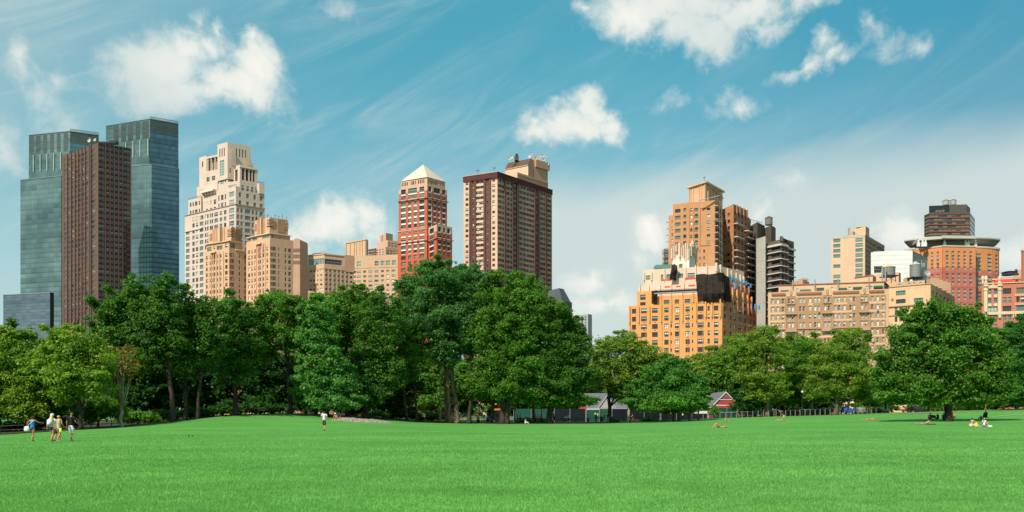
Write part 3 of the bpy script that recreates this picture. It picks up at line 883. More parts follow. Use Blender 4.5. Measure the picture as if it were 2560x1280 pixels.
wallmat('rose_stone', (0.55, 0.38, 0.27), 0.07)
wallmat('pink_cornice', (0.42, 0.17, 0.11), 0.07)
wallmat('pyramid_roof', (0.58, 0.50, 0.40), 0.10, brick=0.10)
wallmat('plum_parapet', (0.105, 0.030, 0.030), 0.08)
wallmat('dark_brick', (0.130, 0.062, 0.047), 0.12)
wallmat('cream_brick', (0.64, 0.47, 0.32), 0.07, brick=0.04)
wallmat('cream_brick_shaded', (0.47, 0.29, 0.20), 0.07, brick=0.04)  # cream brick dimmed for right faces, grazing light put in its colour
wallmat('slate_dark', (0.085, 0.10, 0.10), 0.15)
wallmat('pale_grey', (0.36, 0.38, 0.37), 0.08, brick=0.08)
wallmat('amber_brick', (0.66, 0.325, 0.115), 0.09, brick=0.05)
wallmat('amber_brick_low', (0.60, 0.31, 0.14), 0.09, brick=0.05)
wallmat('amber_shaded', (0.40, 0.205, 0.115), 0.10, brick=0.05)  # amber brick darkened to paint in the shade of its right walls
wallmat('cream_terracotta', (0.66, 0.52, 0.40), 0.10, streak=.14)
wallmat('cast_stone', (0.66, 0.60, 0.48), 0.10, streak=.14)
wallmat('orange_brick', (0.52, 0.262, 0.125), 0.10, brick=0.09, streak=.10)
wallmat('orange_side', (0.33, 0.155, 0.085), 0.12, brick=0.08)  # orange brick again, with right-wall shade painted into it
wallmat('umber_brick', (0.120, 0.092, 0.080), 0.12, brick=0.05)
wallmat('plank_concrete', (0.44, 0.42, 0.36), 0.06)
wallmat('balcony_band', (0.55, 0.49, 0.40), 0.06)
wallmat('tan_brick', (0.40, 0.235, 0.13), 0.10, brick=0.05)
wallmat('tan_brick_light', (0.62, 0.425, 0.25), 0.08, brick=0.04)
wallmat('tile_red', (0.36, 0.135, 0.085), 0.12)
wallmat('ornament', (0.42, 0.28, 0.18), 0.15)
wallmat('yellow_brick', (0.66, 0.485, 0.31), 0.06, brick=0.04)
wallmat('yellow_shaded', (0.34, 0.255, 0.17), 0.06, brick=0.04)  # copy of the yellow brick carrying side-wall shade in its colour
wallmat('white_panel', (0.72, 0.70, 0.66), 0.03, streak=.03)
wallmat('grey_panel', (0.24, 0.24, 0.23), 0.05)
wallmat('round_orange', (0.62, 0.245, 0.09), 0.05, brick=0.03)
wallmat('round_rose', (0.47, 0.150, 0.105), 0.05, brick=0.03)
wallmat('ring_concrete', (0.48, 0.45, 0.38), 0.06)
wallmat('ring_soffit', (0.17, 0.135, 0.115), 0.10)
wallmat('dark_tower', (0.095, 0.076, 0.070), 0.08)
wallmat('corner_red', (0.50, 0.165, 0.105), 0.10, brick=0.05, brickcol=(0.42, 0.17, 0.13))
wallmat('corner_cream', (0.62, 0.50, 0.34), 0.10)
flat('awning_green', (0.010, 0.10, 0.06), 0.8)
flat('awning_red', (0.62, 0.055, 0.030), 0.8)
flat('tank_wood', (0.22, 0.19, 0.155), 0.9, var=.25, vs=2.5)
flat('tank_grey', (0.26, 0.25, 0.235), 0.6, .2, var=.25, vs=2.0)
flat('tank_cone', (0.12, 0.10, 0.085), 0.9)
flat('tank_cone_yellow', (0.62, 0.38, 0.12), 0.8)
flat('tank_cone_grey', (0.36, 0.36, 0.35), 0.6)
flat('blue_tarp', (0.010, 0.23, 0.62), 0.5)
flat('red_line', (0.50, 0.06, 0.045), 0.6)
flat('red_net', (0.62, 0.10, 0.06), 0.8)

def netmat():
    m, b, bs, out = newmat('black_net')
    P = pos(b)
    n = b.noise(b.v('MULTIPLY', P, (1, 1, 1.4)), 0.45, 5, 0.65).outputs['Fac']
    b.put(bs.inputs['Base Color'], b.mix(b.smooth(n, .35, .7), (0.006, 0.006, 0.006), (0.030, 0.025, 0.022)))
    bs.inputs['Roughness'].default_value = 0.9; bs.inputs['Specular IOR Level'].default_value = .1
    bp = b.n('ShaderNodeBump', {'Height': n, 'Strength': .8, 'Distance': .5}); b.put(bs.inputs['Normal'], bp.outputs[0])
    tr = b.n('ShaderNodeBsdfTransparent'); mx = b.n('ShaderNodeMixShader', {0: b.m('MULTIPLY_ADD', n, .5, .56), 1: tr.outputs[0], 2: bs.outputs[0]})
    m.node_tree.links.new(mx.outputs[0], out.inputs[0])
netmat()

# ================= 1-2 twin glass towers
def glass_tower(label, upL, upC, upR, loL, loC, loR, fins, louv, lm):
    b = Bld('glass_tower', label, 'skyscraper')
    z_up = wz(upC[2], upC[1]); z_lo = wz(loC[2], loC[1])
    f1, f2 = b.prism(loL[:2], loC[:2], loR[:2], z_lo, 0, 'tower_glass', 'tower_glass_shaded', parapet=1.2)
    g1, g2 = b.prism(upL[:2], upC[:2], upR[:2], z_up, z_lo - 1.3, 'tower_glass', 'tower_glass_shaded', parapet=2.5)
    for (a, c) in louv:                                   # dark louvred bays of the crown
        g1.paint(a, c, upC[2] + 3, lm, 'crown_louvre')
    g2.paint(upC[0], upR[0], upC[2] + 2, upC[2] + 30, 'crown_louvre')
    for p in fins: g1.ledge(p - .45, p + .45, lm + 2, lm + 44, 0.8, 'frame_white', 'fin')
    for g in (g1, g2, f1, f2): g.ledge(None, None, (upC[2] if g in (g1, g2) else loC[2]) - .9, (upC[2] if g in (g1, g2) else loC[2]) + .6, 0.35, 'frame_grey', 'coping')
    g1.ledge(upC[0] - 1.0, upC[0] - .2, lm, loC[2], 0.25, 'metal_dark', 'slot')
    # rooftop screen posts
    n = 26
    for i in range(n + 1):
        u = g2.L * i / n; q = g2.pt(u, z_up, -.4); b.mb('screen').cbox(q.x, q.y, z_up, .22, .22, 1.8, 'metal_dark')
    p0 = g2.pt(0, z_up + 1.8, -.3); b.mb('screen').box(p0, g2.pt(g2.L, z_up + 1.8, -.3) - p0, g2.pt(0, z_up + 1.8, -.6) - p0, (0, 0, .25), 'metal_dark')
    return b
b = glass_tower('tall glass tower with setback crown between the low glass block and the bronze tower',
                (72, 649, 338), (175, 640, 328), (247, 649), (51, 641, 450), (153, 630, 440), (262, 652),
                [85, 102, 119, 136, 153], [(73, 84.5), (90, 101.5), (108, 118), (125, 135.5), (142, 152), (159, 171)], 378)
b.done()
b = glass_tower('taller twin glass tower with deep blue shaded side, beside the pale stepped limestone tower',
                (265, 656, 315), (375, 640, 297), (446, 651), (262, 644, 419), (379, 632, 411), (448, 643.5),
                [316, 334, 351.5, 371.5], [(284, 297), (303, 315), (320, 333), (339, 350), (356, 372)], 345)
b.done()
# low glass block in front
b = Bld('glass_block', 'low slate blue glass block below the tall glass towers', 'building')
f1, f2 = b.prism((8, 571), (125, 560), (135, 562), wz(731, 560), 0, 'low_glass', 'metal_dark', parapet=0.6)
f1.ledge(None, None, 730.5, 732.5, .3, 'metal_grey', 'coping')
b.done()

# ================= 3 brown bronze tower
b = Bld('bronze_tower', 'dark brown bronze tower with thin vertical piers standing between the two glass towers', 'skyscraper')
fL, fR = b.prism((155, 590), (245, 560), (328, 573), wz(357, 560), 0, 'bronze_wall', 'bronze_wall', parapet=1.2, rec=.5)
for k, c in enumerate([(160, 167), (171, 177.5), (180, 186.5), (189.5, 195), (198, 203.5), (206.5, 212), (215, 220.5), (230, 238.5)]):
    fL.win([c], rows(368 + 0.1 * k, 12.7, 8.6, 38), 'bronze', 'frame_brown', 1, 1)
fL.paint(222.5, 229, 357, 845, 'bronze_dark'); fL.rec = .2
for c in ((246, 262), (265.6, 273.4), (276.6, 284), (287, 295.2), (298.7, 305.5), (309, 326)):
    fR.win([c], rows(361, 14.2, 10.2, 34), 'dark', 'frame_dark', 2 if c[1] - c[0] > 10 else 1, 1)
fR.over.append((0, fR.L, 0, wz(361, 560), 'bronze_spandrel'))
for p in (169, 178.7, 188, 196.5, 205, 213.5): fL.ledge(p - .9, p + .9, 356, 845, .55, 'bronze_wall', 'pier')
for p in (228.5,): fL.ledge(p - .8, p + .8, 356, 845, .7, 'bronze_wall', 'pier')
for p in (245.8, 264, 275, 285.5, 297, 307, 327): fR.ledge(p - .8, p + .8, 356, 845, .6, 'bronze_wall', 'pier')
fR.ledge(None, None, 356, 361, .3, 'bronze_dark', 'coping'); 
for f in (fL, fR):
    n = 14
    for i in range(n + 1): q = f.pt(f.L * i / n, 0, -.6); b.mb('railing').cbox(q.x, q.y, wz(357, 560), .12, .12, 1.1, 'metal_dark')
b.box(262, 580, 356, 360, 9, 4, 'metal_dark', 'plant_room'); b.box(285, 578, 353, 360, 5, 4, 'metal_dark', 'plant_room')
b.done()
def dish(px, Y, py, r, label=None, parent=None, org=(0, 0, 0), name='dish', aim=(-.3, -1, .2), mat='white_paint', stand=1.2):
    mb = MB(); mb.lathe(0, 0, [(0.02, 0), (r * .5, r * .08), (r * .85, r * .26), (r, r * .42), (r * .97, r * .45), (r * .8, r * .28), (.02, .06)], mat, 14, caps=False)
    q = Vector(aim).to_track_quat('Z', 'Y').to_matrix(); c = Vector((wx(px, Y), Y, wz(py, Y)))
    mb.v = [q @ Vector(v) + c for v in mb.v]
    mb.tube([c, c - Vector((0, 0, stand))], [.09, .09], 'metal_grey', 5)
    mb.tube([c, c + q @ Vector((0, 0, r * .8))], [.05, .05], 'metal_grey', 4)
    o = mb.build(name, parent, org if parent else tuple(c - Vector((0, 0, stand))))
    return o
def topdish(px, Y, py, r, label, aim=(-.3, -1, .2), mat='ring_concrete', stand=1.2, group='dishes on the rooftop'):
    tag(dish(px, Y, py, r, aim=aim, mat=mat, stand=stand, name='satellite_dish'), label, 'satellite dish', group)
topdish(224.5, 566, 352, 1.5, 'white dish on the edge of the brown bronze tower roof', group='dishes on the bronze tower', stand=3)
topdish(238, 566, 350, 1.2, 'pale dish at the near corner of the brown bronze tower roof', group='dishes on the bronze tower', stand=2.2)
m = MB(); m.tube([(wx(224, 567), 567, wz(358, 567)), (wx(224, 567), 567, wz(337, 567))], [.25, .1], 'metal_grey', 6); m.lathe(wx(224, 567), 567, [(0.2, wz(340, 567)), (1.0, wz(340, 567)), (1.0, wz(338, 567)), (.2, wz(338, 567))], 'metal_dark', 10)
tag(m.build('rooftop_antenna', None, (wx(224, 567), 567, wz(358, 567))), 'thin antenna mast with a drum top on the bronze tower roof', 'antenna')

# ================= 4 limestone stepped tower
b = Bld('limestone_tower', 'pale limestone tower stepping up to a colonnaded crown behind the twin buff towers', 'skyscraper')
YC = 480
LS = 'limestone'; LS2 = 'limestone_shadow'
fL, fR = b.prism((462, 508.5), (589.5, 480), (661.5, 491), wz(510, 480), 0, LS, LS, parapet=.5)
rw = rows(519.5, 16.0, 10.2, 20)
LC = [(465, 474), (481, 486.5), (490, 495.5), (499.5, 508.5), (512.5, 516), (517.8, 521.3), (524.5, 527.8), (529.3, 532.6), (536, 545), (549.5, 555.5), (560, 565.8)]
for i, c in enumerate(LC): fL.win([c], rw if c[0] > 468 else rw[2:], 'std' if i % 3 else 'green', 'frame_grey', 3 if c[1] - c[0] > 7 else 1 + (c[1] - c[0] > 5), 2)
fL.win([(573, 585.5)], rows(518, 16.0, 12.3, 20), 'green', 'frame_white', 4, 2)
for c in ((592.5, 597.8), (601.5, 607), (612.5, 626), (629.8, 635), (638.8, 644), (649, 657.5)): fR.win([c], rw, 'green', 'frame_grey', 4 if c[1] - c[0] > 10 else 2, 2)
# shoulders and tiers; each tier's openings
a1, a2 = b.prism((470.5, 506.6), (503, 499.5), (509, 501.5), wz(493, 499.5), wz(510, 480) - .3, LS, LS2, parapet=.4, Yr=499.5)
a1.win([(475, 478.5), (481.5, 484.5), (487.5, 493.5), (497, 500)], [(501, 511), (521, 531)], 'dark', 'frame_grey', 1, 2); 
t1, t2 = b.prism((498, 502.5), (589.5, 481.2), (661, 492), wz(465, 481), wz(510, 480) - .3, LS, LS, parapet=.4, Yr=481)
t1.win([(515, 520), (525, 530), (534.5, 540)], [(497, 509), (516, 522)], 'dark', 'frame_grey', 2, 2, Yr=492)
t1.win([(545.8, 548.5), (552.5, 558.5), (562, 564.8)], [(485, 498), (505, 517)], 'dark', 'frame_grey', 1, 2, Yr=487)
t1.win([(573, 585.5)], [(476.5, 489), (497, 510)], 'green', 'frame_white', 4, 2)
t2.win([(597, 603), (615.5, 622.5), (634, 640), (649.5, 657)], [(479, 491), (499, 511)], 'green', 'frame_grey', 2, 2)
# bracketed terrace on the left
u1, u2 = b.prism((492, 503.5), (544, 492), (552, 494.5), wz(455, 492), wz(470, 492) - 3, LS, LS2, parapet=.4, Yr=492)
v1, v2 = b.prism((498, 502.2), (569.5, 487.2), (580, 490.5), wz(430, 487.2), wz(466, 487.2) - 6, LS, LS, parapet=.3, Yr=487.2)
v1.win([(500, 508), (516, 524), (530, 538)], [(440, 451)], 'green', 'frame_dark', 3, 3, Yr=495)
v1.win([(519, 526), (531, 539)], [(461.5, 470)], 'green', 'frame_grey', 2, 1, Yr=495)
v1.win([(551, 560)], [(442, 457)], 'green', 'frame_white', 3, 3)
v1.win([(545.5, 548), (562, 565)], [(441, 454)], 'green', 'frame_grey', 1, 2)
v1.ledge(510, 542, 467.5, 471.5, 2.6, 'cast_stone', 'balcony')
for p in (512, 519, 526, 534, 541): v1.ledge(p - .6, p + .6, 471.5, 478, 1.8, 'limestone', 'bracket')
w1, w2 = b.prism((498, 502), (516.5, 498), (520, 499), wz(389, 498), wz(431, 498) - 6, LS, LS2, parapet=.5, Yr=498)
w1.win([(505, 508)], [(401, 415)], 'dark', 'frame_grey', 1, 3)
# colonnade
Yc = 497
x0, x1 = wx(516.5, Yc), wx(545, 493.5); zt, zb = wz(388, 495), wz(426, 495)
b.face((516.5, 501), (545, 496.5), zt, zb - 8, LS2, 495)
b.mb('roof').quad((x0, 498, zt), (x1, 493.5, zt), (x1 + 3, 502, zt), (x0 + 3, 505, zt), 'limestone')
fc = b.face((516.5, 498), (545, 493.5), zt, wz(393, 495), LS, 495)
for p in (518.5, 526.8, 536.5, 544):
    q = fc.pt(fc.u(p), 0, -.6); b.piece('column').lathe(q.x, q.y, [(.7, zb), (.7, zb + .5), (.52, zb + .8), (.46, wz(395, 495)), (.75, wz(393, 495))], LS, 10)
b.face((516.5, 498), (545, 493.5), wz(425, 495), wz(440, 495), LS, 495)
# top block
g1, g2 = b.prism((543.6, 491.5), (569, 486.5), (627, 495), wz(355, 486.5), wz(431, 487), LS, LS, parapet=.8, Yr=486.5)
g1.win([(548.5, 550.8), (554, 556.3), (559.5, 561.8)], [(367, 388)], 'dark', 'frame_grey', 1, 3)
g1.win([(549.5, 560.5)], [(397, 436.5)], 'teal', 'frame_white', 3, 6)
g2.win([(589.5, 592.8), (597.3, 600.8), (605, 608.5), (612.5, 615.8)], [(366.5, 387)], 'green', 'frame_dark', 1, 5)
g2.win([(574, 577.5)], [(419, 431)], 'green', 'frame_grey', 1, 2)
# curved buttresses and loggia
for (pa, Y0) in ((584, 488), (624, 493)):
    prof = [(0, 377), (1.2, 377), (1.6, 392), (3.5, 402), (7.5, 408.5), (9, 411), (9, 416), (0, 416)]
    mb = b.mb('buttress'); P3 = [(wx(pa + p[0], Y0), Y0 - 2.0 + p[0] * .22, wz(p[1], Y0)) for p in prof]; Pb = [(q[0] - .6, q[1] + 1.6, q[2]) for q in P3]
    mb.poly(P3, LS); mb.poly(Pb[::-1], LS)
    for i in range(len(P3)): j = (i + 1) % len(P3); mb.quad(P3[j], P3[i], Pb[i], Pb[j], LS)
h1, h2 = b.prism((582.5, 489.5), (599.5, 484.5), (643.7, 491), wz(411.5, 484.5), wz(456, 484.5), LS, LS, parapet=.3, Yr=484.5, rec=2.4)
h1.win([(587.5, 594)], [(421, 451)], 'dark', 'frame_dark', 1, 1)
h2.rec = 3.2
for c in ((604.8, 611.5), (614.5, 621.5), (624.5, 629.5), (632, 637)): h2.win([c], [(419.5, 449)], 'dark', 'frame_dark', 1, 1)
h2.ledge(None, None, 416.5, 418.2, .5, LS, 'cornice', ends=.3)
k1, k2 = b.prism((569.3, 486.0), (599.6, 483.6), (650, 491.0), wz(452, 483.6), wz(466, 483.6), LS, LS, parapet=.4, Yr=483.6)
k2.win([(603, 610), (616, 622.5), (628, 633.5), (638, 642)], [(459, 471)], 'green', 'frame_grey', 2, 2, Yr=481)
k3, k4 = b.prism((641, 490), (648, 489.3), (661.3, 491.2), wz(458, 489.3), wz(467, 489.3), LS, LS, parapet=.4)
t2.win([(604, 610), (616, 622.5), (627.5, 633), (638.5, 642.5), (649.5, 657)], [(466.5, 473)], 'green', 'frame_grey', 2, 1)
for f in (fL, fR): f.ledge(None, None, 509.3, 511, .45, 'limestone_shadow', 'cornice', ends=.4)
fL.ledge(None, 503, 552, 554, .4, LS, 'cornice')
for f, a_, c_, py, Y_ in ((t2, 644, 661, 458, 489), (a1, 470.5, 503, 493, 499), (t1, 569, 589, 465, 481)):
    n = 7
    for i in range(n + 1):
        uu = f.u(a_) + (f.u(c_) - f.u(a_)) * i / n; q = f.pt(uu, 0, -.3); b.mb('railing').cbox(q.x, q.y, wz(py, Y_), .12, .12, 1.3, 'metal_dark')
    p0 = f.pt(f.u(a_), wz(py, Y_) + 1.2, -.25); b.mb('railing').box(p0, f.pt(f.u(c_), wz(py, Y_) + 1.2, -.25) - p0, f.pt(f.u(a_), wz(py, Y_) + 1.2, -.4) - p0, (0, 0, .12), 'metal_dark')
b.done()

# ================= 5 the two buff towers
def buff_tower(label, L, C, Rr, top, crown, lcols, rcols, first, band, n, pier=None, glz=None, seed=1):
    b = Bld('buff_tower', label, 'apartment tower', seed=seed)
    Yc = C[1]
    fL, fR = b.prism(L, C, Rr, wz(top, Yc), 0, 'buff_brick', 'buff_side', parapet=.6)
    rw = rows(first, 14.8, 9.2, n)
    for c, w in lcols: fL.win(cols([c], w), rw, 'std', 'frame_brown', 1 + (w > 4.5), 1)
    for c, w in rcols: fR.win(cols([c], w), rw, 'std', 'frame_brown', 1 + (w > 4.5), 1)
    for i in range(n):
        y = first - .3 + 14.8 * i
        fR.paint(C[0] + .2, band, y, y + 9.8, 'brown_band')
    return b, fL, fR
lc = [(517.2, 3.4), (525.7, 2.6), (532.3, 2.5), (536.8, 2.5), (544, 2.6), (552, 3.4), (566, 5.8)]
b, fL, fR = buff_tower('shorter art deco buff brick tower with fluted crown and brown bands beside its twin', (512, 446), (573, 436), (617, 443), 621, None, lc, [(582.3, 4), (598.5, 3.2), (613, 4)], 632, 584.5, 11)
def deco_crown(b, X, top, base, Yc, s=1.0):
    """fluted stack with slatted corner lanterns; X = px of left, flute a, lantern, flute b, right"""
    l, c, r = X
    zt, zb = wz(top, Yc), wz(base, Yc)
    g1, g2 = b.prism((l, Yc + 9), (c, Yc + 1), (r, Yc + 7), zt, zb, 'buff_brick', 'buff_side', parapet=.5, Yr=Yc)
    w = c - l
    for i in range(7):
        p = l + w * (.16 + .52 * i / 6); g1.ledge(p - .55, p + .55, top - 1.2, base - 7, .35, 'buff_brick', 'flute')
    g1.ledge(l + w * .50, l + w * .56, top - 2, base - 4, 1.4, 'cream_brick', 'flute')
    w2 = r - c
    for i in range(6):
        p = c + w2 * (.42 + .34 * i / 5); g2.ledge(p - .5, p + .5, top - .5, base - 9, .35, 'buff_side', 'flute')
    for k in range(5):                                            # slatted lantern at the near corner
        y = top + 6 + k * 3.6
        g1.ledge(c - w * .16, None, y, y + 1.5, .5, 'cream_brick', 'lantern', ends=.3); g2.ledge(None, c + w2 * .24, y, y + 1.5, .5, 'buff_brick', 'lantern', ends=.3)
        g2.ledge(r - w2 * .18, None, y + 1, y + 2.4, .5, 'buff_brick', 'lantern', ends=.3)
        g1.ledge(None, l + w * .08, y + 3, y + 4.4, .5, 'cream_brick', 'lantern', ends=.5)
    g1.paint(c - w * .17, c, top + 4, top + 24, 'frame_dark'); g2.paint(c, c + w2 * .24, top + 4, top + 24, 'frame_dark')
    rg = random.Random(int(l))
    for i in range(9):
        p = l + (r - l) * (i + .5) / 9; Yp = Yc + 6; h = rg.uniform(.8, 3.2)
        b.mb('antenna').tube([(wx(p, Yp), Yp, zt - .3), (wx(p, Yp), Yp, zt + h)], [.13, .08], 'metal_dark', 4)
        b.mb('antenna').tube([(wx(p - rg.uniform(1, 3), Yp), Yp, zt + h * .8), (wx(p + rg.uniform(1, 4), Yp), Yp, zt + h * .75)], [.07, .07], 'metal_dark', 4)
    return g1, g2
p1, p2 = b.prism((516, 447), (573, 437.5), (606, 443), wz(602, 437), wz(622, 437), 'buff_brick', 'buff_side', parapet=.5, Yr=437)
p1.win([(518, 529), (542, 556)], [(610, 620)], 'teal', 'frame_dark', 4, 1); p1.win([(534, 537), (563, 569)], [(608, 617)], 'std', 'frame_brown', 1, 1)
p2.win([(575, 587)], [(607, 618)], 'teal', 'frame_dark', 4, 1); p2.win([(594, 598)], [(611, 618)], 'std', 'frame_brown', 1, 1)
p1.ledge(None, None, 601, 603, .8, 'cream_brick', 'cornice', ends=.5); p2.ledge(None, None, 601, 603, .8, 'cream_brick', 'cornice', ends=.5)
deco_crown(b, (524, 578, 604), 566, 603, 439)
fL.ledge(528, 541, 624, 627, 1.0, 'cream_brick', 'hood'); fR.ledge(588, 609, 621, 624, 1.0, 'cream_brick', 'hood')
for p in (528.8, 534.5, 540.5, 548, 559): fL.ledge(p - .5, p + .5, 627, 790, .35, 'cream_brick', 'pilaster')
for p in (532.3, 536.8): fL.paint(p - 1.6, p + 1.6, 627, 655, 'rust_panel')
b.done()
lc = [(622.8, 4.2), (630.3, 2.8), (637.6, 2.8), (646, 2.6), (650.8, 2.6), (659, 3), (668.2, 3.4)]
b, fL, fR = buff_tower('taller art deco buff brick tower with round topped pier, beside its shorter twin', (615.5, 442), (675, 430), (733, 437), 594, None, lc, [(684.8, 4), (697, 2.6), (713.8, 4), (724, 7)], 616, 690, 11, seed=2)
p1, p2 = b.prism((619, 443), (675, 431.5), (725, 438), wz(583, 431), wz(595, 431), 'buff_brick', 'buff_side', parapet=.5, Yr=431)
p1.win([(620, 628), (631, 643), (656, 674)], [(586, 594)], 'teal', 'frame_white', 4, 1)
p2.win([(678, 684)], [(586, 594)], 'teal', 'frame_dark', 2, 1); p2.win([(696, 703)], [(590, 594)], 'dark', 'frame_brown', 1, 1)
for q in (p1, p2): q.ledge(None, None, 582, 584, .8, 'cream_brick', 'cornice', ends=.5)
deco_crown(b, (637, 674, 720), 542, 584, 433)
fL.ledge(642, 655, 603, 606, 1.0, 'cream_brick', 'hood')
for p in (641, 648.5, 655.5, 663.5): fL.ledge(p - .5, p + .5, 606, 790, .35, 'cream_brick', 'pilaster')
for p in (646, 650.8, 659): fL.paint(p - 1.6, p + 1.6, 606, 640, 'rust_panel')
# round-topped end pier
Y0 = 436; xa, xb = wx(733, Y0), wx(750, Y0); z0 = wz(604, Y0); r = (xb - xa) / 2
pts = [(xa, 0)] + [(xb, 0)] + [((xa + xb) / 2 + r * math.cos(a), z0 + r * math.sin(a)) for a in [math.pi * i / 14 for i in range(15)]]
mb = b.mb('end_pier'); P3 = [(x, Y0, z) for x, z in pts]; Pb = [(x + 2, Y0 + 9, z) for x, z in pts]
mb.poly(P3, 'buff_side')
for i in range(len(P3)): j = (i + 1) % len(P3); mb.quad(P3[j], P3[i], Pb[i], Pb[j], 'buff_side')
for y in (621.5, 636.5, 651.5): b.mb('end_pier').box((xa - .05, Y0 - .06, wz(y + 9, Y0)), (xb - xa + .1, 0, 0), (0, .5, 0), (0, 0, wz(y, Y0) - wz(y + 9, Y0)), 'brown_band')
b.done()

# ================= 6 sand brick hotel with glazed penthouse
b = Bld('sand_brick_hotel', 'long sand brick building with a glazed rooftop pavilion, left of the red tower', 'building')
fL, fR = b.prism((752, 527), (810.4, 520), (884, 531), wz(660, 520), 0, 'sand_brick', 'sand_brick', parapet=.5)
rw = rows(673.3, 11.6, 5, 8)
fL.win(cols([759.3, 777, 785, 803], 5.2), rw, 'std', 'frame_white', 1, 1); fL.win(cols([767.6, 794.5], 2.6), rw, 'dark', 'frame_white')
fR.win(cols([816.3, 826, 837, 847, 857.3, 867.7, 878], 6), rows(672.5, 11.6, 6, 8), 'green', 'frame_grey', 2, 1)
for c in (816.3, 826, 837, 847, 857.3, 867.7): 
    for r_ in rows(679, 11.6, 2, 8): fR.ledge(c - 2, c + 2, r_[0] + .2, r_[1] + .3, .12, 'frame_grey', 'vent')
g1, g2 = b.prism((770, 526.5), (810.8, 521.2), (862, 528), wz(634.5, 521), wz(661, 521), 'sand_brick', 'sand_brick', parapet=.3, Yr=521)
g1.win([(771.5, 810)], [(645, 660)], 'teal', 'frame_white', 10, 1); g2.win([(811.5, 855)], [(646.5, 659.5)], 'green', 'frame_grey', 12, 2)
q1, q2 = b.prism((858, 529.5), (861, 527.5), (885, 530.6), wz(637.5, 528), wz(664, 528), 'sand_brick', 'buff_side', parapet=.5)
gr = b.face((884, 531), (996, 525.5), wz(640, 531), 0, 'sand_brick', 531)
b.mb('roof').quad((wx(884, 531), 531, wz(641, 531)), (wx(996, 525.5), 525.5, wz(641, 531)), (wx(996, 545), 560, wz(641, 531)), (wx(884, 555), 560, wz(641, 531)), 'roof_gravel')
rw2 = rows(677.5, 11.7, 5.6, 8)
gr.win(cols([885.8 + 1.5, 911.6, 956.2, 969.3], 6.5), rw2, 'std', 'frame_white', 2, 1); gr.win(cols([897.4, 926.2, 941.3, 984], 9.5), rw2, 'std', 'frame_white', 3, 1)
gr.win(cols([897.4, 941.8, 956.5, 970, 984.8], 9.8), [(654.5, 666.5)], 'green', 'frame_white', 3, 2)
for f in (fL, fR, gr): f.ledge(None, None, 670.5, 671.3, .15, 'buff_side', 'cornice')
g1.ledge(None, None, 633.5, 636, .4, 'sand_brick', 'cornice', ends=.3); g2.ledge(None, None, 633.5, 636, .4, 'sand_brick', 'cornice', ends=.3)
b.mb('skylight').lathe(wx(803, 530), 530, [(6, wz(634, 525)), (5, wz(631, 525)), (2.5, wz(630, 525)), (.2, wz(629.6, 525))], 'metal_grey', 12)
b.mb('rotunda').lathe(wx(770, 500), 500, [(5.5, 0), (5.5, wz(734, 500)), (4.8, wz(730, 500)), (.1, wz(729, 500))], 'buff_side', 22)
b.done()
b = Bld('blank_tower', 'blank buff lift tower with vertical joints behind the sand brick building', 'building')
f1, f2 = b.prism((865, 572), (915.5, 560), (920.5, 563), wz(598, 560), 0, 'sand_brick', 'buff_side', parapet=.6)
for p in (866, 876, 886, 892, 900, 906, 914): f1.ledge(p - .5, p + .5, 602, 640, .5, 'sand_brick', 'pier')
f1.win([(868.5, 872.5)], [(630, 637)], 'dark', 'frame_brown')
f1.ledge(None, None, 597.5, 600, .4, 'sand_brick', 'cornice', ends=.2)
b.done()
b = Bld('terraced_block', 'small stepped apartment block with balconies peeping behind the sand brick roof', 'building')
f1, f2 = b.prism((921, 610), (964, 600), (997, 606), wz(617, 600), 0, 'rose_stone', 'buff_side', parapet=.5)
f1.win(cols([925, 931, 937, 943, 950, 957], 3.6), rows(621, 6.2, 3.6, 4), 'green', 'frame_white', 1, 1); f2.win(cols([970, 978, 986, 993], 5), rows(617, 7, 4, 4), 'green', 'frame_dark')
f1, f2 = b.prism((941, 612), (969, 601.5), (997, 606), wz(600, 601.5), wz(617, 601.5), 'rose_stone', 'buff_side', parapet=.5)
f2.win(cols([974, 982, 990], 6), rows(606, 6, 3.6, 2), 'teal', 'frame_white')
f1, f2 = b.prism((950, 612), (965, 603), (982, 608), wz(582, 603), wz(601, 603), 'rose_stone', 'buff_side', parapet=.5)
f1.ledge(953.5, 957.5, 585, 612, .8, 'buff_side', 'pier')
for z_ in (617, 624, 631): b.fcs[0].ledge(921, 941, z_, z_ + 1, 1.4, 'balcony_band', 'balcony')
b.done()
b = Bld('dark_brick_block', 'sliver of dark brick building between the round topped pier and the sand brick building', 'building')
f1, f2 = b.prism((744, 600), (758, 590), (763, 592), wz(650, 590), 0, 'dark_brick', 'dark_brick', parapet=.5)
f1.win(cols([748, 753], 2.5), rows(655, 9, 5, 5), 'dark', 'frame_dark')
b.done()

# ================= 7 red brick tower with stone pyramid
b = Bld('red_brick_tower', 'red brick tower with a pale stone pyramid roof and tall banded windows', 'apartment tower')
RB = 'red_brick_tower'
fL, fR = b.prism((996.7, 458.8), (1068, 450), (1117.5, 459.7), wz(463.3, 450), wz(575, 450), RB, RB, parapet=.5, rec=.45)
cl = [(1002.8, 1014.3), (1020.6, 1028), (1034.7, 1042.4), (1048.8, 1060.6)]; cr = [(1070.6, 1078.9), (1084, 1089.8), (1095.2, 1100.4), (1105.8, 1113.5)]
rw = rows(497.5, 14.3, 10.4, 5)
for f, cc in ((fL, cl), (fR, cr)):
    for c in cc:
        nx = 4 if c[1] - c[0] > 7.8 else 2
        f.paint(c[0], c[1], 494, 566, 'white_paint'); f.win([c], rw, 'olive' if f is fL else 'dark', 'frame_dark', nx, 2)
cl2 = [(1002.8, 1014.3), (1020.6, 1042.4), (1048.8, 1060.6)]; cr2 = [(1070.6, 1078.9), (1084, 1100.4), (1105.8, 1113.5)]
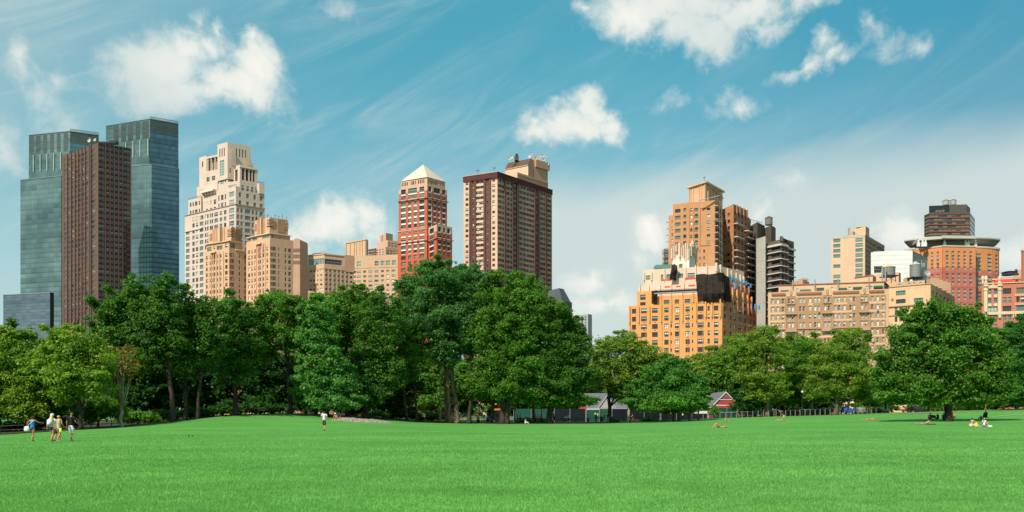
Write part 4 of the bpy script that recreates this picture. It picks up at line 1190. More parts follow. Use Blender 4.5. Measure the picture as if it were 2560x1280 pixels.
for f, cc in ((fL, cl2), (fR, cr2)):
    f.paint(990, 1130, 455, 475, 'rose_stone')
    for c in cc:
        f.paint(c[0], c[1], 466, 492, 'white_paint'); f.win([c], [(464.8, 477.5), (481.5, 491)], 'olive' if f is fL else 'dark', 'frame_dark', 4 if c[1] - c[0] < 14 else 8, 2)
    for y in (477, 480.5, 484, 487.5): f.ledge(None, None, y, y + .7, .10, 'rose_stone', 'stripe')
    for y in (506, 509.5): f.ledge(None, None, y, y + .5, .08, 'rose_stone', 'stripe')
    f.ledge(None, None, 493.2, 494.9, .8, 'pink_cornice', 'cornice', ends=.7)
a1, a2 = b.prism((1002.6, 459.5), (1068, 451.2), (1113, 460), wz(443, 451), wz(463.8, 451), 'rose_stone', 'rose_stone', parapet=.1, Yr=451)
a1.win([(1004.5, 1006.8), (1008.8, 1011), (1013, 1015.3), (1017.3, 1019.5), (1027, 1029), (1031, 1035), (1037.5, 1039.5), (1045, 1047.5), (1049.5, 1052), (1054, 1056.3), (1058.3, 1060.8)], [(449.5, 458.5)], 'dark', 'frame_grey', Yr=453)
a2.win([(1070, 1072.4), (1074.4, 1076.6), (1078.6, 1081), (1084, 1085.6), (1088, 1091.5), (1093.5, 1095), (1101, 1103), (1105.2, 1107), (1109, 1110.8)], [(448.5, 457.5)], 'dark', 'frame_grey')
l, c, r = [Vector((wx(*q), q[1])) for q in ((1001.5, 459.3), (1068, 450.6), (1114, 460))]; k = l + r - c; ap = (l + r) / 2; zt = wz(409.5, 458); zb = wz(443, 451)
mb = b.mb('roof'); V = lambda q, z: Vector((q.x, q.y, z))
st = 15
for i in range(st):                                               # the pyramid is laid in steps
    t0, t1 = i / st, (i + 1) / st
    lo = [q.lerp(ap, t0) for q in (l, c, r, k)]; za, zc_ = zb + (zt - zb) * t0, zb + (zt - zb) * t1
    hi = [q.lerp(ap, min(t1 - .012, 1)) for q in (l, c, r, k)]
    for j in range(4):
        m_ = (j + 1) % 4; mb.quad(V(lo[j], za), V(lo[m_], za), V(hi[m_], zc_), V(hi[j], zc_), 'pyramid_roof')
    nx_ = [q.lerp(ap, t1) for q in (l, c, r, k)]
    for j in range(4):
        m_ = (j + 1) % 4; mb.quad(V(hi[j], zc_), V(hi[m_], zc_), V(nx_[m_], zc_), V(nx_[j], zc_), 'pyramid_roof')
# lower, wider shaft and the corner turret with its roof garden
lL = b.face((994.4, 459), (1068, 449.6), wz(570.5, 449.6), 0, RB, 449.6, rec=.45)
for c_ in cl:
    nx = 4 if c_[1] - c_[0] > 8 else 2
    lL.paint(c_[0], c_[1], 573, 640, 'white_paint'); lL.win([c_], [(574, 584), (587.5, 596), (607, 617), (620.5, 629)], 'olive', 'frame_dark', nx, 2); lL.win([c_], rows(634, 15.3, 9.3, 8), 'green', 'frame_dark', nx, 1)
    lL.paint(c_[0], c_[1], 630, 760, RB)
lL.ledge(None, None, 599.3, 601.2, .7, 'pink_cornice', 'cornice', ends=.5); lL.ledge(None, None, 569.5, 571.5, .35, 'rose_stone', 'cornice')
for y in (573.5, 578, 582.5, 587, 591.5, 596): lL.ledge(None, None, y, y + .7, .10, 'rose_stone', 'stripe')
tL, tR = b.prism((1067.5, 452), (1091.7, 441), (1130.4, 448.5), wz(560.6, 441), 0, RB, RB, parapet=.6, Yr=441, rec=.45)
for f, cc in ((tL, [(1073.8, 1084.5)]), (tR, [(1095, 1102.5), (1108, 1113), (1118, 1125.5)])):
    f.paint(1060, 1135, 560, 577.5, 'rose_stone')
    for c_ in cc:
        nx = 4 if c_[1] - c_[0] > 7.4 else 2
        f.paint(c_[0], c_[1], 566, 624, 'white_paint'); f.win([c_], [(565.5, 578), (581.5, 592), (598.5, 608), (611.5, 622)], 'dark', 'frame_dark', nx, 2); f.win([c_], rows(627, 15.3, 9.3, 8), 'green', 'frame_dark', nx, 1)
    for y in (579.5, 583.5, 587.5): f.ledge(None, None, y, y + .7, .10, 'rose_stone', 'stripe')
    f.ledge(None, None, 594.2, 596, .7, 'pink_cornice', 'cornice', ends=.6)
q = tR.pt(0, 0); 
b.mb('roof').poly([(wx(994.4, 459), 459, wz(571, 449.6)), (wx(1068, 449.6), 449.6, wz(571, 449.6)), (wx(1120, 462), 462, wz(571, 449.6)), (wx(1040, 478), 478, wz(571, 449.6))], 'roof_gravel')
b.mb('wall').quad((wx(1040, 478), 478, 0), (wx(994.4, 459), 459, 0), (wx(994.4, 459), 459, wz(571, 449.6)), (wx(1040, 478), 478, wz(571, 449.6)), RB)
b.done()
# ================= 8 brown-and-cream slab with roof dishes
b = Bld('banded_slab_tower', 'tall cream and brown striped slab with a plum parapet and dishes crowding its roof', 'apartment tower')
CB = 'cream_brick'; DB = 'dark_brick'
fL, fR = b.prism((1159, 469), (1243.5, 460), (1380, 496.5), wz(442.5, 460), 0, CB, 'cream_brick_shaded', parapet=-.2, rec=.3)
rw = rows(446, 13.3, 6.6, 25)
fL.paint(1172.5, 1190.8, 440, 900, DB); fL.paint(1209, 1228, 440, 900, DB)
for r_ in rw: fL.paint(1190.8, 1209, r_[0] - .2, r_[1] + .2, DB)
fL.win([(1164, 1171)], rw, 'std', 'frame_dark', 2, 1); fL.win([(1181.2, 1184.5)], rw, 'std', 'frame_dark'); fL.win([(1191.5, 1198), (1202.5, 1208.6)], rw, 'std', 'frame_dark', 2, 1)
fL.win([(1217.5, 1220.4)], rw, 'std', 'frame_dark'); fL.win([(1230.8, 1237.6)], rw, 'std', 'frame_dark', 2, 1)
for (a_, c_) in ((1174, 1177.5), (1186, 1190.5), (1209.4, 1214), (1224, 1227.6)): fL.ledge(a_, c_, 444, 900, .5, DB, 'pier')
for (a_, c_) in ((1260.8, 1263.4), (1280.2, 1296), (1335.8, 1349.3), (1363.2, 1366.8)): fR.paint(a_, c_, 440, 900, DB)
for r_ in rw:
    for (a_, c_) in ((1244.5, 1260.6), (1263.6, 1280), (1296.2, 1335.6), (1349.7, 1363), (1367, 1377.4)): fR.paint(a_, c_, r_[0] - .2, r_[1] + .3, DB)
fR.win([(1245.4, 1250.5), (1253, 1259.8), (1265, 1270.6), (1273, 1279.3), (1296.8, 1302.6), (1304.6, 1311), (1313.2, 1319.4), (1321.6, 1327.8), (1330, 1335), (1350.4, 1355), (1357.3, 1362.6), (1367.6, 1371.3), (1373, 1377)], rw, 'green', 'frame_dark', 2, 1)
fR.win([(1284.3, 1290.8), (1339, 1344.8)], rw, 'green', 'frame_dark', 2, 1)
for (a_, c_) in ((1260.8, 1263.2), (1280.4, 1283.2), (1292.4, 1295.8), (1336, 1338.4), (1346, 1349), (1363.4, 1366.4)): fR.ledge(a_, c_, 444, 900, .5, DB, 'pier')
pL, pR = b.prism((1157.3, 468.6), (1243.5, 458.9), (1381.5, 496.8), wz(429, 458.9), wz(442.7, 458.9), 'plum_parapet', 'plum_parapet', parapet=.5, part='parapet', ext=0)
pL.ledge(None, None, 428.6, 429.8, .2, 'rose_stone', 'coping'); pR.ledge(None, None, 428.6, 429.8, .2, 'dark_brick', 'coping')
# penthouse
h1, h2 = b.prism((1262.8, 492), (1320.5, 483), (1342, 491.5), wz(411.6, 483), wz(432, 483) - 5, CB, 'cream_brick_shaded', parapet=0, Yr=483)
A, B_, C_ = [Vector((wx(*q), q[1])) for q in ((1262.8, 492), (1320.5, 483), (1342, 491.5))]; K = A + C_ - B_
z0 = wz(411.6, 483); z1 = wz(395, 484.5)
i1, i2 = A.lerp(K, .28) + (B_ - A) * .02, B_.lerp(C_, .28)
mb = b.mb('sloped_roof')
V = lambda q, z: Vector((q.x, q.y, z))
nA, nB = A + (A - K).normalized() * .3, B_ + (B_ - C_).normalized() * .3
mb.quad(V(nA, z0), V(nB, z0), V(i2, z1), V(i1, z1), 'frame_brown'); mb.quad(V(nA, z0 - .6), V(nB, z0 - .6), V(nB, z0), V(nA, z0), 'cream_brick_shaded')
mb.quad(V(i1, z1), V(i2, z1), V(C_, z1), V(K, z1), 'roof_gravel')
mb = b.mb('wall'); mb.poly([V(nB, z0), V(C_, z0), V(C_, z1), V(i2, z1)], 'cream_brick_shaded'); mb.poly([V(A, z0), V(i1, z1), V(K, z1), V(K, z0)], 'cream_brick_shaded'); mb.quad(V(C_, z0), V(K, z0), V(K, z1), V(C_, z1), 'cream_brick_shaded')
j1, j2 = b.prism((1334, 490), (1336.5, 488.0), (1369.5, 496), wz(398, 488), wz(440, 488) - 5, CB, 'cream_brick_shaded', parapet=.3, Yr=488)
j2.ledge(1340, None, 399, 417, .9, 'cream_brick_shaded', 'louvre_band', ends=.8)
s1, s2 = b.prism((1270, 484), (1293.4, 474.5), (1370, 494.6), wz(430.2, 474.5), wz(440, 474.5), CB, 'cream_brick_shaded', parapet=.4, Yr=474.5)
s2.ledge(None, None, 434.5, 436, .3, 'cream_brick_shaded', 'cornice')
h1.ledge(1286, 1297, 396, 412, -6, 'metal_dark', 'chimney', Yr=474, inn=9) if False else None
b.box(1291.5, 490, 392, 402, 2.6, 2.6, 'frame_brown', 'chimney'); b.box(1292, 490, 385.5, 392, 1.6, 1.6, 'metal_dark', 'chimney')
b.done()
rg = random.Random(4)
ds = [(1279.5, 394, 1.15, 'white dish on the left end of the striped slab penthouse roof'), (1274, 398, .8, 'small grey dish at the far left of the striped slab penthouse'), (1325.5, 391, 1.25, 'largest white dish above the sloped dark roof'),
      (1329, 383.5, .7, 'small dish raised on a mast above the largest dish'), (1339.5, 396, 1.1, 'tan drum shaped dish behind the penthouse edge'), (1346, 391, .6, 'small pale dish between the tan drum and the tall mast dish'),
      (1342, 404, 1.1, 'side facing dish beside the dark penthouse slot'), (1347, 398, .7, 'small reddish dish next to the tan drum'), (1357.5, 390, .9, 'white round dish high on the roof corner cluster'),
      (1359, 399.5, .9, 'white dish below the high round one'), (1352.5, 392, .6, 'small dish on a thin mast in the corner cluster'), (1360.5, 408, 1.0, 'dish hanging on the upper wall of the penthouse'),
      (1368.3, 410, 1.0, 'outermost dish at the right wall edge of the penthouse'), (1360.3, 418.5, .9, 'dish halfway down the penthouse wall'), (1360, 429, .9, 'lowest dish on the penthouse wall'), (1364, 392, .6, 'tiny dish at the outer right of the corner cluster')]
for i, (px, py, r, lab) in enumerate(ds):
    topdish(px, 486 + (px - 1270) * .09, py, r, lab, aim=(rg.uniform(-.7, .5), -1, rg.uniform(0, .3)), mat='tank_cone_yellow' if 'tan' in lab else 'ring_concrete', stand=1.5 + (400 - min(py, 399)) * .09, group='dishes on the striped slab roof')
for i, (px, lab) in enumerate(((1194.5, 'small twin floodlight post on the plum parapet nearer the far corner'), (1235.5, 'small twin floodlight post on the plum parapet nearer the near corner'))):
    Y0 = 466 if i == 0 else 461; x = wx(px, Y0); z = wz(435.6 if i == 0 else 429.5, Y0); m = MB()
    m.tube([(x, Y0, z - .5), (x, Y0, z + 1.6)], [.1, .1], 'metal_dark', 5); m.tube([(x - .6, Y0, z + 2), (x, Y0, z + 1.4), (x + .6, Y0, z + 2)], [.06] * 3, 'metal_dark', 4)
    for sx in (-.6, .6): m.cbox(x + sx, Y0, z + 2, .5, .4, .5, 'metal_dark')
    tag(m.build('floodlight', None, (x, Y0, z - .5)), lab, 'floodlight', 'floodlights on the plum parapet')

# ================= 9 grey mansard and grey block behind the trees
b = Bld('mansard_building', 'dark slate mansard roofed building half hidden right of the striped slab', 'building')
f1, f2 = b.prism((1366, 420), (1405, 410), (1430, 416), wz(752, 410), 0, 'slate_dark', 'slate_dark', parapet=.5)
x = lambda p, y=410: wx(p, y)
mb = b.mb('mansard_roof'); z0, z1 = wz(752, 410), wz(718, 410)
lo = [(x(1366, 420), 420), (x(1405), 410), (x(1427.5, 416), 416), (x(1392, 426), 426)]; hi = [(x(1372, 421), 421), (x(1398, 413), 413), (x(1409, 416), 416), (x(1388, 424), 424)]
for j in range(4): k = (j + 1) % 4; mb.quad((*lo[j], z0), (*lo[k], z0), (*hi[k], z1), (*hi[j], z1), 'slate_dark')
mb.poly([(*q, z1) for q in hi], 'slate_dark')
b.done()
b = Bld('pale_gridded_block', 'pale grey gridded block just right of the slate mansard roof', 'building')
f1, f2 = b.prism((1425, 470), (1470, 460), (1480, 463), wz(785, 460), 0, 'pale_grey', 'pale_grey', parapet=.4)
f1.win(cols([1432, 1440, 1448, 1456, 1464], 3.6), rows(790, 7, 4, 12), 'green', 'frame_grey')
b.done()
m = MB(); x0, y0, z0 = wx(1436, 400), 400, wz(790, 400)
b = None
# ================= 11 tall orange tower (behind the art deco block)
b = Bld('orange_brick_tower', 'tall orange brick apartment tower with a ribbed plant box and white slab balconies', 'apartment tower')
OB = 'orange_brick'; OS = 'orange_side'
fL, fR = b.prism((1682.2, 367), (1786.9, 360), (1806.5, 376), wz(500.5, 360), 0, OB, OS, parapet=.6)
rw = rows(519.9, 16.75, 8.6, 7); rl = rows(519.9 + 16.75 * 7 - 10, 16.75, 8, 8)
fL.win([(1687.8, 1701.4)], rows(524, 16.6, 8.8, 10), 'green', 'frame_dark', 3, 1, Yr=367); fL.win([(1708.5, 1715.6)], rw + rl, 'green', 'frame_dark', 1, 1, Yr=365)
fL.win([(1725.7, 1731)], rows(520.5, 16.7, 8.4, 14), 'std', 'frame_dark', Yr=364); fL.win([(1736.2, 1745.8)], rows(520, 16.7, 9, 7), 'green', 'frame_dark', 2, 1, Yr=363)
fL.win([(1766.6, 1776)], rows(517.5, 16.6, 7.2, 6), 'white', 'frame_white', 1, 1); fL.win([(1748.8, 1751.3), (1758.4, 1762.3)], rows(622, 17, 8, 4), 'green', 'frame_dark')
fL.win([(1739.5, 1742)], rows(622, 17, 8, 4), 'dark', 'frame_dark')
for c in (1712, 1741): 
    for r_ in rows(530, 16.7, 2, 6): fL.ledge(c - 3, c + 3, r_[0], r_[1], .15, 'frame_brown', 'air_conditioner')
for (a_, c_, y0, y1) in ((1750.2, 1751, 518, 613), (1750.2, 1776, 517, 518.2), (1750.2, 1776, 611.5, 612.5), (1734, 1734.8, 516, 640), (1722.8, 1723.6, 516, 640)): fL.ledge(a_, c_, y0, y1, .18, OS, 'brick_frame')
fR.win([(1789, 1793), (1796, 1803)], rows(518, 16.7, 10, 14), 'dark', 'frame_dark')
for r_ in rows(513.5, 16.7, 1.6, 10): fR.ledge(1787.5, 1800, r_[0], r_[1], 1.4, 'balcony_band', 'balcony', ends=.6)
s1 = b.face((1671.5, 369.5), (1682.5, 368), wz(537.5, 368), 0, OB, 368)
s1.win([(1678.5, 1682)], rows(551, 15.5, 9, 8), 'white', 'frame_white')
b.mb('roof').poly([(wx(1671.5, 369.5), 369.5, wz(538, 368)), (wx(1683, 368), 368, wz(538, 368)), (wx(1700, 385), 385, wz(538, 368)), (wx(1690, 392), 392, wz(538, 368))], 'roof_gravel')
b.mb('wall').quad((wx(1690, 392), 392, 0), (wx(1671.5, 369.5), 369.5, 0), (wx(1671.5, 369.5), 369.5, wz(538, 368)), (wx(1690, 392), 392, wz(538, 368)), OS)
for r_ in rows(553, 16.3, 1.3, 7): s1.ledge(1667, 1671, r_[0], r_[1], 1.0, 'balcony_band', 'balcony')
# right hand wing
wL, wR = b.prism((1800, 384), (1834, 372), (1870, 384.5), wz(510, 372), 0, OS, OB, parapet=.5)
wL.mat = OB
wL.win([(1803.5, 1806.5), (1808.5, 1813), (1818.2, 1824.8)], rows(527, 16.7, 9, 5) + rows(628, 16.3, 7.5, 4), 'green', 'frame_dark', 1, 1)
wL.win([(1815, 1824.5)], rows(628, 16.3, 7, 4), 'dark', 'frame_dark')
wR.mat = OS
for c in ((1835.2, 1839.6), (1844, 1848.2), (1853, 1857.2), (1861.4, 1865.8)): wR.win([c], rows(527, 16.8, 9.6, 14), 'dark', 'frame_dark')
for i, r_ in enumerate(rows(557.5, 33.4 / 2, 2.0, 10)):
    if i in (0, 2, 4, 5, 6, 7, 8): wR.ledge(1835, 1853, r_[0], r_[1], 2.0, 'balcony_band', 'balcony'); 
    if i in (0, 2, 4, 5, 6, 7, 8):
        for k in range(9):
            p = 1835.5 + k * 2.1; wR.ledge(p - .12, p + .12, r_[0] - 5, r_[0], 1.95, 'metal_dark', 'railing', inn=-1.85)
        wR.ledge(1835, 1853, r_[0] - 5.4, r_[0] - 4.8, 1.98, 'metal_grey', 'railing', inn=-1.85)
for i, r_ in enumerate(rows(565, 16.9, 1.8, 10)): wR.ledge(1861, 1878, r_[0], r_[1], 2.2, 'balcony_band', 'balcony')
for p in (1842, 1850, 1859, 1868): wR.ledge(p - .9, p + .9, 508.5, 530, .3, OB, 'pier')
fz = b.face((1869, 384), (1876.5, 391), wz(540, 384), 0, OS, 384)
# plant box with ribs
k1, k2 = b.prism((1722, 372.5), (1763.8, 364), (1806.5, 379.5), wz(456.5, 364), wz(502, 364), OB, OS, parapet=.4, Yr=364)
k1.mat = k2.mat = 'buff_brick'
for p in (1724, 1728, 1733.5, 1749, 1755, 1763): k1.ledge(p - .45, p + .45, 458, 505, .4, 'buff_brick', 'rib')
for p in (1769, 1776, 1783, 1790, 1797): k2.ledge(p - .5, p + .5, 458, 505, .4, 'buff_side', 'rib')
for k in (k1, k2): k.ledge(None, None, 453.8, 458, .8, 'buff_brick', 'cornice', ends=.7)
b.mb('flue').tube([(wx(1760.5, 370), 370, wz(457, 370)), (wx(1760.5, 370), 370, wz(443.5, 370))], [.28, .28], 'metal_grey', 8); b.mb('flue').lathe(wx(1760.5, 370), 370, [(.5, wz(444, 370)), (.5, wz(442, 370)), (.1, wz(441, 370))], 'metal_grey', 8)
for (pa, pb_, ya, yb) in ((1772, 1805, 463, 486), (1776, 1804, 463, 489), (1781, 1802, 467, 492)):
    P0 = k2.pt(k2.u(pa), wz(ya, 364), .9); P1 = k2.pt(k2.u(pb_), wz(yb, 372), .9); mid = P0.lerp(P1, .5) + Vector((0, 0, .5)); b.mb('pipe').tube([P0, mid, P1], [.12] * 3, 'metal_grey', 5)
b.mb('pipe').box((wx(1748, 359), 359, wz(502, 359)), (wx(1798, 359) - wx(1748, 359), -1, 2.0), (0, .5, 0), (0, 0, .3), 'metal_grey')
b.done()
# hanging work platform and ropes
x0 = wx(1785.5, 358); x1 = wx(1807, 360); zz = wz(553.5, 359); m = MB()
m.box((x0, 358.3, zz), (x1 - x0, 1.5, 0), (0, .9, 0), (0, 0, .25), 'metal_grey')
for i in range(9):
    q = x0 + (x1 - x0) * i / 8; m.cbox(q, 358.3 + 1.5 * i / 8, zz, .08, .08, 1.3, 'metal_grey')
m.box((x0, 358.3, zz + 1.2), (x1 - x0, 1.5, 0), (0, .08, 0), (0, 0, .1), 'metal_grey')
for p in (1789, 1799, 1804.5): m.tube([(wx(p, 359), 359, zz), (wx(p, 359), 359, wz(500, 359))], [.06, .06], 'frame_grey', 4); m.tube([(wx(p, 359), 359, zz), (wx(p + 1, 359), 359, wz(670, 359))], [.06, .06], 'frame_grey', 4)
tag(m.build('suspended_scaffold', None, (x0, 358.3, zz)), 'hanging work platform with long ropes on the near corner of the orange brick tower', 'scaffold')

# small balconied block peeping left of it
b = Bld('grey_balcony_block', 'small greenish glazed block peeping out left of the orange brick tower', 'building')
f1, f2 = b.prism((1655.5, 420), (1660, 416), (1680, 420), wz(621.5, 416), 0, 'rose_stone', 'pale_grey', parapet=.3)
f2.win([(1660.5, 1671)], rows(631, 12.5, 8, 6), 'teal', 'frame_white', 3, 1); f1.win([(1656, 1659)], rows(631, 12.5, 8, 6), 'teal', 'frame_white')
b.done()

# ================= 12 umber block, concrete slab, balcony block
b = Bld('umber_brick_block', 'dark umber brick tower with a jutting box carrying the tall wooden water tank', 'apartment tower')
f1, f2 = b.prism((1868, 396), (1893.3, 384), (1912, 392), wz(555, 384), 0, 'umber_brick', 'umber_brick', parapet=.6)
f1.win(cols([1889.5], 2.6), rows(623, 17.3, 8, 8), 'dark', 'frame_grey'); f2.win([(1896, 1905)], rows(560, 200, 5, 1), 'dark', 'frame_dark')
g1, g2 = b.prism((1906, 395), (1928, 386), (1939.3, 392), wz(562.5, 386), wz(587, 386), 'umber_brick', 'umber_brick', parapet=.4)
g3, g4 = b.prism((1908, 396), (1925, 388), (1936, 393), wz(584, 388), 0, 'umber_brick', 'umber_brick', parapet=.4)
g4.paint(1925.5, 1936, 588, 602, 'metal_dark')
for (p, h) in ((1877, 8), (1884, 6), (1891, 5), (1899, 4), (1905, 6)): b.mb('railing').tube([(wx(p, 388), 388, wz(556, 386)), (wx(p, 388), 388, wz(556 - h, 386))], [.1, .1], 'metal_grey', 4)
b.mb('railing').tube([(wx(1876, 388), 388, wz(546, 386)), (wx(1893, 388), 388, wz(550, 386)), (wx(1905, 388), 388, wz(554, 386))], [.12] * 3, 'metal_grey', 4)
b.done()
tank(1922, 390, 539.5, 562.5, 'tall wooden water tank with a dark conical lid on the umber brick block', wpx=18)
b = Bld('concrete_slab_tower', 'pale concrete end wall slab standing before the umber brick block', 'building')
f1, f2 = b.prism((1890.8, 377), (1913.6, 371), (1917, 376), wz(591.5, 372), 0, 'plank_concrete', 'plank_concrete', parapet=.3)
for y in (622, 650, 676, 703, 730, 757): f1.ledge(None, None, y, y + .6, -.001, 'frame_dark', 'joint', inn=.02) if False else f1.paint(1890, 1914, y, y + .7, 'grey_panel')
b.done()
b = Bld('balcony_block', 'dark brick block with cream wraparound balcony bands and orange blinds', 'apartment tower')
UB = 'umber_brick'
fA = b.face((1913.5, 375), (1951, 368), wz(604, 370), 0, UB, 370, rec=.8)
fB = b.face((1951, 368), (1967.5, 371.5), wz(606, 370), 0, UB, 370, rec=.5)
fC = b.face((1967.5, 376), (1985, 381), wz(599, 376), 0, UB, 376, rec=.5)
fD = b.face((1967.5, 371.5), (1967.6, 378), wz(599, 376), 0, UB, 376)
pt = lambda p, y, z: (wx(p, y), y, z)
b.mb('roof').poly([pt(1913.5, 375, wz(604, 370)), pt(1951, 368, wz(604, 370)), pt(1967.5, 371.5, wz(604, 370)), pt(1985, 381, wz(604, 370)), pt(1970, 400, wz(604, 370)), pt(1920, 400, wz(604, 370))], 'roof_gravel')
b.mb('wall').quad(pt(1985, 381, 0), pt(1970, 400, 0), pt(1970, 400, wz(600, 376)), pt(1985, 381, wz(600, 376)), UB)
rw = rows(619, 17.5, 9, 12)
fA.win([(1928.5, 1950.3)], rw, 'dark', 'frame_dark', 3, 1); fA.win([(1914.5, 1920)], rows(619, 35, 8, 1), 'std', 'frame_grey')
fB.win([(1951.8, 1959.5)], rw, 'std', 'frame_dark', 1, 1); fC.win([(1969.5, 1977)], rw, 'green', 'frame_dark', 2, 1)
flat('orange_blind', (0.45, 0.13, 0.05), .8)
PAL['ember'] = [(3, 'orange_blind', 'orange_blind'), (2, 'glass_dark', 'glass_dark'), (1, 'orange_blind', 'glass_dark')]
fB.win([(1960.3, 1966.5)], rw, 'ember', 'frame_brown'); fC.win([(1978.5, 1983.5)], rw, 'ember', 'frame_brown')
for i, r_ in enumerate(rows(612.5, 17.5, 2.9, 11)):
    h = 5.0 if i == 0 else 2.4
    for f in (fA, fB, fC): f.ledge(None, None, r_[0] + (0 if i else -1), r_[0] + h + (0 if i else -1), .8, 'balcony_band', 'balcony', ends=.35, Yr=370)
    if i: fA.ledge(1928, 1951, r_[0] - 4.5, r_[0] - 1, .75, 'umber_brick', 'balustrade', inn=-.6, Yr=370)
h1, h2 = b.prism((1919, 379), (1951, 372), (1953, 376), wz(598.5, 372), wz(606, 372), UB, UB, parapet=.3)
h1, h2 = b.prism((1951, 378), (1958, 371), (1972, 377), wz(594.5, 371), wz(606, 371), UB, UB, parapet=.3)
h2.win([(1960.5, 1964)], [(601, 607)], 'teal', 'frame_dark')
b.box(1953.5, 372, 591, 606, 1.2, 1.2, UB, 'chimney')
b.done()

# ================= 10 art deco amber block under repair
b = Bld('art_deco_block', 'stepped amber brick art deco block with cream finials, wrapped in black netting', 'apartment building')
AB, AS, CT, CS = 'amber_brick', 'amber_shaded', 'cream_terracotta', 'cast_stone'
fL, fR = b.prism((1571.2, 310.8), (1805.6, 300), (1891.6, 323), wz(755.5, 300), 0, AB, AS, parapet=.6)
rw = rows(763.4, 20.6, 12.4, 9)
X = lambda v: 1560 + v / 4.2676
for (c, w, nx) in ((107, 43, 2), (213, 60, 3), (330, 60, 3), (453, 45, 2), (566, 45, 2), (679, 45, 2), (818, 62, 3), (904, 24, 1), (982, 48, 2)):
    fL.win([(X(c - w / 2), X(c + w / 2))], rows(763.4, 20.6, 12.4, 9), 'std', 'frame_dark' if nx > 1 else 'frame_grey', nx, 2)
for c in (505, 732): fL.win([(X(c - 6), X(c + 6))], rows(765, 20.6, 8.5, 9), 'dark', 'frame_dark')
for (c, w) in ((1078, 18), (1138, 18), (1184, 24), (1238, 38), (1293, 24), (1353, 16), (1390, 22)):
    fR.win([(X(c - w / 2), X(c + w / 2))], rw, 'dark' if c % 2 else 'std', 'frame_grey', 1 + (w > 20), 1)
for c in (213, 330, 566, 679, 818): 
    for i, r_ in enumerate(rows(777.2, 20.6, 1.5, 8)):
        if (i * 7 + c) % 3: fL.ledge(X(c - 10), X(c + 10), r_[0], r_[1], .18, 'ac_unit', 'air_conditioner')
def finial(f, px, y0, y1, out, w, mat, cap=True):
    f.ledge(px - w / 2, px + w / 2, y0, y1, out, mat, 'finial', inn=.35)
    f.ledge(px - w * .28, px + w * .28, y0 - 1.6, y0, out * .7, mat, 'finial', inn=.2)
    f.ledge(px - w * .18, px + w * .18, y1, y1 + 6, out * .5, mat, 'finial', inn=.0)
for v in (60, 158, 272, 398, 505, 625, 770): finial(fL, X(v), 758 if v < 300 else 750, 800, .5, 2.6, AB)
for v in (870, 938, 1028): finial(fL, X(v), 749, 792, .6, 3.6, 'cream_terracotta' if False else AB)
for v in (1055, 1100, 1160, 1210, 1270, 1325, 1360, 1410): finial(fR, X(v), 751 if v < 1110 else 744, 768, .3, 1.3, AS)
for p in (1576, 1614, 1655, 1676, 1698, 1720, 1743, 1757, 1785): fL.ledge(p - .35, p + .35, 775, 940, .2, 'amber_brick_low', 'pilaster')
# tier 2
t1, t2 = b.prism((1592.8, 316), (1640, 313.5), (1650, 316), wz(726.5, 313.5), wz(756, 300) - .5, AB, AS, parapet=.4, Yr=313.5)
t1.win([(1600.5, 1614)], [(735, 748), (754, 764)], 'std', 'frame_dark', 3, 2)
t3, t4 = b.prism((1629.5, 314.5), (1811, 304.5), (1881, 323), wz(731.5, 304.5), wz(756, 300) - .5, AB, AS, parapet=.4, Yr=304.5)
t3.win([(1659.5, 1673.5), (1687, 1698), (1712, 1726)], [(747, 757.5)], 'green', 'frame_dark', 3, 2, Yr=309); t3.win([(1660, 1672.5), (1689, 1698), (1713, 1726)], [(732.5, 739.5)], 'dark', 'frame_dark', 2, 1, Yr=309)
for v in (1184, 1238, 1293, 1340): t4.win([(X(v) - 2.3, X(v) + 2.3)], [(727, 739), (744, 756)], 'std', 'frame_grey', 1, 2, Yr=300)
for v in (398, 505, 625, 740): finial(t3, X(v), 727, 765, .4, 2.2, AB)
for v in (1160, 1207, 1270, 1320, 1362): finial(t4, X(v), 714 + (v - 1160) * .06, 738, .3, 1.5, AB)
# tier 3
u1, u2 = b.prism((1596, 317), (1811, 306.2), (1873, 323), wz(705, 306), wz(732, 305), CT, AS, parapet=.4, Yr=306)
u1.win([(1603, 1617), (1633, 1642), (1661, 1677), (1690, 1701), (1721, 1738)], [(709.5, 717.5)], 'dark', 'frame_dark', 3, 1, Yr=313)
for r0, c0, c1 in ((713, 1661, 1677), (713.5, 1690, 1701), (713, 1721, 1738)): u1.ledge(c0, c1, r0 + 2, r0 + 5, .10, 'red_net', 'safety_net', Yr=313)
for v in (168, 263, 385, 505, 640): finial(u1, X(v), 699, 722, .5, 2.6, CT)
for v in (1120, 1175, 1245, 1285, 1330): finial(u2, X(v), 700, 716, .4, 1.6, AS)
# tier 4, cream
v1, v2 = b.prism((1608, 318), (1795, 308.5), (1860, 322), wz(664, 308.5), wz(706, 306), CT, CT, parapet=.4, Yr=308.5)
v1.win([(1615, 1626), (1652.5, 1658), (1666, 1680), (1694, 1708), (1719, 1737)], [(686, 697)], 'green', 'frame_grey', 2, 1, Yr=315)
for c0, c1 in ((1652, 1662), (1665, 1681), (1712, 1740)): v1.ledge(c0, c1, 696, 701, .15, 'red_net', 'safety_net', Yr=315)
v2.win(cols([1822, 1832, 1842, 1851], 3), [(690, 698)], 'dark', 'frame_dark', Yr=308.5)
for v, top in ((215, 672), (295, 670), (432, 666), (515, 664), (655, 665), (765, 661), (885, 662)): finial(v1, X(v), top, 692, .5, 3.0, CT)
for v in (985, 1028, 1105, 1145, 1197, 1240, 1272): finial(v2, X(v), 659 + (v - 985) * .065, 680 + (v - 985) * .05, .5, 3.2, CT)
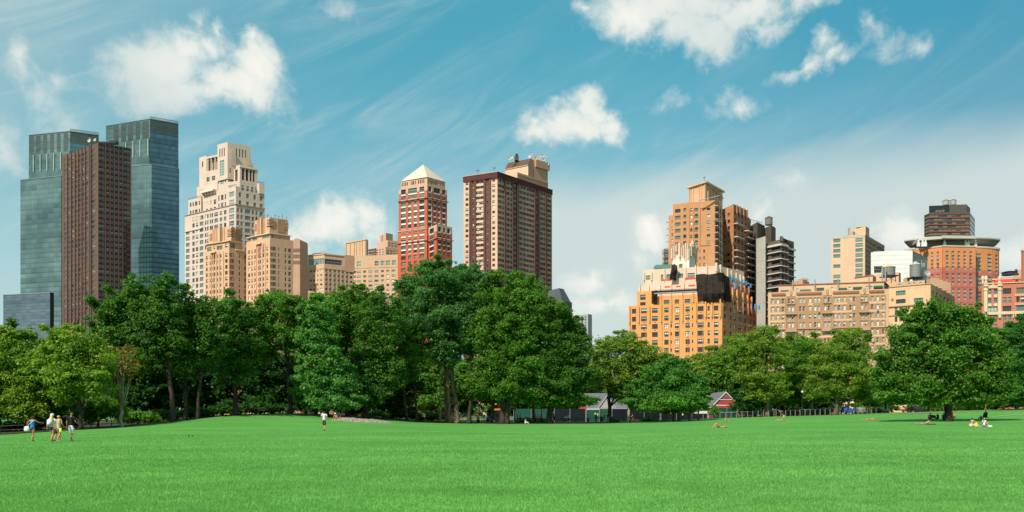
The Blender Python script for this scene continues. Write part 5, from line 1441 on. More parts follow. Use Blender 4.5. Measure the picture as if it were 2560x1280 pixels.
# cream central turret, stepped and finned
w1, w2 = b.prism((1680.7, 320), (1722, 313.5), (1741, 319), wz(632, 314), wz(672, 314), CS, CS, parapet=.3, Yr=314)
w1.win([(1697, 1706)], [(657, 675)], 'dark', 'frame_grey', 2, 6)
w3, w4 = b.prism((1686, 320), (1720, 315), (1737, 319.5), wz(620, 315), wz(633, 315), CS, CS, parapet=.2, Yr=315)
for (p, a_, c_, wd) in ((1682.5, 614, 640, 2.6), (1688, 612, 636, 2.4), (1693, 608, 625, 2.6), (1701, 604, 640, 4.2), (1712, 613, 640, 2.4), (1707, 617, 634, 2), (1717, 608, 652, 2.6), (1722, 611, 648, 2.6)):
    finial(w1, p, a_, c_, .8, wd, CT)
for (p, a_, c_, wd) in ((1726, 609, 640, 2.4), (1731, 601.5, 632, 3.0), (1735, 612, 636, 2), (1739, 614, 650, 2.2)): finial(w2, p, a_, c_, .7, wd, CT)
w1.ledge(1717.5, 1724, 623, 672, .35, 'white_panel', 'sheeting')
# greenhouse
b.mb('greenhouse').box((wx(1640, 317), 317, wz(672, 317)), (wx(1676, 317) - wx(1640, 317), -1.2, 0), (0, 5, 0), (0, 0, wz(668, 317) - wz(678, 317)), 'glass_green')
b.done()
# black debris net, platform, loose drape, tarps: each its own thing on the block
def drape(name, label, cat, pts, mat, seed=0, rip=.25, nu=26, nv=16, th=.08):
    """hanging cloth: pts = 4 corners (tl,tr,br,bl); pleated and slack"""
    tl, tr, br, bl = [Vector(p) for p in pts]; rg = np.random.default_rng(seed)
    ph = rg.random(6) * 6.3
    n = (tr - tl).cross(bl - tl).normalized(); co = []
    for j in range(nv + 1):
        for i in range(nu + 1):
            u, v = i / nu, j / nv
            p = tl.lerp(tr, u).lerp(bl.lerp(br, u), v)
            w = rip * (math.sin(u * 23 + ph[0] + v * 2) * .5 + math.sin(u * 51 + ph[1]) * .25 + math.sin(v * 9 + ph[2] + u * 5) * .5)
            p = p + n * w + Vector((0, 0, rip * .5 * math.sin(u * 9 + ph[3]) * (v if v > .8 else (1 - v if v < .1 else 0))))
            co.append(p)
    q = [(j * (nu + 1) + i, j * (nu + 1) + i + 1, (j + 1) * (nu + 1) + i + 1, (j + 1) * (nu + 1) + i) for j in range(nv) for i in range(nu)]
    m = MB(); m.v = co; m.f = q; m.m = [m.mi(mat)] * len(q)
    o = m.build(name, None, tuple(bl), smooth=True); tag(o, label, cat)
    sol = o.modifiers.new('thickness', 'SOLIDIFY'); sol.thickness = th
    return o
PP = lambda px, Y, py: (wx(px, Y), Y, wz(py, Y))
drape('debris_netting', 'big black debris net hung over the front of the amber art deco block', 'netting', (PP(1739, 302.5, 687), PP(1806.5, 299.2, 682.5), PP(1806.5, 299.2, 753), PP(1745, 302.5, 755.5)), 'black_net', 1, .45, 60, 24)
drape('debris_netting', 'narrower black debris net around the shaded corner of the amber art deco block', 'netting', (PP(1806.6, 299.2, 682.5), PP(1822, 303.5, 694), PP(1829, 306.5, 757), PP(1806.6, 299.2, 751)), 'black_net', 2, .25)
drape('debris_netting', 'loose black net bunched below the cream turret', 'netting', (PP(1680, 312.2, 660), PP(1694, 311.5, 663), PP(1690, 312, 701), PP(1674, 312.5, 698)), 'black_net', 3, .5, 16)
drape('debris_netting', 'small black net strip on the left setback of the amber block', 'netting', (PP(1629, 312.5, 727), PP(1643, 312, 727), PP(1643, 312, 761), PP(1629, 312.5, 760)), 'black_net', 4, .2, 12)
x0, x1 = wx(1637, 308), wx(1746, 303); z0 = wz(732, 306); m = MB()
m.box((x0, 308.5, z0), (x1 - x0, -5.4, 0), (0, 1.6, 0), (0, 0, .35), 'metal_grey')
for i in range(27): q = i / 26; m.cbox(x0 + (x1 - x0) * q, 308.5 - 5.4 * q, z0 + .3, .08, .08, 1.1, 'metal_dark')
m.box((x0, 308.45, z0 + 1.3), (x1 - x0, -5.4, 0), (0, .1, 0), (0, 0, .1), 'metal_dark'); m.box((x0, 308.5, z0 + .35), (x1 - x0, -5.4, 0), (0, .05, 0), (0, 0, .75), 'black_net')
tag(m.build('scaffold_platform', None, (x0, 308.5, z0)), 'long hanging scaffold deck across the front of the amber art deco block', 'scaffold')
for i, (px, y0, y1, lab) in enumerate(((1824.8, 692, 702, 'blue tarpaulin bundle nearest the black net, upper row'), (1835.3, 695, 705, 'blue tarpaulin bundle second from the black net, upper row'), (1851.3, 699.5, 709, 'blue tarpaulin bundle in the middle of the upper row'), (1861.6, 703, 713, 'blue tarpaulin bundle second from the far end of the row'), (1872.4, 710, 719, 'blue tarpaulin bundle at the far end of the upper row'),
                                       (1831.8, 710.5, 722, 'large blue tarpaulin bundle below the upper row'), (1880.6, 760, 772.5, 'blue tarpaulin bundle at the low corner, nearer the net'), (1890.4, 763, 774, 'blue tarpaulin bundle at the very low corner edge'))):
    f = v2 if i < 5 else (t4 if i == 5 else fR); q = f.pt(f.u(px), 0, .8 if i < 5 else 1.2)
    Yq = q.y; zt, zb = wz(y0, Yq), wz(y1, Yq); m = MB(); w = 5.2 * Yq / F; rg = random.Random(i)
    prof = [(.42, zb), (.5, zb + (zt - zb) * .15), (.42, zb + (zt - zb) * .5), (.5, zb + (zt - zb) * .75), (.40, zb + (zt - zb) * .93), (.2, zt)]
    m.lathe(0, 0, [(r_ * w * rg.uniform(.85, 1.15), z_) for r_, z_ in prof], 'blue_tarp', 9, sy=.6)
    m.v = [Vector((v[0] + q.x, v[1] + q.y, v[2])) for v in m.v]
    tag(m.build('blue_tarpaulin', None, (q.x, q.y, zb)), lab, 'tarpaulin', 'blue tarpaulins on the amber block')

# ================= 14 yellow brick tower
b = Bld('yellow_brick_tower', 'plain pale yellow brick tower with two columns of green windows', 'building')
fL, fR = b.prism((2077.9, 485.3), (2162.6, 480), (2211, 512), wz(586.7, 480), 0, 'yellow_brick', 'yellow_shaded', parapet=.6)
fL.win([(2083.3, 2101)], [(597 + 12.8 * i, 605.8 + 12.8 * i) for i in (0, 1, 2, 3, 5, 7, 8, 9, 10)], 'teal', 'frame_grey', 4, 1, Yr=484)
fL.win([(2138.6, 2157)], rows(594.7, 12.7, 9, 13), 'teal', 'frame_grey', 4, 1)
fR.win(cols([2166, 2170.3, 2175, 2179.3, 2184, 2188, 2192.5, 2196.3, 2200, 2203.6, 2207.3], 2.9), rows(597, 12.8, 7, 12), 'green', 'frame_grey')
fL.ledge(None, None, 586, 592, .12, 'ring_concrete', 'parapet'); fR.ledge(None, None, 586, 592, .12, 'yellow_shaded', 'parapet')
g1, g2 = b.prism((2134, 496), (2164, 488), (2173.3, 494), wz(565.5, 488), wz(588, 488), 'yellow_brick', 'buff_side', parapet=.3)
g1, g2 = b.prism((2120, 497), (2133, 490), (2138, 493), wz(578, 490), wz(588, 490), 'yellow_brick', 'buff_side', parapet=.3)
b.box(2123, 488, 569.5, 588, 1.1, 1.1, 'buff_side', 'chimney')
b.mb('dome').lathe(wx(2153, 494), 494, [(3.2, wz(565.6, 490)), (2.6, wz(563.5, 490)), (1.0, wz(562, 490)), (.1, wz(561.5, 490))], 'tank_cone_yellow', 12)
for p in (2136, 2172.5): b.mb('antenna').tube([(wx(p, 490), 490, wz(566, 490)), (wx(p, 490), 490, wz(553, 490))], [.08, .05], 'metal_grey', 4)
b.done()
# ================= 15 white block
b = Bld('white_panel_block', 'blank white panel clad block with a grey side, behind the rooftop water tanks', 'building')
fL, fR = b.prism((2177.3, 403), (2281.4, 400), (2320, 420), wz(628, 400), 0, 'white_panel', 'grey_panel', parapet=.5)
fL.mat = 'white_panel'
g1, g2 = b.prism((2183.5, 404), (2281.2, 401), (2317, 420), wz(626, 401), wz(629, 400), 'white_panel', 'grey_panel', parapet=.2)
fL.rec = 2.0; fL.win([(2185, 2205.3)], [(664.5, 680)], 'dark', 'frame_dark', 1, 1)
for y in (637, 648, 659.5, 671, 682): fL.ledge(None, None, y, y + .35, .04, 'ring_concrete', 'panel_joint')
fL.ledge(2184, 2206, 662.5, 664.3, .3, 'grey_panel', 'hood')
b.done()

# ================= 16 round orange building and the dark tower behind
b = Bld('round_building', 'round orange and rose building topped by a flared concrete ring', 'building')
cx, cy, r, ky = wx(2380, 440), 440.0, 25.4, .36
zT, zM = wz(620, 434), wz(669, 424)
N = 40
def arc(f0, f1, z0, z1, mat, rr=r, part='wall'): b.mb(part).lathe(cx, cy, [(rr, z0), (rr, z1)], mat, N, caps=False)
def facet_px(a): 
    x, y = cx + r * math.cos(a), cy + r * ky * math.sin(a); return 1280 + x / y * F, y
fs = []
for i in range(N):
    a0, a1 = -math.pi + 2 * math.pi * i / N, -math.pi + 2 * math.pi * (i + 1) / N
    p0, p1 = facet_px(a0), facet_px(a1)
    if a1 <= 0.02:
        f = b.face(p0, p1, zT, 0, 'round_rose', 428, rec=.5)
        f.over.append((0, f.L, zM, zT, 'round_orange')); f.i = i; fs.append(f)
        mid = (p0[0] + p1[0]) / 2
        if mid > 2443 and (i % 2 == 0):
            f.win([(p0[0] + (p1[0] - p0[0]) * .05, p1[0] - (p1[0] - p0[0]) * .05)], [(628.5, 637), (638, 647), (648, 657), (658, 667), (668, 676.5)], 'green', 'frame_white', 3, 1, Yr=426)
            f.win([(p0[0] + (p1[0] - p0[0]) * .05, p1[0] - (p1[0] - p0[0]) * .05)], [(686, 695.5), (696.5, 706), (707, 716), (725, 734), (735, 744), (745, 753)], 'green', 'frame_white', 3, 1, Yr=426)
    else:
        q0, q1 = (cx + r * math.cos(a0), cy + r * ky * math.sin(a0)), (cx + r * math.cos(a1), cy + r * ky * math.sin(a1))
        b.mb('wall').quad((*q0, 0), (*q1, 0), (*q1, zT), (*q0, zT), 'round_orange')
b.mb('roof').lathe(cx, cy, [(r - .05, zT - .5), (.1, zT - .4)], 'roof_gravel', N, caps=False, sy=ky)
b.mb('ledge').lathe(cx, cy, [(r, zT - .4), (r + .5, zT - .4), (r + .5, zT + .5), (r - .6, zT + .5)], 'ring_concrete', N, caps=False, sy=ky)
# front slab
sL = b.face((2289, 431.5), (2356, 423.0), wz(615, 423), 0, 'round_rose', 423, rec=.5); sR = b.face((2356.6, 422.2), (2439.3, 424.0), wz(615, 423), 0, 'round_rose', 423, rec=.5)
sE = b.face((2439.3, 424.0), (2440.5, 446), wz(615, 423), 0, 'round_rose', 423); sW = b.face((2288, 447), (2289, 431.5), wz(615, 423), 0, 'round_rose', 423)
for f in (sL, sR, sE, sW): f.over.append((0, f.L, zM, 400, 'round_orange'))
X7 = lambda v: 2160 + v / 5.12
tall = [(627.8, 636.8), (637.6, 646), (646.8, 655.2), (656, 664.6), (665.4, 674.4)]
low = [(683.5, 692.5), (693.3, 702.5), (703.3, 712), (721.5, 730.5), (731.3, 740.5), (741.3, 750), (759, 768), (769, 778), (779, 787)]
for c in ((703, 735), (778, 812), (855, 888), (927, 960)): sL.win([(X7(c[0]), X7(c[1]))], tall if c[0] > 750 else tall[:2], 'olive', 'frame_white', 2, 1); sL.win([(X7(c[0]), X7(c[1]))], low, 'olive', 'frame_white', 2, 1)
for c in ((1048, 1082), (1122, 1157), (1197, 1231), (1273, 1307), (1350, 1384)): sR.win([(X7(c[0]), X7(c[1]))], tall + low, 'olive', 'frame_white', 2, 1)
for f in (sL, sR):
    for y in (679.5, 683, 718, 756): f.ledge(None, None, y, y + .5, .08, 'round_rose', 'course')
    f.ledge(None, None, 613.5, 617, .25, 'ring_concrete', 'coping')
b.mb('roof').poly([(wx(2289, 431.5), 431.5, wz(616, 423)), (wx(2356, 423), 423, wz(616, 423)), (wx(2439.3, 424), 424, wz(616, 423)), (wx(2440.5, 446), 446, wz(616, 423)), (wx(2288, 447), 447, wz(616, 423))], 'roof_gravel')
# flared ring
za, zb_, zc_ = wz(617, 436), wz(601, 436), wz(596.5, 436)
ri = r - 5.2
mb = b.mb('ring')
mb.lathe(cx, cy, [(ri, za), (ri + 3.2, za + 1.0), (r + .3, zb_)], 'ring_soffit', 56, caps=False, sy=ky)
mb.lathe(cx, cy, [(r + .3, zb_), (r + .6, zb_ + .3), (r + .6, zc_), (r - .2, zc_ + .3), (r - 7, zc_ - .4)], 'ring_concrete', 56, caps=False, sy=ky)
for i in range(56):
    a = 2 * math.pi * i / 56
    if math.sin(a) < .3: mb.tube([(cx + (ri + .3) * math.cos(a), cy + (ri + .3) * ky * math.sin(a), za), (cx + (r + .3) * math.cos(a), cy + (r + .3) * ky * math.sin(a), zb_)], [.12, .12], 'ring_soffit', 4)
m2 = b.mb('canopy')
zc0, zc1 = wz(596.5, 421), wz(591, 421)
m2.box((wx(2297, 425), 425.5, zc0), (wx(2356, 421) - wx(2297, 425), -4, 0), (3, 12, 0), (0, 0, zc1 - zc0), 'ring_concrete')
m2.box((wx(2356.6, 420.8), 420.8, zc0 + .2), (wx(2440, 422) - wx(2356.6, 420.8), 1.0, 0), (0, 18, 0), (0, 0, zc1 - zc0 + .3), 'ring_concrete')
b.mb('wall').box((wx(2316, 426), 427, wz(615, 423)), (wx(2412, 426) - wx(2316, 426), -2.2, 0), (0, 2, 0), (0, 0, zc0 - wz(615, 423)), 'ring_soffit')
for p, w_ in ((2296, 1.4), (2310, 2.8), (2361, 1.4), (2417, 2.8), (2438, 1.4)):
    Yp = 424.5; m3 = b.piece('column'); m3.cbox(wx(p, Yp), Yp, wz(615, 423), w_ * .9, 1.2, 2.2, 'white_paint'); 
    for sx in (-1, 1) if w_ > 2 else (0,): m3.cbox(wx(p, Yp) + sx * w_ * .26, Yp, wz(615, 423) + 2.15, .55, .9, zc0 - wz(615, 423) - 2.2, 'white_paint')
b.done()
curtain('amber_strip', (0.17, 0.145, 0.075), (0.20, 0.17, 0.09), 50, 1.5, .0, .2, .35, .35, .15)
curtain('side_strip', (0.17, 0.22, 0.215), (0.2, 0.25, 0.24), 3.1, 2.0, .35, .2, .35, .5, .1)
b = Bld('dark_office_tower', 'dark brown office tower with amber window strips and red lines behind the round building', 'office tower')
DT = 'dark_tower'
f0 = b.face((2310.6, 527), (2323, 521), wz(533.5, 520), 0, DT, 520); f1 = b.face((2323, 521), (2425, 520), wz(530, 520), 0, DT, 520); f2 = b.face((2425, 520), (2437.2, 538), wz(530, 520), 0, 'side_strip', 520)
b.mb('roof').poly([(wx(2310.6, 527), 527, wz(532, 520)), (wx(2323, 521), 521, wz(532, 520)), (wx(2425, 520), 520, wz(532, 520)), (wx(2437, 538), 538, wz(532, 520)), (wx(2420, 556), 556, wz(532, 520)), (wx(2312, 550), 550, wz(532, 520))], 'roof_gravel')
b.mb('wall').quad((wx(2312, 550), 550, 0), (wx(2310.6, 527), 527, 0), (wx(2310.6, 527), 527, wz(532, 520)), (wx(2312, 550), 550, wz(532, 520)), DT)
rg = random.Random(9)
for i in range(7):
    y = 536 + i * 8.9
    for f, a_, c_ in ((f0, 2311.5, 2322.5), (f1, 2323.6, 2424.4)):
        n = max(1, int((c_ - a_) / 10.2))
        for k in range(n):
            p0 = a_ + (c_ - a_) * k / n; f.win([(p0 + .1, a_ + (c_ - a_) * (k + 1) / n - .1)], [(y, y + 5.4)], 'amber' if rg.random() < .72 else 'dark', 'frame_brown', 4, 1)
    if i % 2: f1.ledge(2352, 2424.5, y - 2.1, y - 1.1, .2, 'red_line', 'red_band')
    if i % 2: f0.ledge(None, None, y - 1.6, y - .9, .2, 'red_line', 'red_band'); f1.ledge(2323, 2352, y - 1.6, y - .9, .2, 'red_line', 'red_band')
g1, g2 = b.prism((2322.6, 527), (2416.5, 524), (2425.5, 533), wz(511.5, 524), wz(531, 520), 'dark_tower', 'metal_dark', parapet=.4)
g1.paint(2322, 2373.7, 505, 532, 'metal_dark'); g1.ledge(2373.9, None, 511, 530, .1, 'dark_tower', 'panel')
# pale broken emblem on the dark screen
e0 = g1.u(2337); 
for k, (p, w_, y0, y1) in enumerate(((2338.2, 3, 525.5, 526.6), (2341.5, 3.4, 523.8, 527.4), (2346, 3.6, 523.4, 527.6), (2350.5, 3.4, 524, 528), (2355, 3.6, 523.2, 527.8), (2359, 3.0, 523, 527.2), (2361.8, 2, 524.6, 525.8))):
    g1.ledge(p - w_ / 2, p + w_ / 2, y0, y0 + 1.0, .25, 'curtain_tan', 'emblem'); g1.ledge(p - w_ / 2, p + w_ / 2, y1 - .9, y1, .25, 'curtain_tan', 'emblem')
    if k % 2: g1.ledge(p - w_ / 2, p - w_ / 2 + .8, y0 + 1, y1 - .9, .25, 'curtain_tan', 'emblem')
b.done()
tank(2364.6, 528, 498.6, 513, 'pale water tank at the left of the pair on the dark office tower', mat='plank_concrete', wpx=15, group='tanks on the dark office tower')
tank(2382.8, 528, 497.6, 512.5, 'pale water tank at the right of the pair on the dark office tower', mat='plank_concrete', wpx=14.5, group='tanks on the dark office tower')

# ================= 13 long tan apartment block
b = Bld('tan_apartment_block', 'long tan brick apartment block with pale yellow bands, red tile cornice and green awnings', 'apartment building')
TB, TL = 'tan_brick', 'tan_brick_light'
X4 = lambda v: 1900 + v / 4.9222
f = b.face((1920, 309.6), (2221.6, 300), wz(722, 300), 0, TB, 300); f1 = f
lw = b.face((1921, 330), (1920, 309.6), wz(722, 300), 0, TB, 300)
b.mb('roof').poly([(wx(1920, 309.6), 309.6, wz(724, 300)), (wx(2221.6, 300), 300, wz(724, 300)), (wx(2215, 330), 330, wz(724, 300)), (wx(1921, 332), 332, wz(724, 300))], 'roof_gravel')
rw = rows(738.8, 20.75, 12.0, 9)
f.paint(1915, 2230, 715, 736.5, TL)
rg = random.Random(3)
CX = [157, 219, 284, 358, 403, 496, 541, 616, 680, 725, 803, 849, 928, 973, 1040, 1115, 1160, 1258, 1305, 1382, 1449, 1518]
for i in range(8):
    y = 738.8 + 20.75 * (i + 1)
    segs = [(1920, 1962), (2172, 2214)] if i != 4 else [(1920, 2214)]
    if i in (1, 2): segs += [(2080, 2130)]
    if i in (0,): segs += [(2020, 2032), (2085, 2118)]
    for s_ in segs: f.paint(s_[0], s_[1], y - 7.0, y - 2.2, TL)
f.paint(1920, 1925.5, 730, 960, TL); f.paint(2215, 2221, 730, 960, TL)
for k, cxx in enumerate(CX): f.win(cols([X4(cxx)], 5.7), rw, 'white', 'frame_white', 1, 2)
for (a_, c_) in ((X4(335), X4(425)), (X4(782), X4(872)), (X4(1238), X4(1330))):       # ornamental bay surrounds
    for dx in (a_ - 3.8, c_ + 3.8): f.ledge(dx - 1.2, dx + 1.2, 780, 817, .4, 'ornament', 'surround')
    f.ledge(a_ - 5, c_ + 5, 777, 780, .9, 'ornament', 'surround'); f.ledge(a_ - 5, c_ + 5, 818, 825, 1.1, 'ornament', 'balcony'); f.ledge(a_ - 1, c_ + 1, 752.3, 754, .4, 'ornament', 'surround')
    f.ledge(a_ - 2, c_ + 2, 795.5, 799.5, .12, 'ornament', 'surround'); f.ledge(a_ - 3, a_ - 1, 825, 829, .8, 'ornament', 'bracket'); f.ledge(c_ + 1, c_ + 3, 825, 829, .8, 'ornament', 'bracket')
    mid = (a_ + c_) / 2
    f.ledge(mid - 11, mid + 11, 721.5, 734, .25, TL, 'gable', inn=.5); f.ledge(mid - 6, mid + 6, 717.5, 721.5, .25, TL, 'gable', inn=.5)
    f.ledge(mid - 3, mid + 3, 719, 727, .55, 'ornament', 'crest'); f.ledge(mid - 1.8, mid + 1.8, 727, 731, .55, 'ornament', 'crest')
for (a_, c_) in ((1929, 1963.5), (1991, 2054), (2082, 2147.5), (2173, 2210)):
    f.ledge(a_, c_, 725.4, 729.2, .45, 'tile_red', 'tile_cornice'); f.ledge(a_, c_, 724.2, 725.4, .25, 'tile_red', 'tile_cornice')
    n = int((c_ - a_) / 2.6)
    for k in range(n): p = a_ + (c_ - a_) * (k + .5) / n; f.ledge(p - .55, p + .55, 729.2, 731.0, .4, 'ornament', 'corbel')
f.ledge(None, None, 816.5, 818, .35, 'ornament', 'cornice')
for cxx in (725, 1449): f.ledge(X4(cxx) - 2, X4(cxx) + 2, 773, 777, .5, 'ac_unit', 'air_conditioner')
# set-back penthouse row
g1, g2 = b.prism((1946.5, 318), (2210, 309), (2223, 322), wz(704.5, 309), wz(724, 300), TL, TB, parapet=.4, Yr=309)
g1.ledge(None, None, 703.2, 705.2, .3, 'tile_red', 'tile_cornice', ends=.2); g2.ledge(None, None, 703.2, 705.2, .3, 'tile_red', 'tile_cornice', ends=.3)
g1.win([(X4(255), X4(388)), (X4(495), X4(622))], [(717, 731)], 'teal', 'frame_white', 7, 2); g1.win([(X4(695), X4(790))], [(714, 729)], 'std', 'frame_grey', 5, 1)
g1.win(cols([X4(460), X4(885), X4(1103), X4(1317), X4(1368)], 6), [(714, 724)], 'white', 'frame_white', 1, 2)
for (a_, c_) in ((965, 1065), (1150, 1255), (1400, 1505)): g1.win([(X4(a_), X4(c_))], [(718, 727)], 'dark', 'frame_dark', 5, 1)
h1, h2 = b.prism((1980, 331), (2007, 324), (2023, 331), wz(698, 324), wz(708, 318), 'buff_side', 'buff_side', parapet=.2)
h1.ledge(1988, 2000, 693.5, 698, -1, 'buff_side', 'chimney', inn=4)
h1, h2 = b.prism((2137, 328), (2182, 322), (2190, 326), wz(688, 322), wz(706, 315), TL, 'buff_side', parapet=.2); h1.ledge(None, None, 687, 688.8, .3, 'tile_red', 'tile_cornice')
for p in (1981.5, 2037, 2095, 2172): q = g1.pt(g1.u(p), wz(728, 309), .5); b.mb('flue').tube([q, q + Vector((0, 0, wz(703, 309) - wz(728, 309) + 1.6))], [.22, .22], 'metal_grey', 7)
b.done()
for i, (a_, c_, y, lab) in enumerate(((250, 390, 720, 'pale green canopy over the leftmost glazed penthouse'), (485, 625, 718.5, 'pale green canopy over the second glazed penthouse'), (965, 1065, 716, 'dark green awning nearest the middle crest'), (1145, 1257, 714.5, 'dark green awning left of the right hand crest'), (1398, 1507, 713.5, 'dark green awning at the right end of the tan penthouse row'))):
    m = MB(); p0, p1 = g1.pt(g1.u(X4(a_)), wz(y, 309), .05), g1.pt(g1.u(X4(c_)), wz(y, 309), .05); n = Vector((g1.n.x, g1.n.y, 0)) * 1.6; d = Vector((0, 0, -.75)) if i > 1 else Vector((0, 0, -.3))
    mt = 'awning_green' if i > 1 else 'glass_green'; v = Vector((0, 0, -.35))
    m.quad(p0 + n + d, p1 + n + d, p1, p0, mt); m.quad(p0 + n + d + v, p1 + n + d + v, p1 + n + d, p0 + n + d, mt); m.poly([p0, p0 + d + v, p0 + n + d + v, p0 + n + d], mt); m.poly([p1, p1 + n + d, p1 + n + d + v, p1 + d + v], mt)
    m.quad(p0 + d + v, p1 + d + v, p1 + n + d + v, p0 + n + d + v, mt)
    tag(m.build('awning', None, tuple(p0)), lab, 'awning', 'awnings on the tan penthouses')
# sand-coloured neighbour
b = Bld('sand_apartment_block', 'sand coloured corner block with wide top floor windows and a dark side wall', 'apartment building')
fL, fR = b.prism((2221.6, 298.5), (2326.6, 290), (2387, 322.6), wz(709, 290), 0, TL, 'umber_brick', parapet=.6)
fR.mat = 'buff_side'
fL.win([(2240, 2264)], [(724.5, 736), (746, 756.5)], 'green', 'frame_dark', 4, 1, Yr=294); fL.win([(2285, 2308)], [(744.5, 755.5)], 'teal', 'frame_dark', 3, 1, Yr=292)
fL.win([(2237, 2243.5), (2248.5, 2255), (2262, 2268), (2290, 2296)], [(768, 781), (791, 804), (870, 884)], 'green', 'frame_dark', 1, 2, Yr=296)
fL.win([(2242, 2262)], [(815, 840)], 'white', 'frame_white', 5, 2, Yr=296)
fL.ledge(None, None, 757.5, 760.5, .5, 'buff_side', 'cornice', ends=.4); fL.ledge(None, None, 707.8, 709.6, .3, 'buff_side', 'coping'); fL.ledge(None, None, 781.5, 783, .35, 'buff_side', 'cornice')
for k in range(12): p = 2240 + k * 6.6; fL.ledge(p, p + 3.4, 714, 716.5, .08, 'buff_brick', 'brick_panel')
fL.ledge(2228.5, 2233.5, 738, 742, .5, 'ac_unit', 'air_conditioner')
fR.win(cols([2333, 2342, 2352, 2361, 2370, 2379], 3.4), rows(724, 21, 12, 3), 'dark', 'frame_grey', 1, 2)
h1, h2 = b.prism((2240, 308), (2312, 302), (2320, 308), wz(700, 302), wz(711, 292), 'umber_brick', 'umber_brick', parapet=.3); h1.mat = 'buff_side'
h1.win([(2246, 2251.5), (2270, 2276), (2283, 2289), (2299, 2304)], [(704, 709)], 'white', 'frame_white', 1, 1, Yr=302)
h1, h2 = b.prism((2258, 312), (2270, 308), (2274, 311), wz(692, 308), wz(701, 303), TL, TL, parapet=.2)
for (p, w_, y0, y1, Y_) in ((2332, 4, 697, 712, 298), (2344, 3, 701, 716, 303), (2357, 3, 705, 722, 308), (2366, 2, 708, 728, 313)): b.box(p, Y_, y0, y1 + 6, w_ * .8, 3, 'buff_side', 'chimney')
b.done()
b = Bld('buff_tank_house', 'buff brick tank house behind the two rooftop water tanks', 'building')
h1, h2 = b.prism((2174, 345), (2247, 338), (2252, 342), wz(680, 338), 0, TL, TB, parapet=.3)
b.done()
tank(2222.5, 318, 661.5, 690, 'squat grey water tank with a yellow conical lid on steel legs', legs_to=706, mat='tank_grey', cone='tank_cone_yellow', wpx=29)
tank(2288.5, 306, 652.5, 694, 'tall grey ribbed water tank with a pale pointed lid above the sand block', legs_to=702, mat='tank_grey', cone='tank_cone_grey', wpx=26)
m = MB(); x = wx(2304, 307)
for dx in (0, 2.2): m.tube([(x + dx, 307, wz(700, 307)), (x + dx, 307, wz(651, 307))], [.16, .16], 'metal_grey', 5)
for k in range(9): m.tube([(x, 307, wz(698 - k * 5, 307)), (x + 2.2, 307, wz(695 - k * 5, 307))], [.07, .07], 'metal_grey', 4)
m.tube([(x - 2, 307, wz(651, 307)), (x + 2.2, 307, wz(651, 307))], [.1, .1], 'metal_grey', 4); m.cbox(x + .5, 306.6, wz(668, 307), 1.0, .5, 1.5, 'metal_grey')
tag(m.build('rooftop_antenna', None, (x, 307, wz(700, 307))), 'tall steel antenna frame beside the ribbed water tank', 'antenna')
topdish(2316, 305, 683, 1.3, 'grey dish beside the ribbed water tank', aim=(.2, -1, .2), mat='tank_cone_grey', stand=3, group='dish by the water tank')
m = MB(); x = wx(2206, 315)
for dx in (0, 1.2): m.tube([(x + dx, 315, wz(705, 315)), (x + dx, 315, wz(667, 315))], [.3, .3], 'metal_grey', 7)
tag(m.build('vent_pipe', None, (x, 315, wz(705, 315))), 'pair of silver vent pipes left of the squat water tank', 'pipes')

# ================= 17 red corner building
b = Bld('ornate_red_building', 'ornate red brick building with cream pilasters and stone urns at the edge', 'apartment building')
CR, CC = 'corner_red', 'corner_cream'
X8 = lambda v: 2400 + v / 5.33
f = b.face((2453.8, 291), (2680, 283), wz(709, 290), 0, CR, 290); lw = b.face((2452, 315), (2453.8, 291), wz(709, 290), 0, CR, 290)
b.mb('roof').poly([(wx(2453.8, 291), 291, wz(711, 290)), (wx(2680, 283), 283, wz(711, 290)), (wx(2680, 315), 315, wz(711, 290)), (wx(2452, 315), 315, wz(711, 290))], 'roof_gravel')
f.win([(X8(372), X8(417)), (X8(450), X8(497))], [(723.5, 735), (745.5, 757.5), (789, 801), (811, 823)], 'teal', 'frame_dark', 1, 2)
f.win([(X8(372), X8(497))], [(766.5, 779.5)], 'white', 'frame_dark', 3, 1)
f.win([(X8(570), X8(617)), (X8(637), X8(683))], [(744.5, 757.5), (788.5, 801.5), (810.5, 823)], 'teal', 'frame_dark', 1, 2)
f.win([(X8(570), X8(683))], [(722, 736), (766, 779)], 'green', 'frame_dark', 3, 1)
f.win([(X8(750), X8(795)), (X8(812), X8(860)), (X8(930), X8(975))], [(744, 757)], 'std', 'frame_dark', 1, 2); f.win([(X8(750), X8(860)), (X8(930), X8(1040))], [(721.5, 734.5), (765.5, 778.5), (788, 801)], 'green', 'frame_dark', 4, 1)
for v in (340, 525): f.ledge(X8(v - 22), X8(v + 22), 716, 792, .4, CC, 'pilaster'); f.ledge(X8(v - 28), X8(v + 28), 711, 716, .8, CC, 'capital'); f.ledge(X8(v - 28), X8(v + 28), 723, 726, .6, CC, 'capital')
f.ledge(X8(372), X8(417), 736, 743.5, .12, CC, 'panel'); f.ledge(X8(450), X8(497), 736, 743.5, .12, CC, 'panel'); f.ledge(X8(372), X8(417), 758.5, 765.5, .12, CC, 'panel'); f.ledge(X8(450), X8(497), 758.5, 765.5, .12, CC, 'panel')
for k in range(5): v = 385 + k * 26; r_ = (5.5, 7.5, 9.5, 7.5, 5.5)[k]; f.ledge(X8(v - 11), X8(v + 11), 721 - r_ - 1, 721, .35, CC, 'carving')
f.ledge(X8(310), None, 780, 787, .45, CC, 'band_course'); f.ledge(None, None, 707.5, 709.5, .35, CC, 'coping')
for v in (335, 350, 518, 533, 705, 735): f.ledge(X8(v - 6), X8(v + 6), 788, 796, .6, CC, 'bracket')
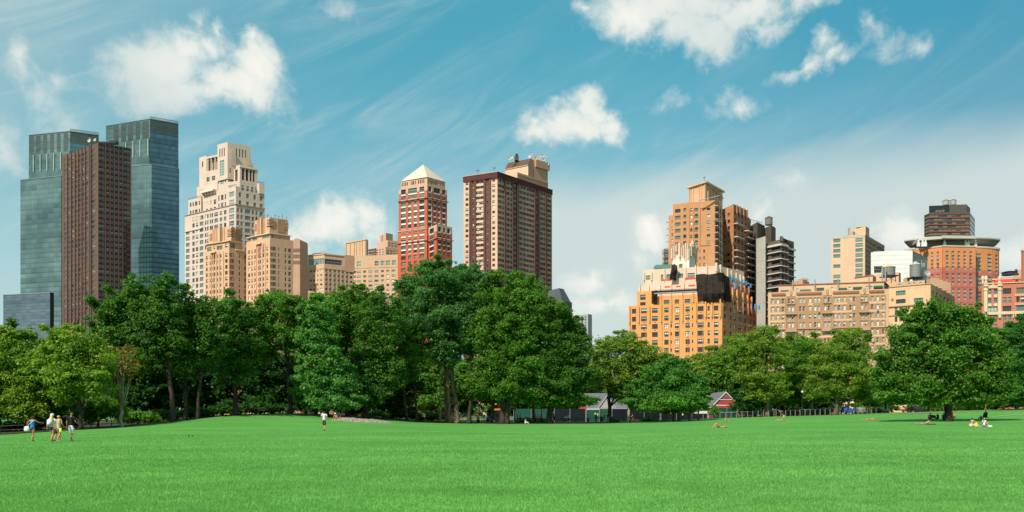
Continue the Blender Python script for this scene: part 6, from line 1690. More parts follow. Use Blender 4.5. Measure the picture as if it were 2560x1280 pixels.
for k in range(6): v = 740 + k * 22; f.ledge(X8(v - 7), X8(v + 7), 738 + (k % 2), 742, .25, CC, 'carving'); f.ledge(X8(v - 7), X8(v + 7), 760 + (k % 2) * 1.5, 764.5, .25, CC, 'carving')
g1, g2 = b.prism((2480, 312), (2620, 305), (2660, 315), wz(688, 305), wz(711, 290), CR, CR, parapet=.3, Yr=305)
g1.ledge(None, None, 690.5, 692.5, .3, CC, 'band_course'); g1.win([(2488, 2521)], [(702, 709.5)], 'dark', 'frame_dark', 3, 1)
b.mb('dome').lathe(wx(2523, 312), 312, [(2.6, wz(688, 312)), (2.6, wz(681, 312)), (3.0, wz(681, 312)), (1.6, wz(678.6, 312)), (.2, wz(677.8, 312))], 'frame_dark', 8)
g3, g4 = b.prism((2533, 330), (2560, 325), (2570, 328), wz(672, 325), wz(690, 325), 'sand_brick', 'sand_brick', parapet=.2)
b.mb('chimney').cbox(wx(2560.5, 300), 300, wz(712, 300), 1.4, 1.4, wz(626, 300) - wz(712, 300), CR)
b.mb('chimney').cbox(wx(2560.5, 300), 300, wz(628, 300), 1.8, 1.8, .8, CC)
m = b.mb('finial'); xx, yy = wx(2540, 306), 306; m.lathe(xx, yy, [(.9, wz(688, yy)), (.9, wz(683, yy)), (.4, wz(681.5, yy)), (.7, wz(678, yy)), (.35, wz(674, yy)), (.05, wz(671.5, yy))], 'frame_dark', 10)
b.done()
m = MB(); p0, p1 = g1.pt(g1.u(2486), wz(693, 305), .1), g1.pt(g1.u(2530), wz(693, 305), .1); n = Vector((g1.n.x, g1.n.y, 0)) * 3; d = Vector((0, 0, -1.2)); v = Vector((0, 0, -.4)); mt = 'awning_red'
m.quad(p0 + n + d, p1 + n + d, p1, p0, mt); m.quad(p0 + n + d + v, p1 + n + d + v, p1 + n + d, p0 + n + d, mt); m.poly([p0, p0 + d + v, p0 + n + d + v, p0 + n + d], mt); m.poly([p1, p1 + n + d, p1 + n + d + v, p1 + d + v], mt); m.quad(p0 + d + v, p1 + d + v, p1 + n + d + v, p0 + n + d + v, mt)
tag(m.build('awning', None, tuple(p0)), 'bright red awning on the roof terrace of the ornate red building', 'awning')
for i, (px, s_, lab) in enumerate(((2457, 1.0, 'stone urn at the outer corner of the red building parapet'), (2464.5, 1.25, 'larger stone urn beside the corner urn'), (2498.8, 1.15, 'stone urn above the right hand cream pilaster'))):
    Y0 = 291.5; m = MB(); x = wx(px, Y0); z = wz(708, Y0)
    m.lathe(x, Y0, [(.45 * s_, z), (.45 * s_, z + .35), (.28 * s_, z + .55), (.3 * s_, z + .8), (.52 * s_, z + 1.3), (.56 * s_, z + 1.8), (.5 * s_, z + 2.0), (.55 * s_, z + 2.15), (.25 * s_, z + 2.5), (.05, z + 2.8)], CC, 12)
    tag(m.build('stone_urn', None, (x, Y0, z), smooth=True), lab, 'urn', 'urns on the red building')
# ---------------------------------------------------------------- park: path, fences, sheds
flat('path_asphalt', (0.34, 0.32, 0.29), 0.9, vs=.8)
flat('iron', (0.020, 0.021, 0.022), 0.5)
flat('post_grey', (0.20, 0.19, 0.165), 0.8)
flat('screen_green', (0.014, 0.085, 0.055), 0.8, var=.2, vs=.6)
flat('screen_navy', (0.004, 0.010, 0.013), 0.8)
flat('schist', (0.24, 0.205, 0.175), 0.9, var=.45, vs=1.6)
flat('barn_red', (0.42, 0.052, 0.042), 0.8, var=.12, vs=5)
flat('barn_orange', (0.40, 0.10, 0.05), 0.8, var=.12, vs=5)
flat('slate_roof', (0.13, 0.13, 0.14), 0.8, var=.35, vs=1.2)
flat('trim_white', (0.58, 0.57, 0.53), 0.6)
flat('note_yellow', (0.50, 0.66, 0.16), 0.7)
flat('sign_yellow', (0.68, 0.42, 0.05), 0.6)
flat('sign_orange', (0.72, 0.20, 0.02), 0.6)
flat('signal_red', (0.60, 0.05, 0.02), 0.5)
flat('steel_pole', (0.30, 0.31, 0.30), 0.5)
flat('car_blue', (0.015, 0.09, 0.33), 0.3)
flat('dry_turf', (0.25, 0.30, 0.10), .95, var=.3); flat('soil', (0.22, 0.14, 0.07), 0.95, var=.3)

def gp(px, Y): x = wx(px, Y); return x, Y, gz(x, Y)
def ribbon(name, pts, w, mat, lift=.004, label='', cat='path'):
    """strip laid on the ground along (px,Y) points"""
    P_ = []
    for i in range(len(pts) - 1):
        for k in range(8):
            t = k / 8; P_.append((pts[i][0] * (1 - t) + pts[i + 1][0] * t, pts[i][1] * (1 - t) + pts[i + 1][1] * t))
    P_.append(pts[-1]); m = MB(); ps = [Vector((wx(*p), p[1])) for p in P_]
    sub = 5; rowsv = []
    for i, p in enumerate(ps):
        d = (ps[min(i + 1, len(ps) - 1)] - ps[max(i - 1, 0)]).normalized(); n = Vector((-d.y, d.x))
        r_ = []
        for k in range(sub + 1):
            q = p + n * w * (k / sub - .5); r_.append((q.x, q.y, gz(q.x, q.y) + lift + .035))
        rowsv.append(r_)
    for i in range(len(rowsv) - 1):
        for k in range(sub): m.quad(rowsv[i][k], rowsv[i + 1][k], rowsv[i + 1][k + 1], rowsv[i][k + 1], mat)
    o = m.build(name); tag(o, label, cat, kind='structure'); return o
ribbon('path', [(1180, 139), (1300, 141), (1480, 144), (1650, 148), (1760, 150), (1900, 154.5)], 3.2, 'path_asphalt', label='pale asphalt footpath running behind the low park fence')
ribbon('path', [(1905, 154), (2090, 156), (2250, 158), (2400, 160), (2560, 162.5), (2900, 166)], 3.4, 'path_asphalt', label='pale asphalt footpath behind the big oak')

ribbon('worn_track', [(2475, 122), (2520, 128), (2600, 138)], 1.1, 'dry_turf', label='pale worn track across the lawn right of the oak')
ribbon('bare_soil', [(2255, 148), (2330, 150), (2365, 151)], 2.6, 'soil', label='bare brown soil under the trees behind the oak')
def fence(label, pts, h, step, post, rail_h=(.98,), bars=True, pw=.10, railmat='iron', cap=True):
    """low park fence: square posts, rails and thin bars between them"""
    n = []
    for i in range(len(pts) - 1):
        a, c = Vector((wx(*pts[i]), pts[i][1])), Vector((wx(*pts[i + 1]), pts[i + 1][1])); L = (c - a).length; k = max(1, int(round(L / step)))
        n += [a.lerp(c, j / k) for j in range(k)]
    n.append(Vector((wx(*pts[-1]), pts[-1][1])))
    org = (n[0].x, n[0].y, gz(n[0].x, n[0].y)); root = empty('park_fence', org); tag(root, label, 'fence')
    for p in n:
        m = MB(); z = gz(p.x, p.y); m.cbox(p.x, p.y, z - .1, pw, pw, h + .1, post)
        if cap: m.lathe(p.x, p.y, [(pw * .62, z + h), (pw * .75, z + h + .05), (pw * .4, z + h + .14), (.02, z + h + .18)], post, 6)
        m.build('post', root, org)
    rl = MB(); br = MB()
    for i in range(len(n) - 1):
        a, c = n[i], n[i + 1]; za, zc = gz(a.x, a.y), gz(c.x, c.y); L = (c - a).length
        for f_ in rail_h: rl.tube([(a.x, a.y, za + h * f_ - .03), (c.x, c.y, zc + h * f_ - .03)], [.022, .022], railmat, 4)
        if bars:
            k = int(L / .16)
            for j in range(1, k): t = j / k; q = a.lerp(c, t); z = za + (zc - za) * t; br.box((q.x - .008, q.y, z + .08), (.016, 0, 0), (0, .016, 0), (0, 0, h * .88), 'iron')
    rl.build('rail', root, org)
    if bars: br.build('bars', root, org)
    return root
fence('low dark iron park fence with pale capped posts along the plane trees', [(1940, 151.2), (2000, 152.4), (2100, 154.0), (2190, 155.5)], 1.0, 1.02, 'post_grey', (.95, .15))
fence('low dark iron park fence with pale posts below the red gabled building', [(1570, 138.5), (1700, 143.5), (1800, 146.5), (1935, 151)], 1.0, 1.25, 'post_grey', (.95, .15))
fence('low black iron park fence in the shade of the big trees', [(1180, 134), (1300, 134.5), (1440, 136.5), (1560, 138.2)], .95, 2.2, 'iron', (.95, .15))
fence('thin wire park fence at the edge of the wood beside the strolling group', [(-60, 88), (60, 88.5), (170, 92), (330, 98.5)], 1.0, 2.6, 'iron', (.95, .5), bars=False, pw=.07, cap=False)
def wire(pts, lab):
    m = MB(); P3 = [(wx(a, Y), Y, wz(py, Y)) for a, Y, py in pts]; m.tube(P3, [.045] * len(P3), 'steel_pole', 4)
    for i in (0, len(pts) - 1): q = P3[i]; m.tube([(q[0], q[1], gz(q[0], q[1])), q], [.06, .05], 'steel_pole', 5)
    tag(m.build('handrail', None, P3[0]), lab, 'railing')
wire([(1800, 150, 1031.5), (1935, 154, 1027.5)], 'long grey handrail above the low fence right of the red gabled building')
wire([(1965, 156, 1026), (2090, 158, 1021.5)], 'long grey handrail between the two thick plane trunks')

def screen(label, pts, ztop, mat, step=2.6):
    """site hoarding: posts with cloth panels"""
    a, c = Vector((wx(*pts[0]), pts[0][1])), Vector((wx(*pts[1]), pts[1][1])); L = (c - a).length; k = max(1, int(L / step))
    zt = wz(ztop, pts[0][1]); org = (a.x, a.y, gz(a.x, a.y)); root = empty('construction_fence', org); tag(root, label, 'site fence')
    d = (c - a) / k
    for j in range(k + 1):
        p = a + d * j; m = MB(); m.cbox(p.x, p.y - .08, gz(p.x, p.y) - .1, .1, .1, zt - gz(p.x, p.y) + .15, 'frame_grey'); m.build('post', root, org)
        if j < k:
            q = a + d * (j + 1); m = MB(); z0 = gz(p.x, p.y)
            m.box((p.x, p.y, z0), (d.x, d.y, 0), (0, .04, 0), (0, 0, zt - z0), mat); m.build('panel', root, org)
    return root
screen('dark green hoarding behind the shaded trunks of the tall trees', ((1216, 158), (1262, 158)), 1024, 'screen_navy')
screen('green hoarding with orange top behind the traffic signal', ((1284, 160), (1372, 160)), 1022, 'screen_green')
screen('near black hoarding left of the gate with yellow notices', ((1386, 158), (1464, 158)), 1022, 'screen_navy')
screen('green gate of mesh hoarding carrying two yellow notices', ((1466, 157), (1498, 157)), 1025, 'screen_green', 2.4)
screen('bright green hoarding right of the gate below the grey slate roof', ((1499, 158), (1528, 158)), 1022, 'screen_green')
screen('dark hoarding between the slate roof and the round bushy tree', ((1530, 158), (1650, 160)), 1022, 'screen_navy')
screen('dark green hoarding left of the small round shrub', ((1652, 160), (1768, 161)), 1034, 'screen_navy')
screen('tall green hoarding in front of the red gabled building', ((1788, 160), (1846, 161.5)), 1020, 'screen_green')
for px, y0, y1, lab in ((1486.5, 1032, 1037, 'small pale yellow notice on the green gate'), (1492, 1033.5, 1040.5, 'larger bright yellow notice on the green gate'), (1705, 1032, 1039, 'yellow notice on the dark hoarding behind the bushy tree')):
    Y0 = 156.6; m = MB(); x = wx(px, Y0); m.box((x, Y0, wz(y1, Y0)), (.27, 0, 0), (0, .02, 0), (0, 0, wz(y0, Y0) - wz(y1, Y0)), 'note_yellow'); tag(m.build('notice', None, (x, Y0, wz(y1, Y0))), lab, 'notice')

def gable_house(name, label, px0, px1, Y, eave, ridge, depth, wallm, roofm, base=1052, cat='building', front=True, over=.5, trim=True, part2=True):
    """house with its gable end towards the lawn"""
    x0, x1 = wx(px0, Y), wx(px1, Y); z0 = gz(x0, Y) - .2; ze, zr = wz(eave, Y), wz(ridge, Y); xm = (x0 + x1) / 2
    org = (x0, Y, z0); root = empty(name, org); tag(root, label, cat)
    m = MB(); m.poly([(x0, Y, z0), (x1, Y, z0), (x1, Y, ze), (xm, Y, zr), (x0, Y, ze)], wallm); m.poly([(x1, Y + depth, z0), (x0, Y + depth, z0), (x0, Y + depth, ze), (xm, Y + depth, zr), (x1, Y + depth, ze)], wallm)
    m.quad((x0, Y + depth, z0), (x0, Y, z0), (x0, Y, ze), (x0, Y + depth, ze), wallm); m.quad((x1, Y, z0), (x1, Y + depth, z0), (x1, Y + depth, ze), (x1, Y, ze), wallm); m.build('wall', root, org)
    s = (zr - ze) / (xm - x0); r = MB(); t = .18
    for sx, xe in ((-1, x0), (1, x1)):
        xo = xe + sx * over; zo = ze - s * over
        a, b_, c, d = (xo, Y - .15, zo), (xm, Y - .15, zr), (xm, Y + depth + over, zr), (xo, Y + depth + over, zo)
        up = lambda p: (p[0], p[1], p[2] + t)
        r.quad(up(a), up(b_), up(c), up(d), roofm); r.quad(a, b_, up(b_), up(a), 'trim_white'); r.quad(a, up(a), up(d), d, 'trim_white'); r.quad(d, c, b_, a, 'trim_white')
    r.build('roof', root, org)
    if trim:
        for sx, xe in ((-1, x0), (1, x1)):
            xo = xe + sx * over; zo = ze - s * over; b = MB()
            b.box((xo, Y - .22, zo - .08), (xm - xo, 0, zr - zo), (0, .06, 0), (0, 0, .27), 'trim_white'); b.build('bargeboard', root, org)
    return root, (x0, x1, xm, z0, ze, zr, org)
root, (x0, x1, xm, z0, ze, zr, org) = gable_house('red_gabled_building', 'red brick building with a white trimmed gable behind green hoarding', 1782, 1847, 168, 1014, 981, 12, 'barn_red', 'slate_roof', over=.45)
for y, h in ((1000, .15), (1015, .22)):
    k = (zr - wz(y, 168)) / (zr - ze); hw = min(1, k) * (xm - x0); m = MB(); m.box((xm - hw + .1, 167.9, wz(y, 168)), (2 * hw - .2, 0, 0), (0, .1, 0), (0, 0, h), 'trim_white'); m.build('trim_board', root, org)
m = MB(); m.box((xm - .36, 167.9, wz(997, 168)), (.72, 0, 0), (0, .1, 0), (0, 0, .72), 'frame_grey')
for i in range(6): m.box((xm - .36, 167.86, wz(997, 168) + .06 + i * .11), (.72, 0, 0), (0, .05, 0), (0, 0, .05), 'metal_grey')
m.build('vent', root, org)
def lean_house(name, label, px0, px1, Y, eave, ridge, depth, wallm, roofm, dormers=()):
    """house with the long roof slope towards the lawn"""
    x0, x1 = wx(px0, Y), wx(px1, Y); z0 = gz(x0, Y) - .2; ze, zr = wz(eave, Y), wz(ridge, Y + depth / 2); org = (x0, Y, z0)
    root = empty(name, org); tag(root, label, 'building'); m = MB()
    m.quad((x0, Y, z0), (x1, Y, z0), (x1, Y, ze), (x0, Y, ze), wallm); m.quad((x1, Y + depth, z0), (x0, Y + depth, z0), (x0, Y + depth, ze), (x1, Y + depth, ze), wallm)
    for x in (x0, x1): m.poly([(x, Y, z0), (x, Y + depth, z0), (x, Y + depth, ze), (x, Y + depth / 2, zr), (x, Y, ze)], wallm)
    m.build('wall', root, org); r = MB(); o = .5; sl = (zr - ze) / (depth / 2)
    r.box((x0 - o, Y - o, ze - sl * o), (x1 - x0 + 2 * o, 0, 0), (0, depth / 2 + o, zr - ze + sl * o), (0, 0, .18), roofm)
    r.quad((x0 - o, Y + depth + o, ze - sl * o), (x1 + o, Y + depth + o, ze - sl * o), (x1 + o, Y + depth / 2, zr + .18), (x0 - o, Y + depth / 2, zr + .18), roofm); r.build('roof', root, org)
    g = MB(); g.box((x0 - o, Y - o - .08, ze - sl * o - .1), (x1 - x0 + 2 * o, 0, 0), (0, .08, 0), (0, 0, .25), 'trim_white'); g.build('gutter', root, org)
    for dpx, w in dormers:
        xd = wx(dpx, Y); zb = ze + .1; h = w * .62; d = MB()
        d.poly([(xd - w / 2, Y - .2, zb - .3), (xd + w / 2, Y - .2, zb - .3), (xd, Y - .2, zb + h)], 'plank_concrete'); d.poly([(xd - w / 2 - .25, Y - .35, zb - .4), (xd, Y - .35, zb + h + .1), (xd, Y + 2.6, zb + h + .1)], roofm); d.poly([(xd + w / 2 + .25, Y - .35, zb - .4), (xd, Y + 2.6, zb + h + .1), (xd, Y - .35, zb + h + .1)], roofm)
        for sx in (-1, 1): d.box((xd + sx * (w / 2 + .25), Y - .42, zb - .5), (-sx * (w / 2 + .25), 0, h + .6), (0, .07, 0), (0, 0, .2), 'trim_white')
        q = d.build('dormer', root, org); dw = MB(); dw.lathe(0, 0, [(.0, 0), (.38, 0)], 'glass_dark', 12, caps=False); dw.v = [Vector((xd + v[0], Y - .24, zb + h * .35 + v[1])) for v in dw.v]; dw.build('window', q, (0, 0, 0)); 
    return root
lean_house('slate_roofed_pavilion', 'low building with a mottled grey slate roof and a small gable beside a plane trunk', 1472, 1570, 166, 1020, 985, 12, 'barn_orange', 'slate_roof', ((1517, 3.6),))
lean_house('brick_annexe', 'brick annexe with a grey roof half hidden left of the slate roofed pavilion', 1448, 1474, 170, 1004, 980, 9, 'barn_orange', 'slate_roof')
lean_house('grey_roofed_wing', 'low grey roofed wing between the bushy tree and the red gable', 1748, 1790, 172, 1015, 990, 10, 'white_panel', 'slate_roof')
# pale street-level facade glimpsed under the plane trees
b = Bld('pale_entrance_block', 'pale stone street facade glimpsed under the plane trees beside the lamp posts', 'building')
f1 = b.face((2105, 215), (2160, 213), wz(985, 215), 0, 'corner_cream', 215); f1.win([(2117, 2124), (2136, 2143)], [(1000, 1007), (1014, 1020)], 'green', 'frame_white', 1, 2); f1.ledge(None, None, 1009, 1010.5, .3, 'corner_cream', 'cornice')
b.mb('roof').poly([(wx(2105, 215), 215, wz(985, 215)), (wx(2160, 213), 213, wz(985, 215)), (wx(2160, 225), 225, wz(985, 215)), (wx(2105, 225), 225, wz(985, 215))], 'roof_gravel')
b.done()
b = Bld('awning_storefront', 'dark storefront with a pale sill glimpsed behind the thick plane trunks', 'building')
f1 = b.face((1925, 215), (1985, 213), wz(1003, 215), 0, 'corner_cream', 215); f1.win([(1930, 1948), (1952, 1972)], [(1009, 1014), (1017, 1022)], 'dark', 'frame_brown', 2, 1)
b.mb('roof').poly([(wx(1925, 215), 215, wz(1003, 215)), (wx(1985, 213), 213, wz(1003, 215)), (wx(1985, 225), 225, wz(1003, 215)), (wx(1925, 225), 225, wz(1003, 215))], 'roof_gravel')
b.done()

# rock outcrop on the knoll
def rock(name, label, px0, px1, pyt, pyb, Y, seed):
    rg = np.random.default_rng(seed); x0, x1 = wx(px0, Y), wx(px1, Y); n = 40; m = MB(); prof = []
    for i in range(n + 1):
        t = i / n; x = x0 + (x1 - x0) * t; e = math.sin(math.pi * t) ** .35; tb = np.interp(px0 + (px1 - px0) * t, *zip(*pyt)); top = wz(tb, Y)
        row = []
        for j in range(7):
            a = math.pi * j / 6; yy = Y + 1.5 * math.cos(math.pi - a) * e * 1.0; g = gz(x, yy) - .12
            z = g + max(0.05, (top - g)) * (math.sin(a) ** .55) * e + (rg.random() - .5) * .10 * math.sin(a)
            row.append(Vector((x + (rg.random() - .5) * .12, yy + (rg.random() - .5) * .15, z)))
        prof.append(row)
    for i in range(n):
        for j in range(6): m.quad(prof[i][j], prof[i + 1][j], prof[i + 1][j + 1], prof[i][j + 1], 'schist')
    o = m.build(name, None, (x0, Y, gz(x0, Y)), smooth=False); tag(o, label, 'rock')
rock('rock_outcrop', 'low long grey rock ledge breaking through the lawn near the seated pair', 828, 985, [(828, 1043), (850, 1041.5), (875, 1043), (905, 1046.5), (930, 1047), (960, 1049), (985, 1051.5)], 0, 109, 3)

# sign boards, signal, lamps
def pole(name, label, px, Y, top, cat, r=.06, group=None, lamp=True):
    x, y, z = gp(px, Y); zt = wz(top, Y); root = empty(name, (x, y, z)); tag(root, label, cat, group); m = MB()
    m.tube([(x, y, z - .1), (x, y, z + .5), (x, y, z + .6), (x, y, zt)], [r * 2, r * 1.8, r, r * .8], 'iron', 8); m.build('pole', root, (x, y, z))
    if lamp:
        m = MB(); m.lathe(x, y, [(.07, zt), (.2, zt + .08), (.24, zt + .4), (.1, zt + .58)], 'white_paint', 10); m.build('lamp_globe', root, (x, y, z)); m = MB(); m.lathe(x, y, [(.26, zt + .4), (.12, zt + .6), (.03, zt + .75)], 'iron', 10); m.build('lamp_cap', root, (x, y, z))
    return root
for px, Y, top, lab in ((1354, 140, 996, 'thin black lamp post beside the stout trunk under the tall trees'), (1198, 137, 1022, 'short lamp post behind the yellow notice board'), (2006, 153, 982, 'tall lamp post in the dark gap between the plane trees'), (2139, 158, 990, 'lamp post in front of the pale street facade'), (2160, 160, 985, 'nearer of the two close lamp posts by the plane trees'), (2165.5, 161, 990, 'further of the two close lamp posts by the plane trees')):
    pole('lamp_post', lab, px, Y, top, 'lamp post', group='park lamp posts')
x, y, z = gp(1287, 141); root = empty('traffic_signal', (x, y, z)); tag(root, 'yellow traffic signal cluster on a steel pole behind the trees', 'traffic light')
m = MB(); m.tube([(x, y, z), (x, y, wz(1028, 141))], [.10, .08], 'steel_pole', 8); m.build('pole', root, (x, y, z))
for dx, zz, mt in ((.12, 1017, 'sign_yellow'), (-.18, 1020.5, 'signal_red'), (.12, 1023, 'sign_orange')):
    m = MB(); q = wz(zz + 4, 141); m.cbox(x + dx, y - .1, q, .26, .24, .34, mt); m.lathe(0, 0, [(0.09, 0), (.1, .12)], 'iron', 8, caps=False); m.v[-16:] = [Vector((x + dx + v[0], y - .22 - v[2], q + .17 + v[1])) for v in m.v[-16:]]; m.build('signal_head', root, (x, y, z))
x, y, z = gp(1194.5, 135); root = empty('notice_board', (x, y, z)); tag(root, 'upright yellow notice board on dark legs behind the leaning trunks', 'sign')
m = MB()
for sx in (-.17, .17): m.cbox(x + sx, y, z - .1, .07, .07, 1.0, 'iron')
m.cbox(x, y, z + .15, .42, .08, .55, 'iron'); m.build('leg', root, (x, y, z)); m = MB(); m.cbox(x, y - .02, z + .72, .44, .06, .78, 'sign_yellow'); m.cbox(x + .02, y - .06, z + .86, .28, .02, .5, 'sign_orange'); m.build('board', root, (x, y, z))
x, y, z = gp(1252, 155); m = MB(); m.box((wx(1234, 155), 155, wz(1025.5, 155)), (wx(1262, 155) - wx(1234, 155), 0, 0), (0, .15, 0), (0, 0, .32), 'sign_orange'); 
for p in (1235, 1261): m.cbox(wx(p, 155), 155.1, gz(wx(p, 155), 155), .1, .1, wz(1025.5, 155) - gz(wx(p, 155), 155), 'sign_orange')
tag(m.build('orange_barrier', None, (wx(1234, 155), 155, z)), 'orange barrier beam between trunks under the tall trees', 'barrier')
x, y, z = gp(1258, 138); m = MB(); m.box((x, y, wz(1016, 138) - .3), (.14, 0, 0), (0, .04, 0), (0, 0, .55), 'sign_orange'); m.tube([(x + .07, y + .05, z), (x + .07, y + .05, wz(1014, 138))], [.03, .03], 'iron', 5); tag(m.build('orange_sign', None, (x, y, z)), 'small orange sign high on a dark trunk', 'sign')

def parked_car(px, Y, mat, label, L=4.4, roofh=1.42, rz=1.45):
    x, y, z = gp(px, Y); root = empty('parked_car', (x, y, z), rz); tag(root, label, 'car', 'vehicles beyond the park')
    sec = [(-.5, .35, .55), (-.49, .30, .82), (-.30, .30, .92), (-.20, .33, 1.38), (.18, .33, roofh), (.30, .30, .98), (.47, .28, .85), (.5, .30, .5)]
    m = MB(); w = .88
    top = [(t * L, h) for t, _, h in sec]; pts = [(-.5 * L, .28)] + top + [(.5 * L, .28)]
    for s in (-1, 1): m.poly([(p[0], s * w * (.86 if p[1] > 1.1 else 1), p[1]) for p in (pts if s < 0 else pts[::-1])], mat)
    for i in range(len(pts)): a, c = pts[i], pts[(i + 1) % len(pts)]; wa, wc = w * (.86 if a[1] > 1.1 else 1), w * (.86 if c[1] > 1.1 else 1); m.quad((a[0], -wa, a[1]), (a[0], wa, a[1]), (c[0], wc, c[1]), (c[0], -wc, c[1]), mat)
    m.build('body', root)
    g = MB(); g.poly([(-.26 * L, -.86, .96), (.26 * L, -.86, .98), (.17 * L, -.79, 1.34), (-.185 * L, -.79, 1.32)], 'glass_dark'); g.build('side_window', root)
    for sx in (-.31, .31):
        for sy in (-1, 1):
            wv = MB(); wv.lathe(0, 0, [(.32, -.1), (.32, .1)], 'iron', 14); wv.v = [Vector((sx * L + v[0], sy * .82 + v[2], .32 + v[1])) for v in wv.v]; t_ = wv.build('wheel', root); rm = MB(); rm.lathe(0, 0, [(.19, -.02), (.19, .02)], 'metal_grey', 10); rm.v = [Vector((sx * L + v[0], sy * .93 + v[2], .32 + v[1])) for v in rm.v]; rm.build('rim', t_)
parked_car(2117, 172, 'car_blue', 'bright blue car parked behind the plane tree trunk', 4.0)
parked_car(2206, 176, 'metal_grey', 'silver grey car parked beyond the path near the yellow bin')
parked_car(2150, 178, 'metal_grey', 'silver car parked behind the lamp posts', 4.5)
parked_car(2290, 176, 'metal_dark', 'dark grey car glimpsed under the low boughs of the oak', 4.5)
x, y, z = gp(2174.5, 160); m = MB(); m.lathe(x, y, [(.3, z), (.36, z + .75), (.30, z + .9), (.05, z + 1.0)], 'sign_yellow', 12); tag(m.build('litter_bin', None, (x, y, z), smooth=True), 'round yellow litter bin beside the footpath', 'bin')
# trees
# ---------------------------------------------------------------- trees in the picture, left to right
# in front of the wood on the left
tree('rounded olive green tree with sunlit top at the far left edge', (-8, 94), [(25, 880, 72, 55), (60, 905, 50, 50), (-30, 930, 70, 90), (55, 960, 55, 60), (15, 1010, 70, 50), (75, 1020, 50, 40)], 'leaf_olive', limbs=6)
tree('broad yellow green plane tree with a straight dark trunk behind the group', (203, 92), [(185, 862, 74, 46), (140, 905, 50, 60), (242, 905, 55, 55), (185, 940, 85, 48), (240, 965, 45, 40), (165, 985, 55, 30), (250, 955, 30, 35)], 'leaf_olive', tr=.26, limbs=12, seed=12, dens=9)
tree('sparse pale barked tree with a few orange leaves', (304, 97.5), [(300, 895, 40, 30), (268, 925, 28, 26), (335, 925, 30, 28), (285, 950, 30, 20)], 'leaf_autumn', 'bark_pale', tr=.22, dens=2.6, limbs=16, seed=14, twig=True, fill=.1)
tree('low leafy tree at the wood edge behind the strolling women', (95, 98), [(90, 960, 60, 48), (40, 1000, 60, 40), (130, 1000, 55, 45), (85, 1035, 70, 30)], 'leaf_mid', limbs=4, dens=9)
tree('small bright bush between the pale trunk and the man in black', (245, 100), [(245, 1010, 50, 38), (285, 1030, 45, 26), (215, 1040, 40, 24)], 'leaf_mid', limbs=4, dens=9, name='bush', cat='bush', tr=.12)
tree('tall dark tree with a leaning trunk, highest of the left hand wood', (433, 103), [(315, 760, 42, 52), (270, 795, 45, 50), (345, 735, 40, 40), (405, 730, 38, 45), (380, 790, 70, 60), (300, 850, 60, 45), (420, 850, 60, 60), (360, 900, 60, 40)], 'leaf_dark', tr=.36, trunks=[(433, 395, .36)], limbs=14)
tree('tall dark tree with two slim trunks right of the leaning trunk', (463, 106), [(462, 770, 40, 48), (510, 790, 46, 50), (450, 840, 55, 55), (530, 850, 55, 55), (480, 910, 60, 50), (560, 800, 35, 45)], 'leaf_dark', tr=.32, trunks=[(463, 470, .32), (499, 515, .24)], limbs=12)
tree('dark tree crowded between the two slim trunks and the forked trunk', (590, 112), [(600, 800, 50, 40), (560, 850, 50, 50), (620, 860, 50, 50), (590, 920, 60, 50), (575, 765, 28, 30)], 'leaf_dark', limbs=9)
tree('spreading tree with a dark forked trunk on the crest of the knoll', (727, 117), [(700, 770, 66, 38), (660, 800, 35, 42), (745, 780, 40, 42), (700, 835, 66, 40), (660, 880, 38, 34), (745, 860, 40, 50)], 'leaf_mid', tr=.30, trunks=[(727, 705, .32)], limbs=14, seed=31, dens=9)
tree('bright green maple with foliage down to the grass', (818, 116), [(800, 790, 45, 45), (785, 850, 50, 48), (815, 905, 62, 55), (795, 965, 62, 45), (850, 960, 55, 50), (830, 1005, 75, 26), (770, 1000, 34, 26)], 'leaf_maple', tr=.3, limbs=8, dens=12, seed=41)
tree('lighter yellow green crown rising behind the bright maple', (790, 124), [(800, 775, 46, 34), (770, 830, 34, 50), (835, 805, 40, 45)], 'leaf_bright', tr=.25, limbs=5)
tree('dark round crowned tree behind the bright maple', (868, 128), [(850, 760, 50, 40), (900, 770, 50, 50), (880, 830, 70, 60), (900, 900, 60, 60), (930, 830, 45, 60)], 'leaf_mid', tr=.32, limbs=9)
tree('dense dark tree with one straight trunk beside the rock ledge', (912, 121), [(950, 770, 45, 45), (965, 830, 45, 60), (930, 880, 60, 60), (960, 930, 50, 60), (900, 950, 45, 45), (925, 990, 50, 30)], 'leaf_dark', tr=.38, trunks=[(912, 915, .40)], limbs=9)
tree('slim tree with twin thin trunks between the rock ledge and the leaning trunks', (1018, 127), [(1000, 830, 45, 70), (1030, 880, 40, 60), (1000, 930, 42, 50)], 'leaf_mid', tr=.2, trunks=[(1018, 995, .2), (1043, 1020, .2)], limbs=8, dens=7)
tree('huge domed tree on leaning pale brown trunks in the centre', (1140, 130), [(1090, 720, 82, 66), (1035, 765, 60, 60), (1160, 720, 60, 60), (1080, 800, 95, 60), (1150, 810, 60, 70), (1020, 840, 50, 45), (1190, 760, 45, 80), (1110, 875, 70, 34)], 'leaf_silver', 'bark_brown', tr=.4, trunks=[(1143, 1108, .42), (1117, 1103, .40), (1124, 1118, .36)], limbs=16, seed=52, dens=12)
tree('huge broad tree with stout dark trunks right of the centre', (1262, 129.5), [(1240, 760, 66, 70), (1300, 750, 65, 60), (1210, 830, 60, 70), (1280, 830, 80, 80), (1345, 790, 55, 70), (1230, 910, 62, 60), (1310, 910, 75, 70), (1200, 960, 45, 40), (1270, 975, 60, 36), (1330, 980, 55, 36)], 'leaf_mid', tr=.42, trunks=[(1256, 1262, .46), (1268, 1280, .38), (1173, 1190, .32)], limbs=14, seed=53, dens=12)
